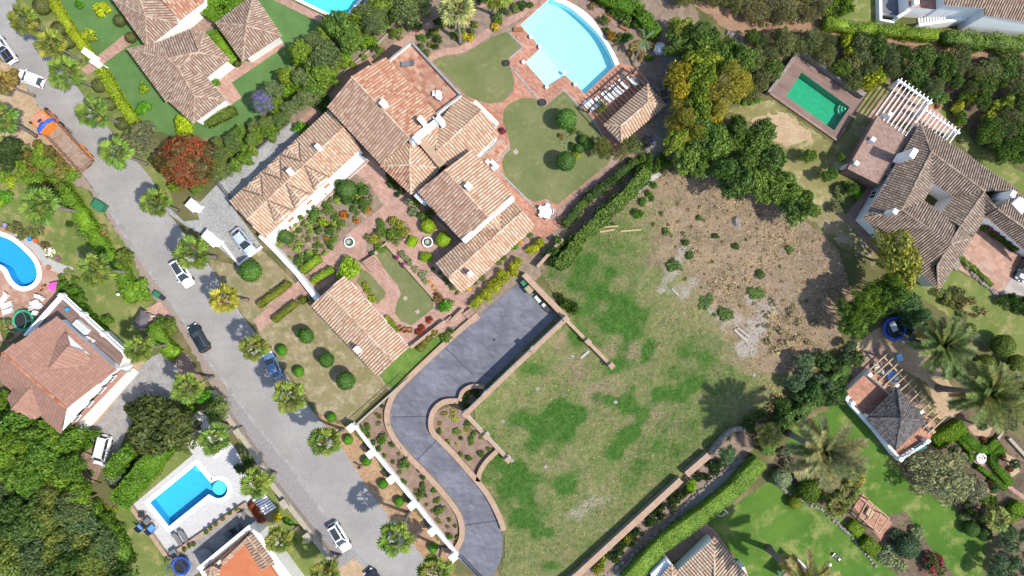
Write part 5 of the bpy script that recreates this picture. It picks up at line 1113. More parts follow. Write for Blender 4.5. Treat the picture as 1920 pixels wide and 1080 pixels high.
fr_ = wallpath('railing_plinth', [(667,798),(762,712)], .3, .6, M['beigewall'], 'pale plinth wall under the dark street-side railing', 'wall', at=.6)
railing([(665,796),(715,752),(762,710)], 2.2, 'dark metal railing on a pale plinth beside the entrance lawn', step=.5, z0=.6)
railing([(403,340),(430,374)], 1.8, 'dark sliding gate closing the cobbled strip', 'sliding_gate', .3, cat='gate')
railing([(866,1050),(910,1096)], 1.8, 'dark driveway gate beside the white pillar', 'driveway_gate', .3, cat='gate')
for q, sz, lb in (((395,447), (2.2, 1.2), 'long white gate block beside the cobbled forecourt'), ((361,385), (1.4, 1.2), 'square white gate block on the street corner lawn')):
    p = W(*q, 2.0); r_ = thing('gate_block', lb, 'gate pillar', (p.x, p.y, 0)); lpart('block', MB().box((0,0,1.0), (sz[0], sz[1], 2.0), -.72), M['white'], r_); lpart('cap', MB().box((0,0,2.06), (sz[0]+.25, sz[1]+.25, .12), -.72), M['white'], r_)
for q, lb in (((165,100), 'white gate pillar with the hedge above the brick path'), ((180,118), 'white gate pillar below the brick path to the tiled house')):
    p = W(*q, 1.8); r_ = thing('gate_pillar', lb, 'gate pillar', (p.x, p.y, 0)); lpart('pillar', MB().box((0,0,.9), (1.6, .7, 1.8), -.6), M['white'], r_); lpart('cap', MB().box((0,0,1.85), (1.8, .9, .1), -.6), M['white'], r_)
railing([(168,104),(178,116)], 1.2, 'small dark gate between the white pillars of the brick path', 'garden_gate', .25, cat='gate')
# steps
def steps(a, b, c, n, label, m='brick', h=.15):
    """n steps between edge a-b and the edge starting at c."""
    root = thing('garden_steps', label, 'steps', W(*a)); a, b, c = [np.array(q, float) for q in (a, b, c)]
    for k in range(n):
        o = (c-a)*k/n; o2 = (c-a)*(k+.92)/n; part('step', MB().prism(G([a+o, b+o, b+o2, a+o2]), 0, .1+h*(n-k)), M[m], root)
steps((681,492),(700,480),(702,517), 7, 'brick steps leading down between the two courtyard lawns')
steps((836,600),(846,592),(848,612), 4, 'brick steps at the end of the courtyard lawn')
steps((1778,492),(1790,482),(1790,508), 4, 'pale steps down from the terracotta yard', 'stone')
steps((566,521),(578,512),(578,533), 3, 'dark brick steps at the courtyard gateway', 'brick_dull')
steps((868,588),(882,577),(888,607), 4, 'shaded brick steps from the drive to the courtyard')
# ------------------------------------------------------------------ vehicles
def heading(a, b): return math.atan2(-(a[1]-b[1]), a[0]-b[0])      # nose pixel a, tail pixel b
def loft(secs, n):
    mb = MB(); vs = [p for s_ in secs for p in s_]; fs = []
    for i_ in range(len(secs)-1):
        for k in range(n-1): fs.append((i_*n+k, i_*n+k+1, (i_+1)*n+k+1, (i_+1)*n+k))
    fs += [tuple(range(n)), tuple(range((len(secs)-1)*n, len(secs)*n))[::-1]]; return mb.add(vs, fs)
def wheel(root, x, y, r_=.33, w=.22):
    t = MB(); R = Matrix.Rotation(math.pi/2, 3, 'X'); prof = [(r_*.62, -w/2), (r_*.96, -w/2), (r_, -w*.3), (r_, w*.3), (r_*.96, w/2), (r_*.62, w/2)]
    t.lathe(prof, 16); t.v = [tuple(R@Vector(v)+Vector((x, y, r_))) for v in t.v]; o = lpart('wheel', t, M['rubber'], root, True)
    d = MB().lathe([(r_*.62, -w*.42), (r_*.62, w*.42)], 10); d.v = [tuple(R@Vector(v)+Vector((x, y, r_))) for v in d.v]; lpart('rim', d, M['steel'], o)
def car(nose, tail, label, col, name='parked_car', style='hatch', L=4.4, Wd=1.8, Hh=1.5, roofcol=None, metal=.0, rough=.25, group=None):
    mid = ((nose[0]+tail[0])/2, (nose[1]+tail[1])/2); p = W(*mid, .8); root = thing(name, label, 'pickup' if style == 'pickup' else ('van' if style == 'van' else 'car'), (p.x, p.y, .04), heading(nose, tail), group)
    pm_ = paint('car_paint_%d_%d_%d' % tuple(int(c*255) for c in col), col, rough, metal); hw = Wd/2; sh_ = Hh*.62
    X = [-.5, -.485, -.44, -.3, -.1, .1, .22, .36, .44, .485, .5]; HW = [.72, .86, .95, 1, 1, 1, .99, .96, .9, .78, .6]
    D = {'hatch': [.55, .8, .94, .97, 1, 1, .97, .9, .83, .7, .48], 'sedan': [.5, .8, .9, .94, .98, 1, .97, .88, .8, .66, .45]}.get(style, [.55, .85, .98, 1, 1, 1, .98, .92, .86, .74, .5])
    secs = []
    for x, w, d in zip(X, HW, D):
        w *= hw; z = d*sh_; secs.append([(x*L, -w*.94, .22), (x*L, -w, .45), (x*L, -w*.985, z*.82), (x*L, -w*.86, z*.97), (x*L, -w*.4, z*1.02), (x*L, w*.4, z*1.02), (x*L, w*.86, z*.97), (x*L, w*.985, z*.82), (x*L, w, .45), (x*L, w*.94, .22)])
    lpart('body', loft(secs, 10), pm_, root, True)
    rb, rt, ft, fb = {'hatch': (-.47, -.38, .06, .24), 'suv': (-.48, -.41, .07, .24), 'van': (-.485, -.45, .2, .34), 'sedan': (-.40, -.25, .07, .24), 'pickup': (-.06, -.03, .15, .26)}[style]
    zb, zt = sh_*.97, Hh; b_, t_ = hw*.88, hw*.70
    def fr(x, w, z): return [(x*L, -w, z), (x*L, w, z)]
    V = fr(rb, b_*.92, zb)+fr(fb, b_*.96, zb)+fr(ft, t_, zt-.05)+fr(rt, t_*.97, zt-.05)
    g = MB().add(V, [(0,1,7,6), (2,4,5,3), (0,6,4,2), (1,3,5,7)]); go = lpart('windows', g, M['glass'], root)
    rsec = [[(x*L, -w, z), (x*L, -w*.8, z+.05), (x*L, 0, z+.075), (x*L, w*.8, z+.05), (x*L, w, z)] for x, w, z in ((rt-.01, t_*.98, zt-.06), (rt+.03, t_*1.02, zt-.03), ((rt+ft)/2, t_*1.04, zt), (ft-.03, t_*1.02, zt-.03), (ft+.005, t_, zt-.06))]
    ro = lpart('roof', loft(rsec, 5), pm_, root, True)
    if roofcol: lpart('sunroof', MB().box(((rt+ft)/2*L, 0, zt+.075), ((ft-rt)*L*.8, t_*1.5, .02)), roofcol, ro)
    for sy in (-1, 1):
        [lpart('pillar', MB().bar(*q), pm_, root) for q in (((fb*L, sy*b_*.96, zb+.02), (ft*L, sy*t_, zt), .09, .06), ((rb*L, sy*b_*.92, zb+.02), (rt*L, sy*t_*.97, zt), .14, .08), (((fb+rb)/2*L*.6, sy*b_*.95, zb), ((ft+rt)/2*L*.7, sy*t_, zt), .07, .05))]
        lpart('headlight', MB().box((L*.455, sy*hw*.62, sh_*.72), (.28, .36, .14), -sy*.35), solid('lamp_lens', (.7, .72, .75), .1), root)
        lpart('tail_light', MB().box((-L*.472, sy*hw*.68, sh_*.8), (.16, .3, .18), sy*.25), solid('red_lens', (.35, .02, .02), .2), root)
        lpart('mirror', MB().box((fb*L*.86, sy*(hw+.1), sh_*1.02), (.14, .22, .14)), pm_, root)
        for sx in (-.31, .31): wheel(root, sx*L, sy*(hw-.12))
    lpart('windscreen_edge', MB().bar((fb*L+.02, -b_*.93, zb+.015), (fb*L+.02, b_*.93, zb+.015), .12, .03), M['rubber'], root)
    if style == 'pickup':
        lpart('load_bed', MB().box((-.27*L, 0, sh_*1.03), (L*.36, Wd*.74, .04)), M['rubber'], root)
        for yy in (-.3, .3): lpart('load_bar', MB().bar((-.43*L, yy, Hh*.95), (-.1*L, yy, Hh*.95), .08, .06), M['steel'], root)
        for xx in (-.42, -.12): lpart('load_hoop', MB().bar((xx*L, -hw*.8, Hh*.94), (xx*L, hw*.8, Hh*.94), .08, .06), M['steel'], root)
    if style in ('suv', 'van'):
        for sy in (-1, 1): lpart('roof_rail', MB().bar((rt*L+.2, sy*t_*.93, zt+.09), (ft*L-.25, sy*t_*.93, zt+.09), .05, .05), M['steel'], root)
    return root
WHT = (.78, .78, .78)
car((33,138),(80,156), 'white hatchback standing across the road end by the dirt shoulder', WHT, style='hatch', L=4.1)
car((-12,66),(24,118), 'silver pickup with dark load bed cut off by the picture edge', (.55, .56, .58), 'pickup_truck', 'pickup', L=5.1, Wd=1.85, Hh=1.75)
car((472,474),(438,430), 'silver car parked on the cobbled forecourt', (.44, .52, .6), style='sedan', L=4.5, metal=.2)
car((357,538),(325,486), 'white car with black glass roof driving along the road', WHT, style='suv', L=4.6, Hh=1.6, roofcol=M['glass'])
car((359,610),(386,658), 'black car parked on the garden side of the road', (.012, .016, .02), style='suv', L=4.5)
car((501,664),(521,708), 'blue-grey car parked under a street palm', (.12, .2, .34), style='sedan', L=4.3, metal=.3)
car((185,869),(198,819), 'white people carrier parked beside the gravel yard', WHT, 'parked_van', 'van', L=4.5, Wd=1.85, Hh=1.8)
car((651,1032),(621,982), 'white car with large dark sunroof on the gravel verge side', (.74, .76, .77), style='suv', L=4.7, Hh=1.6, roofcol=M['glass'])
car((690,1072),(722,1112), 'black car at the road edge mostly out of view', (.015, .017, .022), style='suv', L=4.5)
car((1914,522),(1936,482), 'dark grey car on the parking strip cut off by the picture edge', (.06, .07, .08), style='hatch', L=4.3)
def truck():
    nose, tail = (76,216), (164,312); p = W(120, 264, 1.5); root = thing('tipper_truck', 'orange tipper truck with blue rolled tarpaulin and empty tan load box', 'truck', (p.x, p.y, .04), heading(nose, tail))
    og = mat('orange_truck_paint', (.62, .17, .02), (.68, .22, .04), 2, rough=.35); tn = mat('worn_tan_steel', ph(222, 172, 134), ph(196, 140, 104), 1.5, ph(232, 190, 156), 5); inn_ = mat('dusty_box_floor', ph(190, 166, 146), ph(160, 136, 120), 1.2, ph(210, 186, 164), 4)
    lpart('chassis', MB().box((-.2, 0, .85), (9.6, .95, .3)), M['iron'], root)
    cab = loft([[(x, -w, .6), (x, -w, zt*.93), (x, -w*.88, zt), (x, w*.88, zt), (x, w, zt*.93), (x, w, .6)] for x, w, zt in ((3.05, 1.22, 2.9), (3.3, 1.24, 3.02), (4.6, 1.22, 2.98), (5.05, 1.17, 2.1), (5.2, 1.1, 1.1))], 6); co_ = lpart('cab', cab, og, root)
    lpart('cab_roof', MB().box((4.0, 0, 3.03), (1.5, 1.9, .08)), mat('faded_cab_roof', ph(232, 180, 160), ph(226, 140, 90), 1.2), co_); lpart('roof_hatch', MB().box((3.6, .1, 3.08), (.35, .6, .08)), M['iron'], co_)
    lpart('windscreen', MB().add([(4.66, -1.08, 2.86), (4.66, 1.08, 2.86), (5.08, 1.1, 2.0), (5.08, -1.1, 2.0)], [(0,3,2,1)]), M['glass'], co_)
    lpart('bumper', MB().box((5.2, 0, .75), (.25, 2.4, .45)), M['iron'], root)
    for sy in (-1, 1): lpart('mirror', MB().box((4.75, sy*1.5, 2.3), (.2, .3, .5)), M['iron'], root); lpart('headlight', MB().box((5.2, sy*.9, 1.15), (.12, .35, .22)), solid('lamp_lens', (.7, .72, .75), .1), root); lpart('side_window', MB().box((4.15, sy*1.235, 2.25), (.9, .04, .7)), M['glass'], co_)
    tp = mat('blue_tarpaulin', (.02, .07, .42), (.03, .1, .5), 4, rough=.5); lpart('rolled_tarpaulin', MB().tube([(2.35, -1.45, 2.6), (2.6, -1.0, 3.1), (2.75, 0, 3.3), (2.6, 1.0, 3.1), (2.35, 1.45, 2.6)], [.28, .36, .38, .36, .28], 9), tp, root, True)
    L0, L1, w, zb, zt = 2.2, -4.9, 1.25, 1.35, 2.75
    lpart('box_floor', MB().box(((L0+L1)/2, 0, zb), (L0-L1, 2*w, .12)), inn_, root)
    for sy in (-1, 1):
        s_ = lpart('box_side', MB().box(((L0+L1)/2, sy*w, (zb+zt)/2), (L0-L1, .1, zt-zb)), tn, root)
        for k in range(8): lpart('rib', MB().box((L1+.4+k*.92, sy*(w+.08), (zb+zt)/2), (.12, .06, zt-zb-.1)), tn, s_)
        for k in range(7): lpart('inner_rib', MB().box((L1+.6+k*.9, sy*(w-.1), (zb+zt)/2-.1), (.3, .14, zt-zb-.3)), inn_, s_)
        lpart('side_tank', MB().box((1.0, sy*1.2, .85), (1.1, .5, .55)), M['steel'], root); lpart('mudguard', MB().box((-3.2, sy*1.25, 1.15), (2.7, .3, .08)), og, root)
        for xx in (4.2, 2.6, -2.4, -3.7): wheel(root, xx, sy*1.05, .5, .32)
    lpart('headboard', MB().box((L0+.02, 0, 2.2), (.12, 2*w+.1, 1.8)), og, root); lpart('canopy', MB().box((L0+.2, 0, 3.1), (.55, 2*w, .08)), og, root)
    t = MB().box((L1-.28, 0, (zb+zt)/2+.05), (.1, 2*w+.1, zt-zb+.1)); t.v = [(x-(.5 if z > 2 else 0), y, z) for x, y, z in t.v]; lpart('tailgate', t, tn, root)
truck()
# ------------------------------------------------------------------ furniture and small things
def lounger(px, py, rz, label, group=None, m='white', cush=None, z=0.0, s=1.0, name='sun_lounger'):
    p = W(px, py, z+.4); root = thing(name, label, 'lounger', (p.x, p.y, z), rz, group); c = cush or M['frame']
    lpart('seat', MB().box((-.25, 0, .36), (1.3*s, .68, .09)), c, root); b = MB().bar((.35*s, 0, .42), (1.0*s, 0, .82), .68, .09); lpart('backrest', b, c, root); lpart('frame', MB().box((0, .33, .27), (1.9*s, .05, .07)).box((0, -.33, .27), (1.9*s, .05, .07)), M[m] if isinstance(m, str) else m, root)
    for sx in (-.8, .75):
        for sy in (-.3, .3): lpart('leg', MB().box((sx*s, sy, .13), (.06, .06, .26)), M[m] if isinstance(m, str) else m, root)
    return root
for k, (x, y) in enumerate([(1103,199),(1111,194),(1125,190),(1137,181),(1144,176),(1152,170),(1158,166),(1168,157),(1184,151)]): lounger(x, y, -.78, 'white sun lounger under the dark pergola beside the pool', 'loungers under the pergola')
lounger(764, 119, .1, 'dark grey lounger alone on the villa roof terrace', z=5.0, m='iron', cush=M['grey'])
for x, y in ((333,1012),(344,1006)): lounger(x, y, 2.1, 'grey lounger on the white deck below the rectangular pool', 'grey loungers on the white deck', 'iron', M['grey'], s=1.1)
for x, y, a in ((12,572,.35),(15,583,.35),(6,560,.9)): lounger(x, y, a, 'white plastic lounger on the terracotta terrace by the trampoline', 'white terrace loungers')
blu = solid('blue_cushion', (.1, .25, .6))
def armchair(px, py, rz, label, group=None, m=None, cush=None, s=1.0, z=0.0, name='garden_chair', cat='chair'):
    p = W(px, py, z+.4); root = thing(name, label, cat, (p.x, p.y, z), rz, group); m = m or M['frame']
    lpart('seat', MB().box((0, 0, .4*s), (.5*s, .5*s, .07)), cush or m, root); lpart('backrest', MB().box((-.25*s, 0, .66*s), (.07, .5*s, .5*s)), m, root)
    for sx in (-.22, .22):
        for sy in (-.22, .22): lpart('leg', MB().box((sx*s, sy*s, .19*s), (.05, .05, .38*s)), m, root)
    for sy in (-.27, .27): lpart('arm', MB().box((0, sy*s, .58*s), (.5*s, .06, .05)), m, root)
    return root
def table(px, py, r_, label, m=None, z=0.0, h=.74, square=False, rz=0, group=None):
    p = W(px, py, z+h); root = thing('garden_table', label, 'table', (p.x, p.y, z), rz, group); m = m or M['frame']
    if square: lpart('table_top', MB().box((0,0,h), (r_*2, r_*1.4, .06)), m, root); [lpart('leg', MB().box((sx*r_*.85, sy*r_*.55, (h-.03)/2), (.07, .07, h-.03)), m, root) for sx in (-1, 1) for sy in (-1, 1)]
    else: lpart('table_top', MB().lathe([(r_*.95, h-.05), (r_, h-.02), (r_*.97, h)], 20), m, root); lpart('pedestal', MB().lathe([(.3, 0), (.28, .05), (.06, .1), (.06, h-.05)], 10), m, root)
    return root
table(821,176,.55,'round white table on the villa roof terrace', z=5.0); armchair(815,176,3.1,'white chair beside the table on the villa roof terrace',z=5.0,s=1.2); armchair(824,184,1.2,'white chair below the table on the villa roof terrace',z=5.0,s=1.2)
table(1023,397,.9,'round white table on the villa patio by the lawn corner')
for a in range(5): armchair(1023+11*math.cos(a*1.257), 397+11*math.sin(a*1.257), math.pi-a*1.257+math.pi*0, 'white chair round the patio table by the lawn corner', 'patio table chairs', s=1.1)
for x, y in ((915,304),(924,305),(931,312),(926,316)): armchair(x, y, .8, 'white chair beside the tiled hot-tub patio', 'hot-tub patio chairs', s=1.2)
for x, y, a in ((752,616,2.2),(760,619,2.0),(769,619,1.6)): armchair(x, y, a, 'brown wooden chair at the end of the courtyard lawn', 'wooden courtyard chairs', M['wood'], s=1.3)
for x, y in ((71,556),(80,560),(62,570),(70,567),(77,573),(60,577),(69,587)): armchair(x, y, random.uniform(0, 6), 'white plastic chair gathered by the green trampoline', 'white plastic chairs', s=1.15)
table(67,572,.55,'pale table among white plastic chairs on the terracotta terrace')
for x, y, lb, cu in ((268,985,'blue-cushioned armchair beside the lower lawn',blu),(287,990,'small blue-cushioned chair on the white deck corner',blu),(279,977,'dark grey armchair on the white deck corner',M['grey'])): armchair(x, y, .8, lb, None, M['iron'], cu, s=2.0)
table(265,966,.5,'dark folding table at the corner of the white deck', M['iron'], square=True)
for x, y, lb in ((430,1000,'dark outdoor armchair in the sunken court under the wall'),(448,989,'dark outdoor armchair near the planter in the sunken court')): armchair(x, y, 2.2, lb, None, M['iron'], M['grey'], s=1.7)
table(439,995,.6,'dark coffee table between the sunken court armchairs', M['iron'], h=.4, square=True, rz=.65)
armchair(329,1036,2.2,'grey sofa chair at the deck corner above the sunken court',None,M['concrete'],M['grey'],s=2.4)
armchair(456,965,3.6,'white hanging armchair in the corner of the sunken court',None,M['concrete'],M['concrete'],s=2.2)
table(384,1043,1.15,'round grey table in the sunken court', M['concrete'])
table(368,803,.7,'dark dining table on the upper part of the white deck', M['darkwood'], square=True, rz=.2)
for x, y in ((355,815),(371,816)): armchair(x, y, 1.6, 'dark chair by the dining table on the white deck', 'white deck dining chairs', M['iron'], s=1.3)
for k in range(3): 
    a, b = W(383+k*9, 848+k*5, .5), W(392+k*12, 836+k*5, .5); r_ = thing('deck_bench', 'thin pale bench on the white deck beneath the palm', 'bench', (a.x, a.y, 0), group='pale deck benches'); part('slab', MB().bar(a, b, .5, .12), M['frame'], r_); part('leg', MB().bar(a-Vector((0,0,.12)), a.lerp(b,.12)-Vector((0,0,.12)), .4, .36), M['frame'], r_); part('leg', MB().bar(a.lerp(b,.88)-Vector((0,0,.12)), b-Vector((0,0,.12)), .4, .36), M['frame'], r_)
def fountain(px, py, r_, label):
    p = W(px, py, .4); root = thing('fountain', label, 'fountain', (p.x, p.y, 0))
    lpart('basin', MB().lathe([(r_, 0), (r_*1.02, .45), (r_*1.05, .5), (r_*.85, .5), (r_*.8, .2), (.05, .18)], 24), M['white'], root); lpart('water', MB().lathe([(r_*.83, .38), (.01, .385)], 24), watermat('fountain_water', (.45, .62, .58)), root)
    lpart('column', MB().lathe([(.22, .18), (.1, .5), (.08, .85)], 12), M['white'], root); lpart('bowl', MB().lathe([(.08, .8), (.3, .92), (.34, .98), (.27, .96), (.05, .9)], 18), M['beigewall'], root); lpart('finial', MB().lathe([(.06, .9), (.09, 1.05), (.02, 1.2)], 10), M['white'], root)
fountain(655, 454, .75, 'white tiered fountain at the centre of the brick courtyard'); fountain(802, 454, .75, 'round white fountain between the clipped green mounds'); p = W(1840, 859, .4); r_ = thing('fountain', 'octagonal white-rimmed fountain in the knot garden', 'fountain', (p.x, p.y, .05), .39); lpart('basin', MB().lathe([(.78, 0), (.8, .45), (.6, .45), (.55, .2), (.02, .18)], 8), M['white'], r_); lpart('spout', MB().lathe([(.2, .18), (.12, .5), (.16, .6), (.02, .66)], 8), M['beigewall'], r_); lpart('water', MB().lathe([(.57, .36), (.01, .365)], 8), watermat('dark_water', (.5, .42, .36)), r_)
wallpath('garden_wall', [(1855,788),(1884,806),(1868,828)], .45, .6, M['beigewall'], 'low pale wall zigzag above the knot garden', 'wall', at=.6); wallpath('garden_wall', [(1893,822),(1930,862)], .45, .6, M['beigewall'], 'low pale wall along the far knot garden bed', 'wall', at=.6)
def trampoline(px, py, r_, col, label, net=True):
    p = W(px, py, .8); root = thing('trampoline', label, 'trampoline', (p.x, p.y, 0)); c = mat('trampoline_pad', col, tuple(min(1, q*1.2) for q in col), 3, rough=.5)
    lpart('pad', MB().lathe([(r_*.8, .82), (r_, .82), (r_*1.02, .88), (r_, .92), (r_*.8, .9)], 28, cap=False), c, root); lpart('mat', MB().lathe([(r_*.82, .85), (.01, .84)], 28), M['net'], root)
    for k in range(6):
        a = k*1.047; x, y = r_*math.cos(a), r_*math.sin(a); lpart('leg', MB().tube([(x, y, 0), (x, y, .85)], .04, 6), M['steel'], root)
        if net: lpart('net_pole', MB().tube([(x*1.03, y*1.03, .85), (x*1.03, y*1.03, 2.6)], .035, 6), c, root)
    if net:
        lpart('top_ring', MB().tube([(r_*1.03*math.cos(t), r_*1.03*math.sin(t), 2.6) for t in np.linspace(0, 6.283, 25)], .03, 5), c, root)
        nb = MB()
        for k in range(40): a = k*6.283/40; nb.box((r_*1.02*math.cos(a), r_*1.02*math.sin(a), 1.72), (.012, .012, 1.7))
        lpart('safety_net', nb, M['net'], root)
trampoline(340, 1061, 1.35, (.02, .07, .32), 'blue trampoline beside the sunken court'); trampoline(44, 601, 1.6, (.03, .28, .13), 'green trampoline with dark net by the white balustrade'); trampoline(1677, 616, 1.75, (.02, .09, .4), 'blue trampoline on the sandy court under the conifers')
bx = solid('pale_board', (.5, .52, .54), .6); p = W(1676, 612, 1.0); tb = thing('foam_board', 'pale grey boards lying on the blue trampoline', 'board', (p.x, p.y, .95), .4); lpart('board', MB().box((0, 0, 0), (.9, 1.5, .06)), bx, tb)
# bins, drains, covers
def bin_(px, py, label, m, s=1.0, lid=None):
    p = W(px, py, 1.0*s); root = thing('rubbish_bin', label, 'bin', (p.x, p.y, .03), -.6); lpart('bin_body', MB().box((0, 0, .5*s), (1.2*s, .9*s, 1.0*s)), m, root); lpart('lid', MB().box((.05, 0, 1.04*s), (1.28*s, 1.0*s, .08)), lid or m, root); lpart('handle', MB().box((.65*s, 0, .9*s), (.06, .7*s, .06)), M['iron'], root)
    for sy in (-.35, .35): lpart('wheel', MB().lathe([(.08, -.04), (.08, .04)], 8, (-.4*s, sy*s, .08)), M['rubber'], root)
    return root
bin_(183, 385, 'green rubbish container on the gravel verge', M['green_plastic'], 1.35); bin_(293, 552, 'dark green wheelie bin by the brick entrance court', M['green_plastic'], .8); bin_(303, 558, 'small dark bin beside the wheelie bin', M['iron'], .6)
def cover(px, py, sz, label, m, group=None): p = W(px, py); lo_ = link('drain_cover', MB().box((0, 0, .09), (sz, sz, .14)).box((0, 0, .17), (sz*.75, sz*.75, .03)).mesh('drain_cover', m), None, (p.x, p.y, .02), .7, label, 'drain cover', group)
for x, y in ((760,559),(783,584)): cover(x, y, .6, 'pale square cover in the courtyard lawn', M['beigewall'], 'courtyard lawn covers')
for x, y in ((1073,668),(1413,703),(1008,729),(1154,754),(1023,875),(943,790),(960,863)): cover(x, y, .5, 'small white marker slab in the open lot grass', M['concrete'], 'lot marker slabs')
cover(226, 428, .9, 'concrete drain slab on the gravel verge', M['concrete']); cover(967, 285, .7, 'cream square cover in the lawn beside the villa', M['beigewall'])
cover(927, 637, .3, 'small dark drain in the grey driveway', M['iron'])
# white pool-edge globes
for x, y in ((995,69),(1012,88),(981,116),(1057,136),(1025,163),(1078,158)):
    p = W(x, y, .4); r_ = thing('globe_lamp', 'white globe lamp on the brick edge of the villa pool', 'lamp', (p.x, p.y, .03), group='pool globe lamps'); lpart('base', MB().lathe([(.22, 0), (.2, .1), (.12, .15)], 12), M['white'], r_); lpart('globe', MB().lathe([(.05, .13), (.25, .25), (.3, .42), (.24, .6), (.05, .7)], 14), M['white'], r_, True)
def planter(px, py, label, m, r_=.4, h=.5, group=None, name='plant_pot', z=0.0, col=MG, leafy=True):
    p = W(px, py, z+h); root = thing(name, label, 'pot', (p.x, p.y, z+.03), random.uniform(0, 6), group); lpart('pot', MB().lathe([(r_*.65, 0), (r_, h*.9), (r_*1.08, h*.9), (r_*1.08, h), (r_*.9, h), (r_*.85, h*.8), (.02, h*.8)], 14), m, root)
    if leafy: o = link('foliage', random.choice(PR['bush']), root, (0, 0, h*.7)); k = r_*1.15/.8; o.scale = (k, k, k); o.color = jit(col)
    return root
tc = mat('terracotta_pot', ph(176, 104, 76), ph(196, 124, 92), 4)
for x, y in ((363,1021),(355,1024),(346,1031),(387,998),(395,991),(405,983),(418,973),(431,962),(443,953)): planter(x, y, 'potted plant on the low wall above the sunken court', tc, .3, .4, 'pots along the deck wall', z=.55)
for x, y, c in ((242,950,BR),(315,1047,OL)): planter(x, y, 'leafy pot at the end of the tan deck wall beside the white deck', tc, .45, .5, 'deck wall end pots', col=c)
planter(1018, 192, 'dark round urn at the corner of the pool terrace', M['iron'], .5, .6, leafy=False); planter(950, 118, 'dark round urn where the upper lawn meets the pool deck', M['iron'], .45, .6, leafy=False)
for x, y in ((1140,33),(1170,51)):
    p = W(x, y, .5); r_ = thing('slatted_bench', 'brown slatted bench on the worn path behind the pool', 'bench', (p.x, p.y, .04), -.5, 'pool path benches')
    for k in range(4): lpart('slat', MB().box((0, -.2+k*.14, .45), (1.3, .11, .04)), M['wood'], r_)
    for k in range(3): lpart('slat', MB().box((0, .3, .58+k*.14), (1.3, .04, .1)), M['wood'], r_)
    for sx in (-.55, .55): lpart('leg', MB().box((sx, 0, .21), (.08, .5, .42)), M['iron'], r_)
p = W(972, 55, .5); r_ = thing('slatted_bench', 'red-brown bench at the corner of the pool terrace', 'bench', (p.x, p.y, .04), -.05)
for k in range(5): lpart('slat', MB().box((0, -.26+k*.13, .45), (1.4, .1, .05)), M['wood'], r_)
for sx in (-.6, .6): lpart('leg', MB().box((sx, 0, .21), (.08, .5, .42)), M['wood'], r_)
for x, y in ((603,343),(612,348),(570,375),(579,378),(536,407),(545,411)):
    p = W(x, y, .8); r_ = thing('loggia_bench', 'tan wooden bench on the white loggia of the west wing', 'bench', (p.x, p.y, .36), .72, 'loggia benches'); lpart('seat', MB().box((0, 0, .4), (1.05, .45, .06)), M['wood'], r_); lpart('backrest', MB().box((0, .22, .65), (1.05, .06, .4)), M['wood'], r_)
    for sx in (-.45, .45): lpart('leg', MB().box((sx, 0, .18), (.06, .4, .37)), M['wood'], r_)
# dumper on the driveway
p = W(988, 536, 1.0); r_ = thing('mini_dumper', 'green mini dumper with full skip at the head of the driveway', 'dumper', (p.x, p.y, .05), -.85); lpart('chassis', MB().box((0, 0, .45), (1.9, .7, .2)), M['iron'], r_); lpart('bonnet', MB().box((-.65, 0, .8), (.8, .9, .6)), M['green_plastic'], r_); lpart('skip', MB().box((.6, 0, .9), (1.1, 1.1, .55), taper=1.15), M['green_plastic'], r_); lpart('load', MB().box((.6, 0, 1.17), (1.05, 1.05, .1)), M['sand'], r_)
for sx in (-.65, .6):
    for sy in (-.55, .55): wheel(r_, sx, sy, .3, .2)
p = W(1008, 561, .4); r_ = thing('tool_chest', 'pale green tool chest on the driveway beside the tan wall', 'box', (p.x, p.y, .05), -.85); lpart('chest', MB().box((0, 0, .22), (1.1, .45, .44)), solid('pale_green', (.42, .5, .42)), r_); lpart('lid', MB().box((0, 0, .47), (1.15, .5, .06)), solid('pale_green', (.42, .5, .42)), r_)
p = W(1026, 579, .5); r_ = thing('hand_cart', 'dark hand cart below the tan wall on the driveway', 'cart', (p.x, p.y, .05), -.8); lpart('tray', MB().box((0, 0, .45), (1.0, .6, .2), taper=1.2), M['iron'], r_); lpart('handle', MB().bar((-.5, 0, .6), (-1.0, 0, .85), .5, .05), M['steel'], r_)
for sy in (-.3, .3): wheel(r_, .2, sy, .2, .1)
# planks on the lot
for a, b, w in (((1122,427),(1158,424),.22),((1124,435),(1152,431),.26),((1163,434),(1201,431),.24),((1089,671),(1104,658),.35),((1376,618),(1400,640),.3),((1382,614),(1404,632),.22),((1259,541),(1271,554),.2)):
    A, B = W(*a), W(*b); A.z = B.z = .34; o = link('loose_plank', MB().bar(A, B, w, .08).mesh('loose_plank', M['palewood'] if a[0] < 1200 and a[1] < 500 else M['chipping']), None, label='pale plank lying loose on the open lot', cat='plank', group='loose planks', recentre=True)
def rock(px, py, r_, label, group=None):
    mb = MB(); rr = random.Random(int(px)); n = 9; prof = []
    for i_ in range(5): 
        t = i_/4; prof.append([Vector((r_*(1-.55*t*t)*rr.uniform(.8, 1.15)*math.cos(6.283*k/n), r_*.75*(1-.55*t*t)*rr.uniform(.8, 1.15)*math.sin(6.283*k/n), r_*.7*t*rr.uniform(.85, 1.1)-.05)) for k in range(n)])
    vs = [v for q in prof for v in q]; mb.add(vs, [(i_*n+k, i_*n+(k+1) % n, (i_+1)*n+(k+1) % n, (i_+1)*n+k) for i_ in range(4) for k in range(n)]+[tuple(range(4*n, 5*n))]); p = W(px, py); link('boulder', mb.mesh('boulder', M['stone']), None, (p.x, p.y, .06), rr.uniform(0, 6), label, 'rock', group)
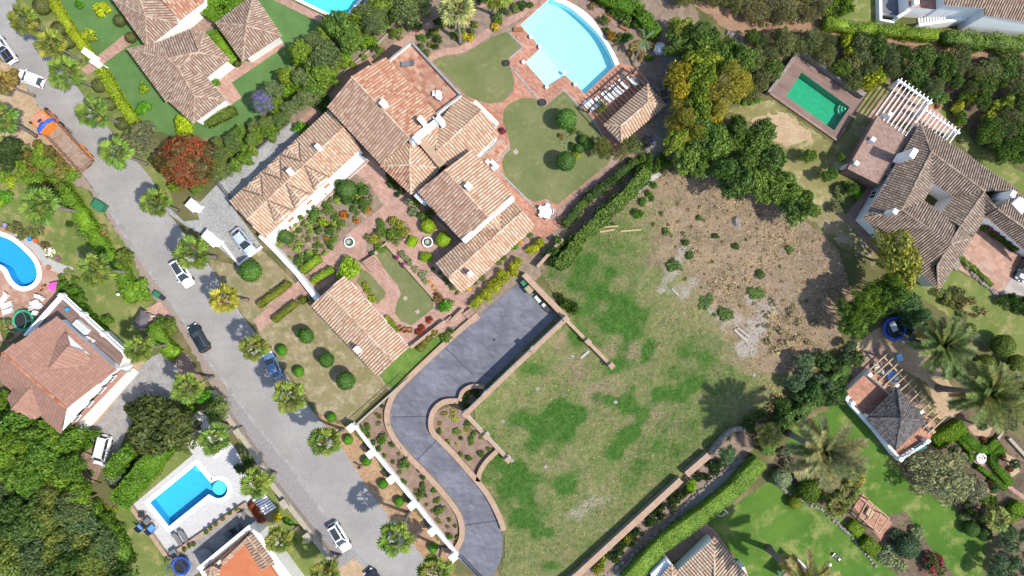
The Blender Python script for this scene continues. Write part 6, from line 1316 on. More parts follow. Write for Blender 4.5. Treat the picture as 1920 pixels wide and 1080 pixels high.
rock(1380, 416, 1.0, 'large pale boulder with a weed on the bare slope'); [rock(x, y, r_, 'pale rock on the bank above the yellow-leaved trees', 'bank rocks') for x, y, r_ in ((1375,70,1.1),(1385,82,.8),(1392,95,.7),(1366,62,.6))]
for k, (x, y) in enumerate([(random.Random(5+i_).uniform(1240, 1560), random.Random(77+i_).uniform(380, 640)) for i_ in range(60)]): rock(x, y, random.uniform(.1, .26), 'small loose stone on the bare earth of the lot', 'lot stones')
# goal, mower, slide, pergola seat
g0 = thing('football_goal', 'small white football goal beside the clipped hedge', 'goal', W(1352, 958)); q = [W(*c) for c in ((1343,964),(1353,951),(1361,957),(1351,968))]
for a, b in ((0,1),(1,2),(2,3),(3,0)): part('tube', MB().tube([q[a]+Vector((0,0,.08+(.9 if a in (1,2) else 0))), q[b]+Vector((0,0,.08+(.9 if b in (1,2) else 0)))], .06, 6), M['white'], g0)
for a in (1, 2): part('post', MB().tube([q[a], q[a]+Vector((0,0,.98))], .06, 6), M['white'], g0)
p = W(1573, 1048, .5); r_ = thing('lawn_mower', 'grey lawn mower standing on the great lawn', 'mower', (p.x, p.y, .03), -.7); lpart('deck', MB().box((0, 0, .3), (.8, .6, .25), taper=.85), M['grey'], r_); lpart('engine', MB().lathe([(.2, .42), (.2, .6), (.1, .66)], 10), M['steel'], r_); lpart('grass_box', MB().box((-.65, 0, .4), (.5, .5, .4)), M['iron'], r_); lpart('handle', MB().bar((-.7, .25, .6), (-1.3, .25, 1.0), .04, .04).bar((-.7, -.25, .6), (-1.3, -.25, 1.0), .04, .04).bar((-1.3, -.27, 1.0), (-1.3, .27, 1.0), .04, .04), M['steel'], r_)
for sx in (-.3, .3):
    for sy in (-.32, .32): wheel(r_, sx, sy, .13, .08)
p = W(1555, 1058, .2); link('garden_ball', MB().lathe([(.02, 0), (.22, .1), (.3, .28), (.22, .46), (.02, .56)], 14).mesh('garden_ball', M['white'], True), None, (p.x, p.y, .03), 0, 'white ball lying on the great lawn near the mower', 'ball')
p = W(1725, 838, 2.0); r_ = thing('toy_slide', 'turquoise plastic slide on the gazebo terrace', 'slide', (p.x, p.y, 1.62), .6); tq = solid('turquoise_plastic', (.1, .5, .48)); lpart('chute', MB().bar((.5, 0, .9), (-.9, 0, .1), .5, .08), tq, r_); lpart('ladder', MB().bar((.5, 0, .95), (.9, 0, 0), .5, .08), tq, r_); [lpart('side', MB().bar((.5, sy, 1.05), (-.9, sy, .25), .07, .2), tq, r_) for sy in (-.28, .28)]
sp = thing('seating_pergola', 'small red-paved seat frame with pale rails between lawn and palms', 'pergola', W(1640, 965)); part('paving', MB().prism(G([(1600,950),(1617,925),(1672,980),(1650,1012)]), .03, .12), M['brick_red'], sp); part('table', MB().prism([W(*c,.7) for c in [(1630,950),(1642,962),(1634,974),(1622,962)]], .6, .7), M['palewood'], sp)
for a, b in (((1628,938),(1668,972)),((1612,968),(1648,1000)),((1628,938),(1612,968)),((1668,972),(1648,1000)),((1640,948),(1626,980)),((1654,960),(1638,992))): part('beam', MB().bar(W(*a,2.4), W(*b,2.4), .14, .16), M['palewood'], sp)
for q_ in ((1628,938),(1668,972),(1612,968),(1648,1000)): p = W(*q_,2.3); part('post', MB().box((p.x,p.y,1.15),(.16,.16,2.24)), M['palewood'], sp)
# left garden bits
pk_ = solid('pink_plastic', (.75, .08, .45)); p = W(104, 537, .7); r_ = thing('toy_house', 'bright pink plastic toy house on the terracotta terrace', 'toy', (p.x, p.y, .03), .2); lpart('body', MB().box((0, 0, .5), (1.1, 1.0, 1.0)), solid('grey_plastic', (.3, .33, .4)), r_); lpart('roof', MB().add([(-.65,-.6,1.0),(.65,-.6,1.0),(.65,.6,1.0),(-.65,.6,1.0),(-.6,0,1.4),(.6,0,1.4)], [(0,1,5,4),(2,3,4,5),(0,4,3),(1,2,5)]), pk_, r_)
p = W(80, 539, .4); r_ = thing('toy_bike', 'orange toy bike on the terrace by the kidney pool', 'bicycle', (p.x, p.y, .03), .9); lpart('frame', MB().tube([(-.4,0,.25),(0,0,.55),(.4,0,.25),(.35,0,.7)], .06, 6).box((-.05,0,.6),(.35,.15,.08)), solid('orange_plastic', (.75, .2, .03)), r_); [wheel(r_, sx, 0, .24, .07) for sx in (-.42, .42)]; lpart('handlebar', MB().tube([(.35,-.3,.75),(.35,.3,.75)], .03, 6), M['iron'], r_)
def parasol(px, py, r_, h, m, label): p = W(px, py, h); root = thing('parasol', label, 'parasol', (p.x, p.y, .03)); lpart('canopy', MB().lathe([(r_, h-.35), (r_*.55, h-.12), (.03, h)], 8), m, root); lpart('pole', MB().tube([(0,0,0),(0,0,h-.1)], .03, 6), M['steel'], root); lpart('base', MB().lathe([(.25,0),(.25,.08),(.05,.12)], 10), M['concrete'], root)
for x, y, c, lb in ((12,422,(.25,.22,.6),'violet play ball beside the kidney pool shrubs'),(59,449,(.02,.25,.55),'blue bucket on the white chippings'),(70,452,(.6,.12,.05),'orange bucket on the white chippings'),(94,502,(.35,.16,.1),'brown pot on the pool terrace edge'),(112,485,(.25,.1,.2),'dark purple pot beside the lawn'),(128,580,(.2,.22,.5),'blue ball on the brown balcony floor')):
    z = 3.25 if x == 128 else .08; p = W(x, y, z); link('bucket' if 'bucket' in lb else ('pot' if 'pot' in lb else 'play_ball'), MB().lathe([(.2,0),(.3,.15),(.32,.35),(.22,.5),(.1,.55)] if 'ball' in lb else [(.22,0),(.32,.5),(.34,.5),(.28,.48),(.2,.1),(.01,.1)], 14).mesh('small_item', solid('c_%s' % lb.split()[0], c)), None, (p.x, p.y, z), 0, lb, 'ball' if 'ball' in lb else 'pot')
p = W(154, 613, 3.6); r_ = thing('air_conditioner', 'white boxed unit on the brown balcony under the dormer', 'unit', (p.x, p.y, 3.22), -.72); lpart('case', MB().box((0,0,.4),(2.3,.9,.8)), M['frame'], r_); lpart('grille', MB().box((0,0,.82),(2.0,.7,.03)), solid('pale_grey', (.4,.43,.46)), r_)
p = W(168, 637, 3.5); r_ = thing('balcony_crate', 'low white crate with toys on the brown balcony', 'crate', (p.x, p.y, 3.22), -.5); lpart('crate', MB().box((0,0,.2),(1.3,.6,.4)), M['frame'], r_); lpart('toy', MB().lathe([(.1,.4),(.22,.55),(.05,.7)],8,(.3,.05,0)), solid('orange_plastic', (.75,.2,.03)), r_)
p = W(267, 600, 1.8); r_ = thing('entrance_canopy', 'dark peaked canopy over the brick garden entrance', 'canopy', (p.x, p.y, 0), .0)
for a, b, c in (((0,-1.6,2.3),(1.2,1.5,2.3),(-.2,0,2.9)),): pass
lpart('roof', MB().add([(-1.3,-.6,2.1),(0,1.5,2.1),(1.4,.6,2.1),(.2,-1.7,2.1),(.1,0,2.7)], [(0,3,4),(3,2,4),(2,1,4),(1,0,4)]), solid('dark_slate', (.1,.085,.09), .8), r_); [lpart('post', MB().box((x,y,1.05),(.14,.14,2.1)), M['white'], r_) for x, y in ((-1.1,-.5),(0,1.2),(1.2,.5),(.2,-1.4))]
p = W(145, 905, .8); r_ = thing('garden_sink', 'pale stone bench and basin at the end of the gravel yard', 'bench', (p.x, p.y, .03), -.72); lpart('slab', MB().box((.3,0,.5),(2.6,.9,.12)), M['beigewall'], r_); lpart('support', MB().box((.3,0,.22),(2.2,.7,.44)), M['beigewall'], r_); lpart('basin', MB().lathe([(.3,.56),(.5,.8),(.42,.8),(.25,.62)],12,(-1.2,.1,0)), M['beigewall'], r_)
for k in range(7):
    t = k/6; a, b = W(473+22*t, 940+24*t, .2), W(497+20*t, 928+22*t, .2); o = link('white_slab', MB().bar(a, b, .28, .14).mesh('white_slab', M['white']), None, label='white slab of the stepped strip beside the red shrubs', cat='slab', group='white slab strip', recentre=True)
# picnic bits under the timber pergola
for x, y, lb, m_ in ((1648,690,'round pale table under the timber pergola',M['beigewall']),(1672,704,'small blue-topped table under the timber pergola',blu)): table(x, y, .7, lb, m_)
for x, y in ((1641,684),(1655,697),(1665,698),(1680,710)): armchair(x, y, random.uniform(0,6), 'white chair under the timber pergola', 'pergola chairs', s=1.1)
p = W(1687, 671, .6); r_ = thing('sand_table', 'blue and white play table on the sandy court', 'table', (p.x, p.y, .04), .3); lpart('tray', MB().box((0,0,.5),(.8,1.0,.15)), solid('sky_blue', (.2,.45,.7)), r_); [lpart('leg', MB().box((sx*.3,sy*.4,.21),(.07,.07,.42)), M['frame'], r_) for sx in (-1,1) for sy in (-1,1)]
p = W(1238, 88, .9); r_ = thing('covered_furniture', 'white sheet over stacked garden furniture behind the pool', 'sheet', (p.x, p.y, .05)); lpart('sheet', MB().lathe([(1.0,0),(.9,.5),(.6,.9),(.55,.7),(.3,1.0),(.05,.95)], 9), M['frame'], r_)
for k, (x, y) in enumerate(((1257,138),(1252,157),(1246,175))):
    a = W(x, y, .9); r_ = thing('stone_planter', 'square stone planter box in the shaded yard behind the pavilion', 'planter', (a.x, a.y, .05), .2, 'yard planters'); [lpart('side', MB().box(c, s_), M['stone'], r_) for c, s_ in (((-.62,0,.4),(.2,1.4,.8)),((.62,0,.4),(.2,1.4,.8)),((0,-.6,.4),(1.04,.2,.8)),((0,.6,.4),(1.04,.2,.8)))]; lpart('soil', MB().box((0,0,.3),(1.04,1.0,.5)), M['scrubsoil'], r_)
p = W(226, 552, .3); r_ = thing('garden_lamp', 'small white garden lamp with dark base on the back lawn', 'lamp', (p.x, p.y, .03)); lpart('post', MB().lathe([(.14,0),(.05,.1),(.04,.8)],8), M['iron'], r_); lpart('shade', MB().lathe([(.08,.8),(.24,.86),(.2,1.05),(.03,1.1)],10), M['frame'], r_)
# person on the verge, dark clothes
def person():
    P = [(0,0,.95),(0,0,1.15),(0,.01,1.38),(0,.02,1.5),(0,.03,1.58),(.01,.04,1.7), (.1,0,.9),(.11,.06,.5),(.1,-.02,.08),(.1,.14,.04), (-.1,0,.9),(-.12,-.1,.5),(-.1,-.22,.1),(-.1,-.06,.04), (.2,.01,1.42),(.28,.03,1.15),(.24,.2,.95),(.22,.28,.9), (-.2,.01,1.42),(-.28,-.03,1.15),(-.27,.1,.93),(-.26,.17,.88)]
    E = [(0,1),(1,2),(2,3),(3,4),(4,5),(0,6),(6,7),(7,8),(8,9),(0,10),(10,11),(11,12),(12,13),(2,14),(14,15),(15,16),(16,17),(2,18),(18,19),(19,20),(20,21)]
    R = [.15,.14,.16,.07,.07,.1,.1,.07,.05,.045,.1,.07,.05,.045,.075,.055,.045,.035,.075,.055,.045,.035]
    me = bpy.data.meshes.new('person'); me.from_pydata(P, E, []); o = link('person', me); sk = o.modifiers.new('Skin', 'SKIN')
    for v, r_ in zip(me.skin_vertices[0].data, R): v.radius = (r_, r_)
    me.skin_vertices[0].data[0].use_root = True; su = o.modifiers.new('Sub', 'SUBSURF'); su.levels = su.render_levels = 1
    m, t, b = newmat('navy_clothes_and_skin'); g = t.nodes.new('ShaderNodeTexCoord'); sp_ = t.nodes.new('ShaderNodeSeparateXYZ'); t.links.new(g.outputs['Object'], sp_.inputs[0])
    mr = t.nodes.new('ShaderNodeMath'); mr.operation = 'DIVIDE'; mr.inputs[1].default_value = 1.85; t.links.new(sp_.outputs[2], mr.inputs[0])
    t.links.new(ramp(t, mr.outputs[0], [(0, (.02,.02,.02)), (.06, (.02,.022,.03)), (.5, (.012,.018,.05)), (.82, (.35,.2,.14))], 'CONSTANT'), b.inputs['Base Color']); me.materials.append(m)
    p = W(677, 872); o.location = (p.x, p.y, .07); o.rotation_euler = (0, 0, 2.2); o['label'] = 'person in dark navy clothes walking on the dirt verge by the road'; o['category'] = 'person'
    hr_ = MB().lathe([(.05,1.68),(.115,1.72),(.12,1.79),(.09,1.85),(.02,1.87)], 10, (.01,.03,0)); lpart('hair', hr_, solid('black_hair', (.01,.01,.01), .6), o, True)
person()
# ------------------------------------------------------------------ palms
for x, y, h, lb in ((47,38,8,'fan palm beside the silver pickup at the top of the street'),(97,84,7.5,'fan palm across from the white hatchback above the path gate'),(124,138,7.5,'fan palm shading the verge below the brick path gate'),(177,213,7.2,'fan palm opposite the orange truck cab'),(220,287,7,'fan palm opposite the truck tailgate beside the sparse olive'),(293,380,7,'fan palm below the rust-red tree by the square gate block'),(362,474,7.5,'fan palm overhanging the white car with black glass roof'),(477,653,7,'fan palm overhanging the blue-grey parked car'),(543,743,8.5,'fan palm at the foot of the lower entrance lawn'),(610,827,9,'fan palm beside the first pillar of the white street wall'),(743,1007,10,'fan palm before the middle pillars of the white street wall'),(815,1068,9,'fan palm beside the last pillar at the driveway mouth')): palm(x, y, lb, h, 'street palms villa side', size=.98)
palm(422, 560, 'fan palm with orange-tipped fronds in front of the entrance lawn', 6.8, tint=ph(160, 156, 60), size=.92)
for x, y, h, lb in ((78,385,8.5,'fan palm over the long street hedge and back lawn'),(180,507,8,'fan palm in the back lawn behind the street oleanders'),(263,653,8,'fan palm at the terrace corner of the gabled house'),(353,727,7.5,'fan palm over the concrete drive by the brick verge'),(403,823,7.5,'fan palm over the pale benches on the white deck'),(482,905,7,'fan palm beside the round end of the rectangular pool'),(525,1010,7,'fan palm beside the path of the orange-roofed house'),(612,1078,7,'fan palm by the sandy crossing at the roadside')): palm(x, y, lb, h, 'street palms garden side', size=1.0)
palm(4, 222, 'fan palm beside the orange truck on the dirt shoulder', 8.5, base=(68,255), size=1.0)
palm(6, 155, 'fan palm with brownish fronds above the dirt shoulder', 6, tint=ph(150, 134, 76), size=.8)
palm(857, 18, 'tall fan palm over the villa shrub border', 9, base=(863,80), size=1.1, tint=ph(160, 166, 110)); palm(930, -12, 'fan palm by the curved brick path mostly out of view', 8.5, base=(923,26), size=1.0)
palm(1208, 74, 'slim young palm with few fronds behind the pool', 4.2, kind='date', base=(1186,121), size=.42, nf=.25, tint=ph(120, 150, 110), name='young_palm')
palm(1545, 846, 'large date palm spreading over the great lawn edge', 12.5, kind='date', size=1.3, base=(1478,812), tint=ph(134, 140, 98))
palm(1768, 648, 'large date palm beside the sandy court and blue trampoline', 8, kind='date', size=1.12, base=(1712,640), tint=ph(112, 132, 80))
palm(1852, 738, 'large date palm between sandy court and knot garden', 8.5, kind='date', size=1.3, base=(1760,728), tint=ph(118, 132, 78))
palm(1512, 1096, 'tall date palm rising past the lawn shelter out of view', 12, kind='date', size=1.15, base=(1441,1028), tint=ph(128, 132, 80))
palm(1440, 815, 'fan palm at the end of the curved stone wall', 7, size=.8, tint=ph(158, 158, 90)); palm(1585, 920, 'bushy fan palm behind the paved seat frame', 4, size=.95, tint=ph(112, 124, 66)); palm(1566, 945, 'short fan palm in the shrub bed below the date palm', 3, size=.75, tint=ph(104, 118, 60)); palm(1866, 972, 'small fan palm above the shaded lawn corner', 3.5, size=.7, tint=ph(140, 150, 84)); palm(1600, 895, 'mid-height fan palm overlapping the paved seat path', 4, size=.7, tint=ph(150, 148, 76))
# ------------------------------------------------------------------ hedges
hedge([(88,-10),(130,55),(168,105)], 15, 1.5, 'bright clipped hedge above the brick path by the street', ph(160,178,50))
hedge([(186,128),(215,178),(248,226)], 17, 1.6, 'bright clipped hedge below the brick path by the street', ph(150,176,50))
hedge([(381,2),(410,22),(455,0)], 42, 1.8, 'broad green hedge beside the pink terrace', ph(104,146,44)); hedge([(398,62),(432,112)], 22, 1.6, 'green hedge between tiled house and hut', ph(110,150,44))
hedge([(385,230),(436,205)], 17, 1.4, 'low clipped hedge below the tiled house', ph(112,136,60))
hedge([(110,350),(135,385),(165,430),(190,470),(205,485)], 24, 1.9, 'long green hedge along the street above the entrance canopy', ph(112,152,50)); hedge([(215,500),(232,530),(246,562)], 26, 1.9, 'green hedge beside the brick entrance court', ph(112,152,50)); hedge([(285,610),(305,650),(325,665)], 26, 1.7, 'green hedge piece below the entrance canopy', ph(112,150,50))
hedge([(115,555),(150,590),(185,625)], 20, 2.0, 'hedge under the white balustrade of the gabled house', ph(98,140,48))
hedge([(484,573),(540,532)], 12, 1.1, 'clipped box hedge along the upper side of the brick entrance path', ph(118,128,50)); hedge([(512,601),(553,568)], 12, 1.1, 'clipped box hedge along the lower side of the brick entrance path', ph(112,124,48)); hedge([(562,567),(571,560)], 12, 1.0, 'short box hedge piece beside the white gateway', ph(112,124,48))
hedge([(566,508),(597,484)], 14, 1.2, 'clipped hedge along the courtyard flower bed', ph(120,150,50)); hedge([(585,527),(622,505)], 13, 1.2, 'clipped hedge beside the outbuilding gable', ph(122,152,50))
hedge([(769,460),(776,446)], 16, .9, 'clipped green mound above the round fountain', ph(130,168,20), size=.18); hedge([(790,481),(808,484)], 17, .9, 'clipped green mound below the round fountain', ph(130,168,20), size=.18)
hedge([(1048,500),(1090,446),(1130,405),(1170,372),(1215,320)], 22, 2.6, 'tall green hedge between the villa path and the open lot', ph(98,126,58), lump=.22, size=.3)
hedge([(1060,420),(1100,375),(1150,335),(1195,300)], 14, 1.8, 'shaded inner hedge along the villa garden path', ph(70,96,44), lump=.2)
hedge([(1178,1095),(1243,1023),(1327,963),(1380,920),(1428,868)], 27, 2.4, 'long clipped light green hedge beside the shaded lane', ph(126,160,72), size=.22, dens=80)
hedge([(1112,-22),(1150,-2),(1195,15),(1232,60)], 24, 2.2, 'dense green hedge sweeping above the pool path', ph(88,128,40), lump=.25)
hedge([(1552,40),(1610,50),(1650,52),(1700,58),(1760,64)], 18, 2.0, 'flowery green hedge below the white terraced house', ph(120,148,54), lump=.2); hedge([(1780,66),(1850,75),(1930,80)], 24, 2.4, 'green hedge dotted with white blossom under the white house wall', ph(110,140,70), lump=.22)
hedge([(1760,832),(1808,800)], 26, 1.6, 'clipped green hedge block beside the gazebo terrace', ph(112,150,36))
for pts, w, lb in (([(1809,815),(1838,842),(1854,844),(1870,830)], 16, 'low clipped hedge above the knot garden fountain'),([(1882,840),(1862,856),(1866,872),(1897,907)], 15, 'low clipped hedge on the far side of the knot garden fountain'),([(1799,823),(1821,846),(1823,866)], 8, 'low clipped hedge on the gazebo side of the knot garden fountain'),([(1836,876),(1860,893),(1887,917)], 9, 'low clipped hedge below the knot garden fountain')): hedge(pts, w, .9, lb, ph(82,124,28))
hedge([(1600,985),(1615,1000)], 22, 1.3, 'clipped hedge block above the stone border', ph(110,140,40)); hedge([(1625,1018),(1645,1035)], 26, 1.5, 'clipped hedge block below the paved seat frame', ph(110,140,40)); hedge([(1895,970),(1918,950)], 24, 1.5, 'bright clipped hedge at the shaded lawn corner', ph(110,150,40))
hedge([(1700,560),(1720,590),(1745,620)], 40, 3.2, 'feathery dark conifer hedge beside the sandy court', ph(74,106,64), lump=.3, size=.34); hedge([(1630,590),(1668,575),(1690,560)], 26, 3.0, 'clipped conifer hedge above the blue trampoline', ph(84,118,54), lump=.2)
hedge([(1490,790),(1535,745),(1590,690)], 20, 2.0, 'trimmed hedge between open lot and sandy court', ph(84,116,60), lump=.2); hedge([(1440,850),(1462,800),(1500,775)], 22, 2.0, 'trimmed hedge at the corner of the great lawn', ph(96,130,64), lump=.2)
hedge([(1850,422),(1885,445),(1912,466)], 11, 1.4, 'hedge of purple bougainvillea along the white wing wall', ph(70,100,44)); hedge([(1795,478),(1830,505),(1862,535)], 8, .7, 'low hedge along the terracotta yard', ph(104,130,52))
hedge([(218,940),(262,890),(300,840),(335,805)], 34, 3.4, 'tall clipped cypress hedge above the lower lawn', ph(104,146,50), lump=.28, size=.3); hedge([(200,890),(235,850),(262,830)], 24, 3.4, 'second tall cypress hedge behind the parked van', ph(98,138,48), lump=.25, size=.3)
hedge([(140,935),(175,975),(205,1010),(225,1060)], 30, 2.6, 'shaggy green hedge down the side of the lower lawn', ph(104,140,58), lump=.3, size=.3)
hedge([(355,765),(340,785),(322,805)], 12, 2.0, 'narrow hedge at the tip of the white deck', ph(110,150,50))
# bougainvillea and blossom added to named plants
def blossom(px, py, r, label, col, base=MG, kind='bush', h=None, name='flowering_shrub', group=None, sparse=0, at=0.0): plant(kind, px, py, r, label, group, base, h, name, col, sparse=sparse, at=at)
PUR = ph(190, 60, 170); RED = ph(200, 40, 60); VIO = ph(140, 130, 215); ORA = ph(226, 120, 40)
for x, y in ((1855,427),(1867,434),(1880,442),(1893,450),(1906,459)): blossom(x, y, 8, 'purple bougainvillea in bloom along the white wing wall', PUR, DG, h=1.8, group='wing wall bougainvillea')
# ------------------------------------------------------------------ topiary and specimen plants
for x, y, r, lb in ((1062,223,19,'large round topiary bush on the villa lawn above the cactus bed'),(1061,302,18,'large round topiary bush at the foot of the villa lawn island'),(469,508,20,'large round topiary bush alone on the upper entrance lawn')): plant('ball', x, y, r, lb, None, TOP, stem=1.2)
for x, y, r in ((574,630,14),(562,624,8),(612,675,14),(648,714,17)): plant('ball', x, y, r, 'round dark topiary bush on the lower entrance lawn', 'entrance lawn topiary', TOP, stem=1.1)
for x, y, r in ((1094,262,9),(1103,270,11),(1086,279,9)): plant('ball', x, y, r, 'small round bush clustered on the villa lawn island', 'lawn island bushes', TOP)
many('bush', [(1073,244,9,MG),(1072,275,8,DG),(1080,290,9,LG),(1052,255,7,DRY),(1088,250,7,OL)], 'low plant in the villa lawn island between the topiaries', 'lawn island plants'); [agave(x, y, 8, 'grey-green agave rosette in the villa lawn island', GG, 'lawn island agaves') for x, y in ((1066,254),(1064,275),(1056,268))]
for x, y, r in ((651,355,18),(636,345,9),(533,442,11),(538,446,11)): plant('ball', x, y, r, 'round green bush in the courtyard flower bed', 'courtyard round bushes', ph(92,128,72))
for x, y, lb in ((803,424,'bright lime round bush above the white fountain'),(831,449,'bright lime round bush beside the white fountain')): plant('ball', x, y, 14, lb, None, LIME)
plant('shrub', 653, 505, 23, 'bright yellow-green shrub by the courtyard steps', None, LIME, 2.8); plant('bush', 834, 576, 15, 'bright green bush at the end of the courtyard lawn', None, BR, 1.6)
plant('shrub', 823, 560, 12, 'brownish shrub at the end of the courtyard lawn', None, ph(120,104,70), 1.5)
plant('bush', 560, 240, 14, 'rounded green bush at the end of the cobbled strip', None, BR, 1.8); plant('shrub', 606, 195, 17, 'dark green shrub at the corner of the main roof', None, DG, 2.4)
for x, y, r in ((813,622,8),(803,633,8),(795,642,8),(789,652,8)): plant('ball', x, y, r, 'small brown-green ball shrub in a row beside the driveway', 'driveway ball shrubs', ph(126,122,60))
for x, y in ((621,783),(653,825),(687,865),(718,908),(748,941),(812,1028),(528,657),(560,697)): plant('ball', x, y, 9 if x > 600 else 10, 'small bright green ball bush on the street verge', 'verge ball bushes', BR)
plant('sprig', 778, 978, 6, 'scraggy dry bush on the dirt verge', None, ph(120,90,80))
for x, y, r in ((1830,640,0),(1882,648,20),(1848,683,18),(1908,681,16)):
    if r: plant('ball', x, y, r, 'round topiary tree on the sloping lawn of the courtyard house', 'sloping lawn topiaries', ph(104,122,56), stem=.6)
plant('ball', 1490, 963-20, 12, 'small round bush in the shrub bed by the great lawn', None, ph(120,140,50)); plant('ball', 1519, 920, 22, 'large round bush below the big date palm', None, ph(92,124,44)); plant('ball', 1702, 1025, 22, 'dark clipped dome in the grey shrub bed', None, ph(78,104,74), h=3.0); plant('ball', 1466, 897, 18, 'silver-grey round shrub at the stone border', None, ph(140,156,128)); plant('ball', 1822, 992, 14, 'clipped round bush at the shaded lawn corner', None, ph(84,118,60)); plant('ball', 1845, 1000, 14, 'dark clipped bush behind the shaded lawn corner', None, ph(70,100,54))
for x, y in ((1840,798),(1787,844),(1903,870),(1862,915)): plant('cypress', x, y, 10, 'dark cone topiary in the knot garden', 'knot garden topiary', ph(58,84,50), h=3.4)
for x, y in ((1815,838),(1845,825),(1812,850),(1880,855),(1895,880),(1858,905),(1868,825)): blossom(x, y, 7, 'red flowering shrub in the knot garden', ph(200,70,80), DG, group='knot garden flowers', sparse=1)
blossom(1750, 1058, 24, 'crimson bougainvillea at the edge of the great lawn', ph(160,44,84), ph(80,90,50), 'shrub', 1.8, sparse=1); many('mound', [(1668,1030,18),(1680,1005,16),(1720,1000,16),(1672,1055,16),(1655,1045,14),(1690,1060,14)], 'silver-grey mound shrub beside the clipped dome', 'grey mound shrubs', GG); many('mound', [(1480,870,16),(1495,885,14),(1470,850,14)], 'grey-brown shrub at the foot of the big date palm', 'palm foot shrubs', ph(120,124,104))
plant('olive', 1770, 896, 62, 'broad silver-green olive tree beside the gazebo', None, ph(134,140,106), 5); plant('olive', 1830, 920, 26, 'small grey olive tree by the knot garden', None, ph(150,156,140), 3.4)
fill([(1800,930),(1860,930),(1870,980),(1810,975)], 15, [('bush',9,13,MG,'mixed green shrub below the olive tree',1.2),('bush',8,12,OL,'greyish shrub below the olive tree',1.1)], 'olive bed shrubs', 3)
fill([(1850,1075),(1875,1020),(1900,990),(1935,975),(1940,1095)], 24, [('conifer',16,22,ph(110,134,100),'grey-green conifer by the shaded lawn corner',4.5)], 'lawn corner conifers', 4)
# ------------------------------------------------------------------ villa planting
fl = [('bush',5,9,MG,'mid-green plant in the courtyard flower bed',.8),('bush',5,9,ph(104,140,60),'leafy plant in the courtyard flower bed',.9),('mound',5,8,OL,'olive-green plant in the courtyard flower bed',.5),('bush',5,8,ph(150,176,80),'pale green plant in the courtyard flower bed',.7)]
fl += [('sprig',5,9,ph(126,150,76),'loose sprig in the courtyard flower bed',.6),('bush',8,12,ph(96,132,66),'larger leafy shrub in the courtyard flower bed',1.3)]
fill([(512,457),(597,372),(624,357),(664,336),(700,370),(676,405),(640,425),(620,465),(563,512),(545,492)], 9.5, fl, 'courtyard bed plants', 5)
for x, y, r in ((644,403,8),(687,393,8),(668,414,6),(612,448,5),(622,425,6)): blossom(x, y, r, 'orange flowering bush in the courtyard flower bed', ORA, ph(140,110,50), group='orange courtyard flowers')
plant('bush', 607, 415, 11, 'bright lime bush in the courtyard flower bed', None, LIME, 1.2)
fill([(690,445),(712,424),(735,408),(760,416),(768,432),(742,449),(722,455),(698,478)], 12, [('bush',8,12,MG,'green shrub on the bank beside the fountain court',1.2),('bush',7,11,YG,'yellow-green shrub on the bank beside the fountain court',1.0),('bush',7,11,OL,'olive shrub on the bank beside the fountain court',1.1)], 'fountain bank shrubs', 6)
fill([(765,375),(790,380),(815,405),(800,412),(770,405)], 12, [('bush',7,11,MG,'green shrub against the south wing wall',1.2),('bush',7,11,GG,'grey-leaved shrub against the south wing wall',1.1)], 'south wing shrubs', 7)
for x, y in ((745,482),(757,495)): blossom(x, y, 7, 'purple bougainvillea beside the sunken lawn', PUR, DG, h=.9, group='sunken lawn bougainvillea')
many('mound', [(752,476,8),(760,484,8),(768,494,8),(778,505,8),(792,516,10),(798,528,8)], 'grey-green edging shrub beside the sunken lawn', 'sunken lawn edging shrubs', GG)
many('mound', [(690,545,9,YG),(684,535,8,YG),(698,560,9,LG),(725,600,9,YG),(735,608,9,LG),(742,618,8,YG)], 'pale yellow-green plant along the outbuilding wall', 'outbuilding wall plants')
for x, y in ((791,615),(785,622),(805,600)): blossom(x, y, 7, 'red flowering pot plant behind the wooden chairs', RED, DG, group='red pot plants')
fill([(712,315),(735,300),(765,350),(745,370)], 10, [('bush',7,10,DG,'dark shade plant below the hub roof',1.0)], 'hub shade plants', 8); blossom(738, 345, 6, 'pink flower bush below the hub roof', ph(220,80,110), DG, sparse=1)
many('shrub', [(893,565,14),(910,553,14),(922,540,14),(934,528,13),(946,517,14),(962,505,14),(972,490,10),(1000,465,14),(1012,455,10)], 'yellow-green shrub in the row between lane and driveway', 'lane row shrubs', ph(150,164,46), h=1.7)
many('mound', [(868,545,6,MG),(880,540,5,YEL),(892,530,6,MG),(905,522,6,MG),(935,490,8,MG),(945,482,7,MG),(965,462,8,BR),(976,452,6,YEL),(993,440,7,MG),(905,505,4,YEL)], 'low plant along the sunny wall of the low south-east wing', 'south-east wing plants')
many('mound', [(825,512,6),(832,522,6),(838,530,6),(848,540,6),(857,548,5),(812,505,5)], 'small shrub along the gable of the low south-east wing', 'gable edge shrubs', ph(96,124,60))
many('sprig', [(806,528,4,YEL),(812,536,4,YEL),(817,545,4,YEL)], 'yellow flower tuft beside the brick lane steps', 'yellow flower tufts')
fill([(826,640),(858,605),(870,612),(840,640)], 11, [('bush',7,10,OL,'greyish shrub in the strip above the driveway',.9),('bush',7,10,MG,'green shrub in the strip above the driveway',1.0)], 'drive strip shrubs', 9)
many('bush', [(840,1035-300,9,MG)], 'small green bush at the driveway bend', 'drive bend bush') if False else None
bed = [('bush',4,7,MG,'small green shrub in the bed along the white street wall',.7),('sprig',4,7,OL,'sparse shrub in the bed along the white street wall',.6),('mound',4,6,ph(96,120,58),'low shrub in the bed along the white street wall',.4)]
fill([(676,803),(735,745),(725,780),(735,815),(808,905),(858,980),(855,1025)], 15, bed, 'street wall bed shrubs', 10)
for x, y in ((711,781),(791,912),(858,1008)): blossom(x, y, 5, 'red flowering shrub in the bed along the white street wall', ph(190,60,60), MG, group='street bed red shrubs', sparse=1)
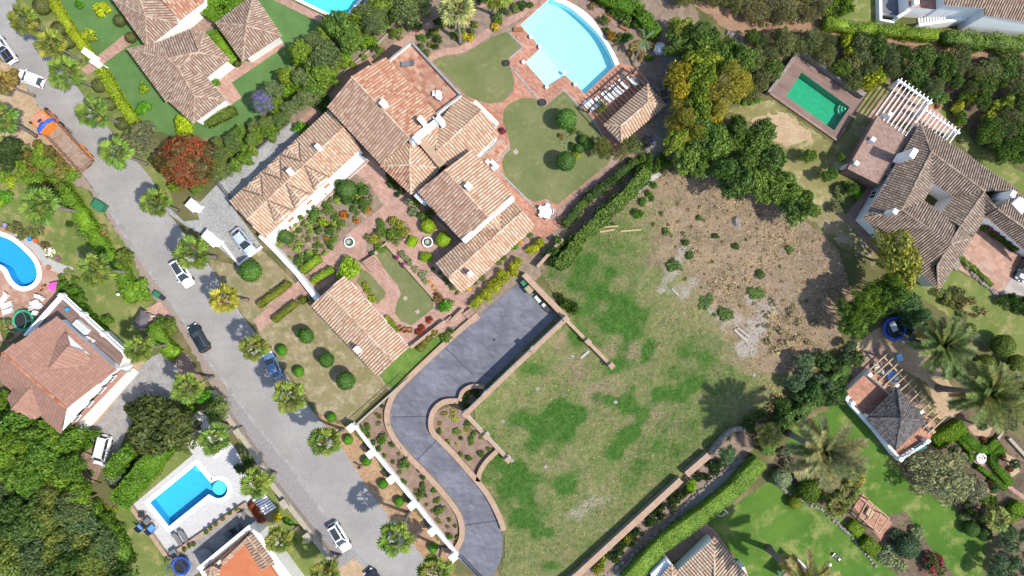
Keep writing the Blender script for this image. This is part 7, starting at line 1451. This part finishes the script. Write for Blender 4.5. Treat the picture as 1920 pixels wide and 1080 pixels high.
for x, y, r in ((680,810,9),(692,836,8),(752,904,7),(790,925,10),(825,957,10),(715,825,11),(755,870,10)): plant('bush', x, y, r, 'rounded shrub beside the white street wall', 'street wall rounded shrubs', ph(100,136,60))
fill([(822,775),(855,762),(868,782),(920,840),(895,868),(850,845),(818,805)], 13, [('bush',4,8,MG,'small shrub in the bed inside the driveway curve',.6),('sprig',4,8,YG,'pale sprig in the bed inside the driveway curve',.5)], 'drive curve shrubs', 11)
fill([(866,748),(875,734),(890,730),(902,737),(880,764)], 9, [('bush',7,9,DG,'dark shrub in the semicircular drive planter',1.0)], 'semicircle planter shrubs', 12)
many('bush', [(1062,570,14),(1075,578,13),(1052,560,9)], 'dark green shrub by the wall at the lot corner', 'lot corner shrubs', ph(70,100,40), h=1.6)
many('bush', [(1035,470,14),(1040,490,14),(1050,455,12)], 'round green bush at the foot of the tall lot hedge', 'hedge foot bushes', ph(86,124,60), h=2.0)
# beds by the pool path and villa border
bord = [('bush',7,11,MG,'green shrub in the border above the villa',1.2),('bush',6,10,OL,'olive shrub in the border above the villa',1.1),('mound',6,9,ph(130,150,70),'pale shrub in the border above the villa',.7),('bush',6,10,DG,'dark shrub in the border above the villa',1.3)]
fill([(640,135),(700,80),(720,95),(650,140)], 16, bord, 'villa border shrubs', 13); fill([(735,65),(800,25),(860,0),(920,0),(890,55),(830,85),(800,105),(780,75),(835,45)], 13, bord, 'villa border shrubs', 14)
for x, y, c in ((783,17,YEL),(797,10,YEL),(882,70,ph(230,190,30)),(870,67,ph(200,200,60)),(928,50,YEL)): blossom(x, y, 8, 'yellow flowering bush in the border above the villa', c, YG, group='yellow border bushes')
blossom(750, 70, 6, 'pink flower clump in the border above the villa', ph(226,160,160), MG, sparse=1); blossom(942, 245, 7, 'purple creeper on the east wing corner', ph(170,40,120), DG)
fill([(925,0),(990,0),(1000,5),(960,38),(930,45)], 14, bord, 'villa border shrubs', 15)
ptop = [('bush',9,14,ph(96,124,64),'grey-green shrub beside the pool path',1.4),('bush',8,12,ph(80,120,50),'green shrub beside the pool path',1.3),('mound',7,11,DRY,'dry shrub beside the pool path',.7)]
fill([(1098,4),(1125,18),(1140,42),(1136,56),(1112,24)], 15, ptop, 'pool path shrubs', 16); fill([(1145,15),(1195,25),(1230,55),(1215,62),(1165,40)], 14, ptop, 'pool path shrubs', 17); fill([(1150,65),(1190,72),(1230,90),(1225,110),(1200,105),(1155,95)], 15, ptop, 'pool path shrubs', 18)
plant('shrub', 1146, 67, 11, 'rust-tinged shrub beside the curved pool edge', None, ph(150,120,50), 1.6); plant('bush', 1128, 200, 10, 'potted-looking green bush under the dark pergola edge', None, ph(120,150,40), 2.6)
many('olive', [(1130,275,20,ph(120,124,60)),(1188,272,24,ph(110,126,80)),(1165,285,16,ph(130,134,90))], 'feathery small tree behind the pavilion', 'pavilion trees', h=4.0); blossom(1215, 265, 11, 'violet jacaranda blossom behind the pavilion', VIO, OL, 'shrub', 3.5, 'flowering_tree', sparse=0)
fill([(1200,300),(1240,290),(1262,300),(1225,330),(1200,330)], 14, [('bush',9,13,ph(84,120,44),'green bush beside the stone path',1.4)], 'stone path bushes', 19); many('bush', [(1226,347,8),(1215,362,8),(1205,378,9),(1192,398,9),(1200,403,9),(1222,372,7),(1240,300,9),(1233,310,9)], 'round green bush edging the stone path', 'stone path edge bushes', ph(84,124,48))
# hedge-wood between neighbour and villa
wood = [('tree',24,36,ph(104,136,66),'leafy green tree in the belt between lawn and villa',6),('tree',20,30,ph(122,148,56),'yellow-green tree in the belt between lawn and villa',5.5),('olive',20,30,ph(120,140,96),'grey-green tree in the belt between lawn and villa',5.5),('shrub',14,20,ph(110,150,46),'bright shrub in the belt between lawn and villa',2.6)]
fill([(505,170),(540,110),(600,60),(700,15),(735,20),(690,70),(640,110),(600,160),(550,205),(515,215)], 21, wood, 'tree belt above the villa', 20); fill([(378,318),(395,275),(440,258),(500,215),(545,200),(545,224),(470,290),(412,332)], 15, [('shrub',13,18,ph(110,140,56),'leafy shrub above the cobbled strip',2.4),('olive',15,20,ph(118,140,84),'feathery small tree above the cobbled strip',3.6)], 'cobbled strip shrubs', 21)
fill([(680,15),(740,-10),(800,-10),(770,25),(720,50),(690,55)], 20, wood[1:], 'tree belt above the villa', 22)
blossom(490, 188, 22, 'violet jacaranda in bloom beside the tree belt', VIO, ph(96,110,90), 'tree', 5.5, 'flowering_tree', sparse=2)
plant('tree', 345, 300, 52, 'broad tree covered in rust-red blossom beside the street', None, ph(92,84,50), 6.0, 'flowering_tree', ph(158,78,58), sparse=2); plant('shrub', 342, 235, 20, 'bright lime shrub by the tiled house corner', None, ph(160,190,40), 2.2); many('shrub', [(300,370,14,MG),(385,290,15,MG),(405,272,14,ph(130,160,50)),(300,312,12,BR),(365,355,13,MG),(330,350,12,ph(110,140,40))], 'green shrub around the rust-red tree', 'red tree shrubs', h=2.2)
plant('olive', 262, 258, 34, 'sparse grey olive tree over the street hedge', None, ph(122,124,96), 5)
for x, y, r, c in ((192,15,17,ph(170,190,40)),(165,65,13,ph(160,180,50)),(175,72,9,LG),(270,166,10,LIME),(268,205,16,BR),(150,8,8,BR),(405,154,8,BR)): plant('bush', x, y, r, 'bright green garden bush on the neighbour lawn', 'neighbour lawn bushes', c, 1.6)
for x, y, r in ((78,10,16),(110,54,14),(128,78,12),(185,160,13),(228,232,12),(205,195,12),(224,38,11),(245,70,10),(445,118,7)): plant('ball', x, y, r, 'dull green clipped bush near the street hedge', 'street hedge clipped bushes', ph(98,108,66))
# ------------------------------------------------------------------ left side
fill([(30,300),(60,265),(105,290),(135,325),(130,345),(90,360),(40,320)], 17, [('shrub',12,17,ph(120,150,56),'light green shrub behind the truck',2),('shrub',11,16,ph(120,118,66),'pink-tinged oleander shrub behind the truck',2)], 'truck side shrubs', 23); plant('tree', 12, 285, 28, 'dark round tree by the picture edge below the truck', None, ph(66,86,52), 5); plant('shrub', 22, 143, 15, 'brownish shrub on the dirt shoulder', None, ph(130,120,70), 2.2)
many('shrub', [(0,330,18,ph(120,156,60)),(20,340,12,ph(170,190,50)),(10,370,14,BR),(0,375,12,LG)], 'light shrub on the back lawn edge', 'back lawn shrubs', h=1.4)
fill([(15,425),(60,410),(75,430),(45,445)], 12, [('bush',9,13,ph(124,130,84),'grey-green shrub above the kidney pool',1.2)], 'kidney pool shrubs', 24); blossom(92, 472, 10, 'white flowering shrub beside the kidney pool', (.75,.75,.72), OL); many('bush', [(85,460,9,ph(120,104,76)),(128,512,9,OL),(115,520,8,MG),(140,525,9,ph(104,130,60)),(130,420,8,DG),(155,440,11,ph(110,140,80)),(150,425,9,OL)], 'mixed shrub between the pool terrace and back lawn', 'terrace edge shrubs')
blossom(190, 433, 12, 'brownish flowering shrub on the gravel verge', ph(170,110,90), OL, sparse=1); many('shrub', [(232,485,20,ph(104,128,56)),(262,545,20,ph(110,146,50)),(225,495,14,MG),(318,610,17,ph(110,130,56)),(305,605,14,MG)], 'oleander shrub along the street hedge', 'street oleanders', h=2.2)
many('shrub', [(120,540,14),(135,545,13),(150,560,12),(200,600,10)], 'dark green shrub by the balustrade corner', 'balustrade shrubs', ph(90,130,50), h=1.8)
many('shrub', [(5,610,14,ph(130,140,80)),(12,628,12,OL)], 'shrub below the green trampoline', 'trampoline shrubs', h=1.6)
plant('tree', 298, 800, 62, 'broad dark olive-green tree behind the white deck', None, ph(80,94,54), 6.5); plant('tree', 270, 780, 36, 'dark tree over the concrete drive', None, ph(76,90,52), 5.5); plant('tree', 405, 770, 24, 'shaggy tree by the roadside wall', None, ph(104,124,70), 4.5); plant('shrub', 385, 745, 17, 'bright shrub by the gravel verge', None, BR, 2)
big = [('tree',30,44,ph(96,132,52),'leafy green tree in the grove below the gabled house',7),('tree',26,38,ph(112,146,50),'lighter green tree in the grove below the gabled house',6.5)]
fill([(0,790),(50,800),(95,815),(135,830),(130,880),(150,930),(100,930),(40,900),(-20,880)], 24, big, 'grove trees', 25); fill([(10,740),(30,780),(0,800),(-20,760)], 18, [('shrub',14,20,ph(104,140,50),'shrub beside the gabled house wall',2.4)], 'house wall shrubs', 26)
frst = [('tree',28,40,ph(78,104,52),'dark green tree in the lower woodland',7.5),('olive',28,40,ph(104,122,80),'grey-green tree in the lower woodland',7),('tree',24,34,ph(112,128,66),'yellowish tree in the lower woodland',6.5),('conifer',22,32,ph(84,106,70),'feathery dark tree in the lower woodland',7)]
fill([(-30,900),(60,910),(130,950),(175,1000),(215,1060),(230,1110),(-30,1110)], 26, frst, 'lower woodland trees', 27)
many('shrub', [(160,835,13),(175,815,14),(150,822,15)], 'green shrub at the corner of the gabled house', 'house corner shrubs', ph(96,140,44), h=2.2); many('bush', [(150,870,6),(172,888,6)], 'small bush in the gravel yard', 'gravel yard bushes', MG); plant('shrub', 215, 895, 17, 'blue-grey shrub beside the gravel yard', None, ph(116,140,120), 2.4); many('mound', [(200,955,7,YG),(214,956,7,YG)], 'yellow-green tuft on the lower lawn', 'lower lawn tufts')
for x, y in ((472,950),(480,962),(488,975)): plant('bush', x, y, 9, 'red-brown shrub beside the white slab strip', 'red-brown shrubs', ph(150,84,60), 1.0)
many('bush', [(520,968,9,ph(210,200,30)),(505,1000,9,MG),(540,980,9,BR),(545,1015,9,MG),(450,880,12,DG),(465,870,10,DG)], 'shrub in the garden behind the roadside wall', 'roadside wall shrubs')
# ------------------------------------------------------------------ right side: yellow-leaved trees, conifers, scrub
yel = [('tree',22,32,ph(170,156,52),'yellow-leaved tree behind the pool pavilion',8.5),('tree',20,30,ph(122,142,54),'yellow-green tree behind the pool pavilion',8),('olive',18,28,ph(150,150,66),'yellowing feathery tree behind the pool pavilion',8)]
fill([(1275,120),(1310,110),(1385,130),(1400,160),(1370,190),(1330,220),(1300,260),(1255,265),(1262,235),(1275,190)], 25, yel, 'yellow-leaved trees', 28)
fill([(1265,60),(1300,40),(1350,50),(1365,90),(1400,110),(1380,130),(1300,105),(1275,90)], 24, [('tree',22,32,ph(92,120,58),'green tree on the bank behind the pool',6),('tree',18,26,ph(128,144,60),'light green tree on the bank behind the pool',5)], 'bank trees', 29)
fill([(1315,240),(1370,230),(1430,245),(1440,270),(1480,330),(1530,370),(1525,395),(1490,395),(1440,370),(1400,350),(1330,320),(1290,300)], 27, [('conifer',24,36,ph(82,112,54),'dark green conifer above the bare slope',7.5),('conifer',22,32,ph(104,132,62),'mid-green conifer above the bare slope',7)], 'slope conifers', 30)
scr = [('olive',18,28,ph(112,122,78),'dull olive scrub tree in the thicket above the green pool',3.6),('olive',16,26,ph(94,108,72),'grey-brown scrub tree in the thicket above the green pool',3.4),('tree',16,24,ph(88,112,52),'green scrub tree in the thicket above the green pool',3.8),('shrub',13,18,ph(150,164,50),'yellow-green bush in the thicket above the green pool',2.2)]
fill([(1400,60),(1460,62),(1560,72),(1640,78),(1690,110),(1690,130),(1640,150),(1600,150),(1560,120),(1510,85),(1470,100),(1440,140),(1410,180),(1390,150),(1420,100)], 23, scr, 'pool thicket', 31)
fill([(1690,95),(1770,105),(1850,115),(1930,130),(1930,270),(1880,275),(1850,220),(1800,180),(1770,165),(1720,150)], 24, [('olive',18,28,ph(104,116,74),'dull olive scrub tree on the slope above the white pergola',3.6),('tree',16,26,ph(80,106,50),'green scrub tree on the slope above the white pergola',3.8),('shrub',13,18,ph(130,150,60),'light bush on the slope above the white pergola',2)], 'slope thicket', 32)
fill([(1420,-20),(1545,-20),(1545,30),(1480,38),(1400,28)], 22, [('olive',18,28,ph(118,118,84),'dry grey scrub tree above the dirt track',3.4),('olive',16,24,ph(134,130,96),'pale dry scrub bush above the dirt track',2.6)], 'track scrub', 33); fill([(1260,-20),(1400,-20),(1390,20),(1330,0),(1280,5)], 22, [('olive',16,24,ph(118,124,78),'dull scrub bush at the start of the dirt track',3)], 'track start scrub', 34)
fill([(1550,-10),(1590,-15),(1600,20),(1570,35),(1550,30)], 15, [('bush',9,14,ph(110,140,50),'leafy garden shrub beside the upper lawn',1.6)], 'upper lawn shrubs', 35); many('bush', [(1625,150,20),(1605,155,14)], 'round yellowish bush between green pool and white pergola', 'pergola bushes', ph(150,160,50), h=2.6)
for x, y, c in ((1755,175,BG),(1767,182,MG),(1795,200,ph(150,160,50)),(1800,222,MG),(1810,180,MG)): plant('shrub', x, y, 14, 'rounded shrub beyond the end of the white pergola', 'pergola end shrubs', c, 1.8)
for x, y in ((1759,199),(1801,237)): blossom(x, y, 5, 'pink flowering clump at the foot of the white pergola', ph(220,70,160), MG, group='pergola foot flowers')
fill([(1850,255),(1880,230),(1920,240),(1920,290),(1870,285)], 18, [('tree',16,22,ph(84,116,48),'dense green tree beside the side lawn',3.6)], 'side lawn trees', 36)
for x, y in ((1382,190),(1395,192),(1409,191),(1421,188)): plant('bush', x, y, 6, 'small round bush in a row near the green pool', 'pool row bushes', BR)
for x, y, r in ((1516,292,15),(1577,295,9),(1560,325,12),(1548,330,12),(1600,355,12)): plant('tree', x, y, r, 'small fruit tree on the dry grass below the green pool', 'fruit trees', ph(92,124,56), 3.0)
many('shrub', [(1577,360,14,OL),(1595,350,12,MG),(1565,390,12,ph(120,128,90)),(1610,365,9,BR)], 'garden shrub beside the pink terrace', 'terrace shrubs', h=1.4)
plant('tree', 1688, 484, 46, 'broad tree with yellowing leaves overlapping the courtyard house roof', None, ph(152,152,70), 10); [agave(x, y, 9, 'spiky plant beside the open lot conifers', ph(110,126,90), 'lot conifers spiky plants') for x, y in ((1565,375),(1578,380))]
fill([(1590,580),(1625,555),(1660,530),(1700,520),(1700,545),(1650,575),(1600,615),(1590,600)], 20, [('conifer',17,24,ph(92,122,50),'leafy tree in the row between lot and sandy court',8),('tree',16,22,ph(112,140,50),'light green tree in the row between lot and sandy court',7.5)], 'court row trees', 37)
fill([(1500,690),(1530,670),(1560,680),(1600,640),(1610,660),(1560,740),(1580,745),(1530,760),(1490,740)], 20, [('shrub',15,20,ph(84,112,66),'blue-green shrub between open lot and sandy court',2.6),('conifer',14,20,ph(98,124,92),'pale conifer between open lot and sandy court',3.4)], 'lot edge shrubs', 38)
many('conifer', [(1525,738,22),(1570,735,20)], 'rounded dark conifer at the top of the great lawn', 'great lawn conifers', ph(70,104,54), h=4)
fill([(1800,540),(1830,560),(1850,590),(1820,620),(1790,570)], 18, [('sprig',10,14,ph(140,126,90),'dry twiggy bush on the sloping lawn',1.4),('bush',8,12,OL,'grey bush on the sloping lawn',1.2)], 'sloping lawn bushes', 39)
fill([(1875,560),(1920,545),(1930,590),(1890,585)], 15, [('shrub',12,16,DG,'dark green shrub below the parking strip',2)], 'parking strip shrubs', 40); fill([(1760,545),(1790,560),(1800,580),(1770,570)], 13, [('bush',9,13,OL,'olive bush below the courtyard house tip',1.2)], 'house tip bushes', 41)
fill([(1810,680),(1870,690),(1900,720),(1930,700),(1930,800),(1890,790),(1850,760)], 24, [('shrub',14,20,ph(84,104,54),'green shrub behind the date palms',2.2),('olive',18,24,ph(120,128,96),'grey feathery shrub behind the date palms',3)], 'palm side shrubs', 42)
fill([(1395,800),(1440,760),(1480,720),(1500,700),(1500,745),(1460,790),(1420,835)], 19, [('shrub',12,17,ph(70,98,48),'dark shrub at the shaded corner of the lot',1.8),('sprig',10,14,ph(130,120,96),'dry brush at the shaded corner of the lot',1.2)], 'lot corner brush', 43)
plant('tree', 1365, 852, 17, 'blue-green young tree between the two lane walls', None, ph(96,130,92), 4); plant('bush', 1297, 908, 13, 'bright lime bush in the shaded lane border', None, ph(150,200,30), 1.8); many('bush', [(1175,1012,9,YG),(1122,1065,13,ph(140,150,50)),(1130,1050,9,LG)], 'yellow-green bush in the lane border', 'lane border bushes', h=1.6)
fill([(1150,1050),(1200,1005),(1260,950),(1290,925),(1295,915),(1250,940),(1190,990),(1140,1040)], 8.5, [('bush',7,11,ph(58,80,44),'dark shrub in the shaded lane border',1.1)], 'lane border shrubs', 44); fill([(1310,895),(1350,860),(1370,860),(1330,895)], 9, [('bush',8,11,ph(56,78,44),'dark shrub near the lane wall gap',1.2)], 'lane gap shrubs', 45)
# weeds and scrub on the lot
for x, y, r in ((1323,565,16),(1360,590,16),(1262,497,15),(1287,455,10),(1293,480,9),(1249,434,9),(1310,408,7),(1340,443,9),(1418,550,15),(1480,468,9),(1380,463,10),(1425,515,10),(1290,330,9)): plant(random.choice(['bush', 'mound', 'shrub']), x, y, r*random.uniform(.7, 1.05), 'dark green weed bush on the bare slope', 'slope weed bushes', random.choice([ph(86,116,58), ph(100,124,66), ph(74,104,52)]), h=.6)
for x, y in scatter([(1240,380),(1400,390),(1520,440),(1560,560),(1500,640),(1400,620),(1280,520)], 19, 50): plant('sprig', x, y, random.uniform(2, 6), 'sparse dry weed on the bare slope', 'slope weeds', random.choice([ph(130,126,84), ph(160,144,108), ph(110,120,70), ph(176,160,130)]), h=.3)
for x, y in scatter([(1440,560),(1540,600),(1500,680),(1440,660)], 22, 51): plant('sprig', x, y, random.uniform(8, 13), 'pale grey brush on the lower slope', 'slope brush', ph(160,154,126), h=.7)
many('sprig', [(1020,480,6),(1340,590,5),(1150,420,5),(1240,400,6),(1225,420,5)], 'green weed tuft at the edge of the lot', 'lot edge weeds', MG)
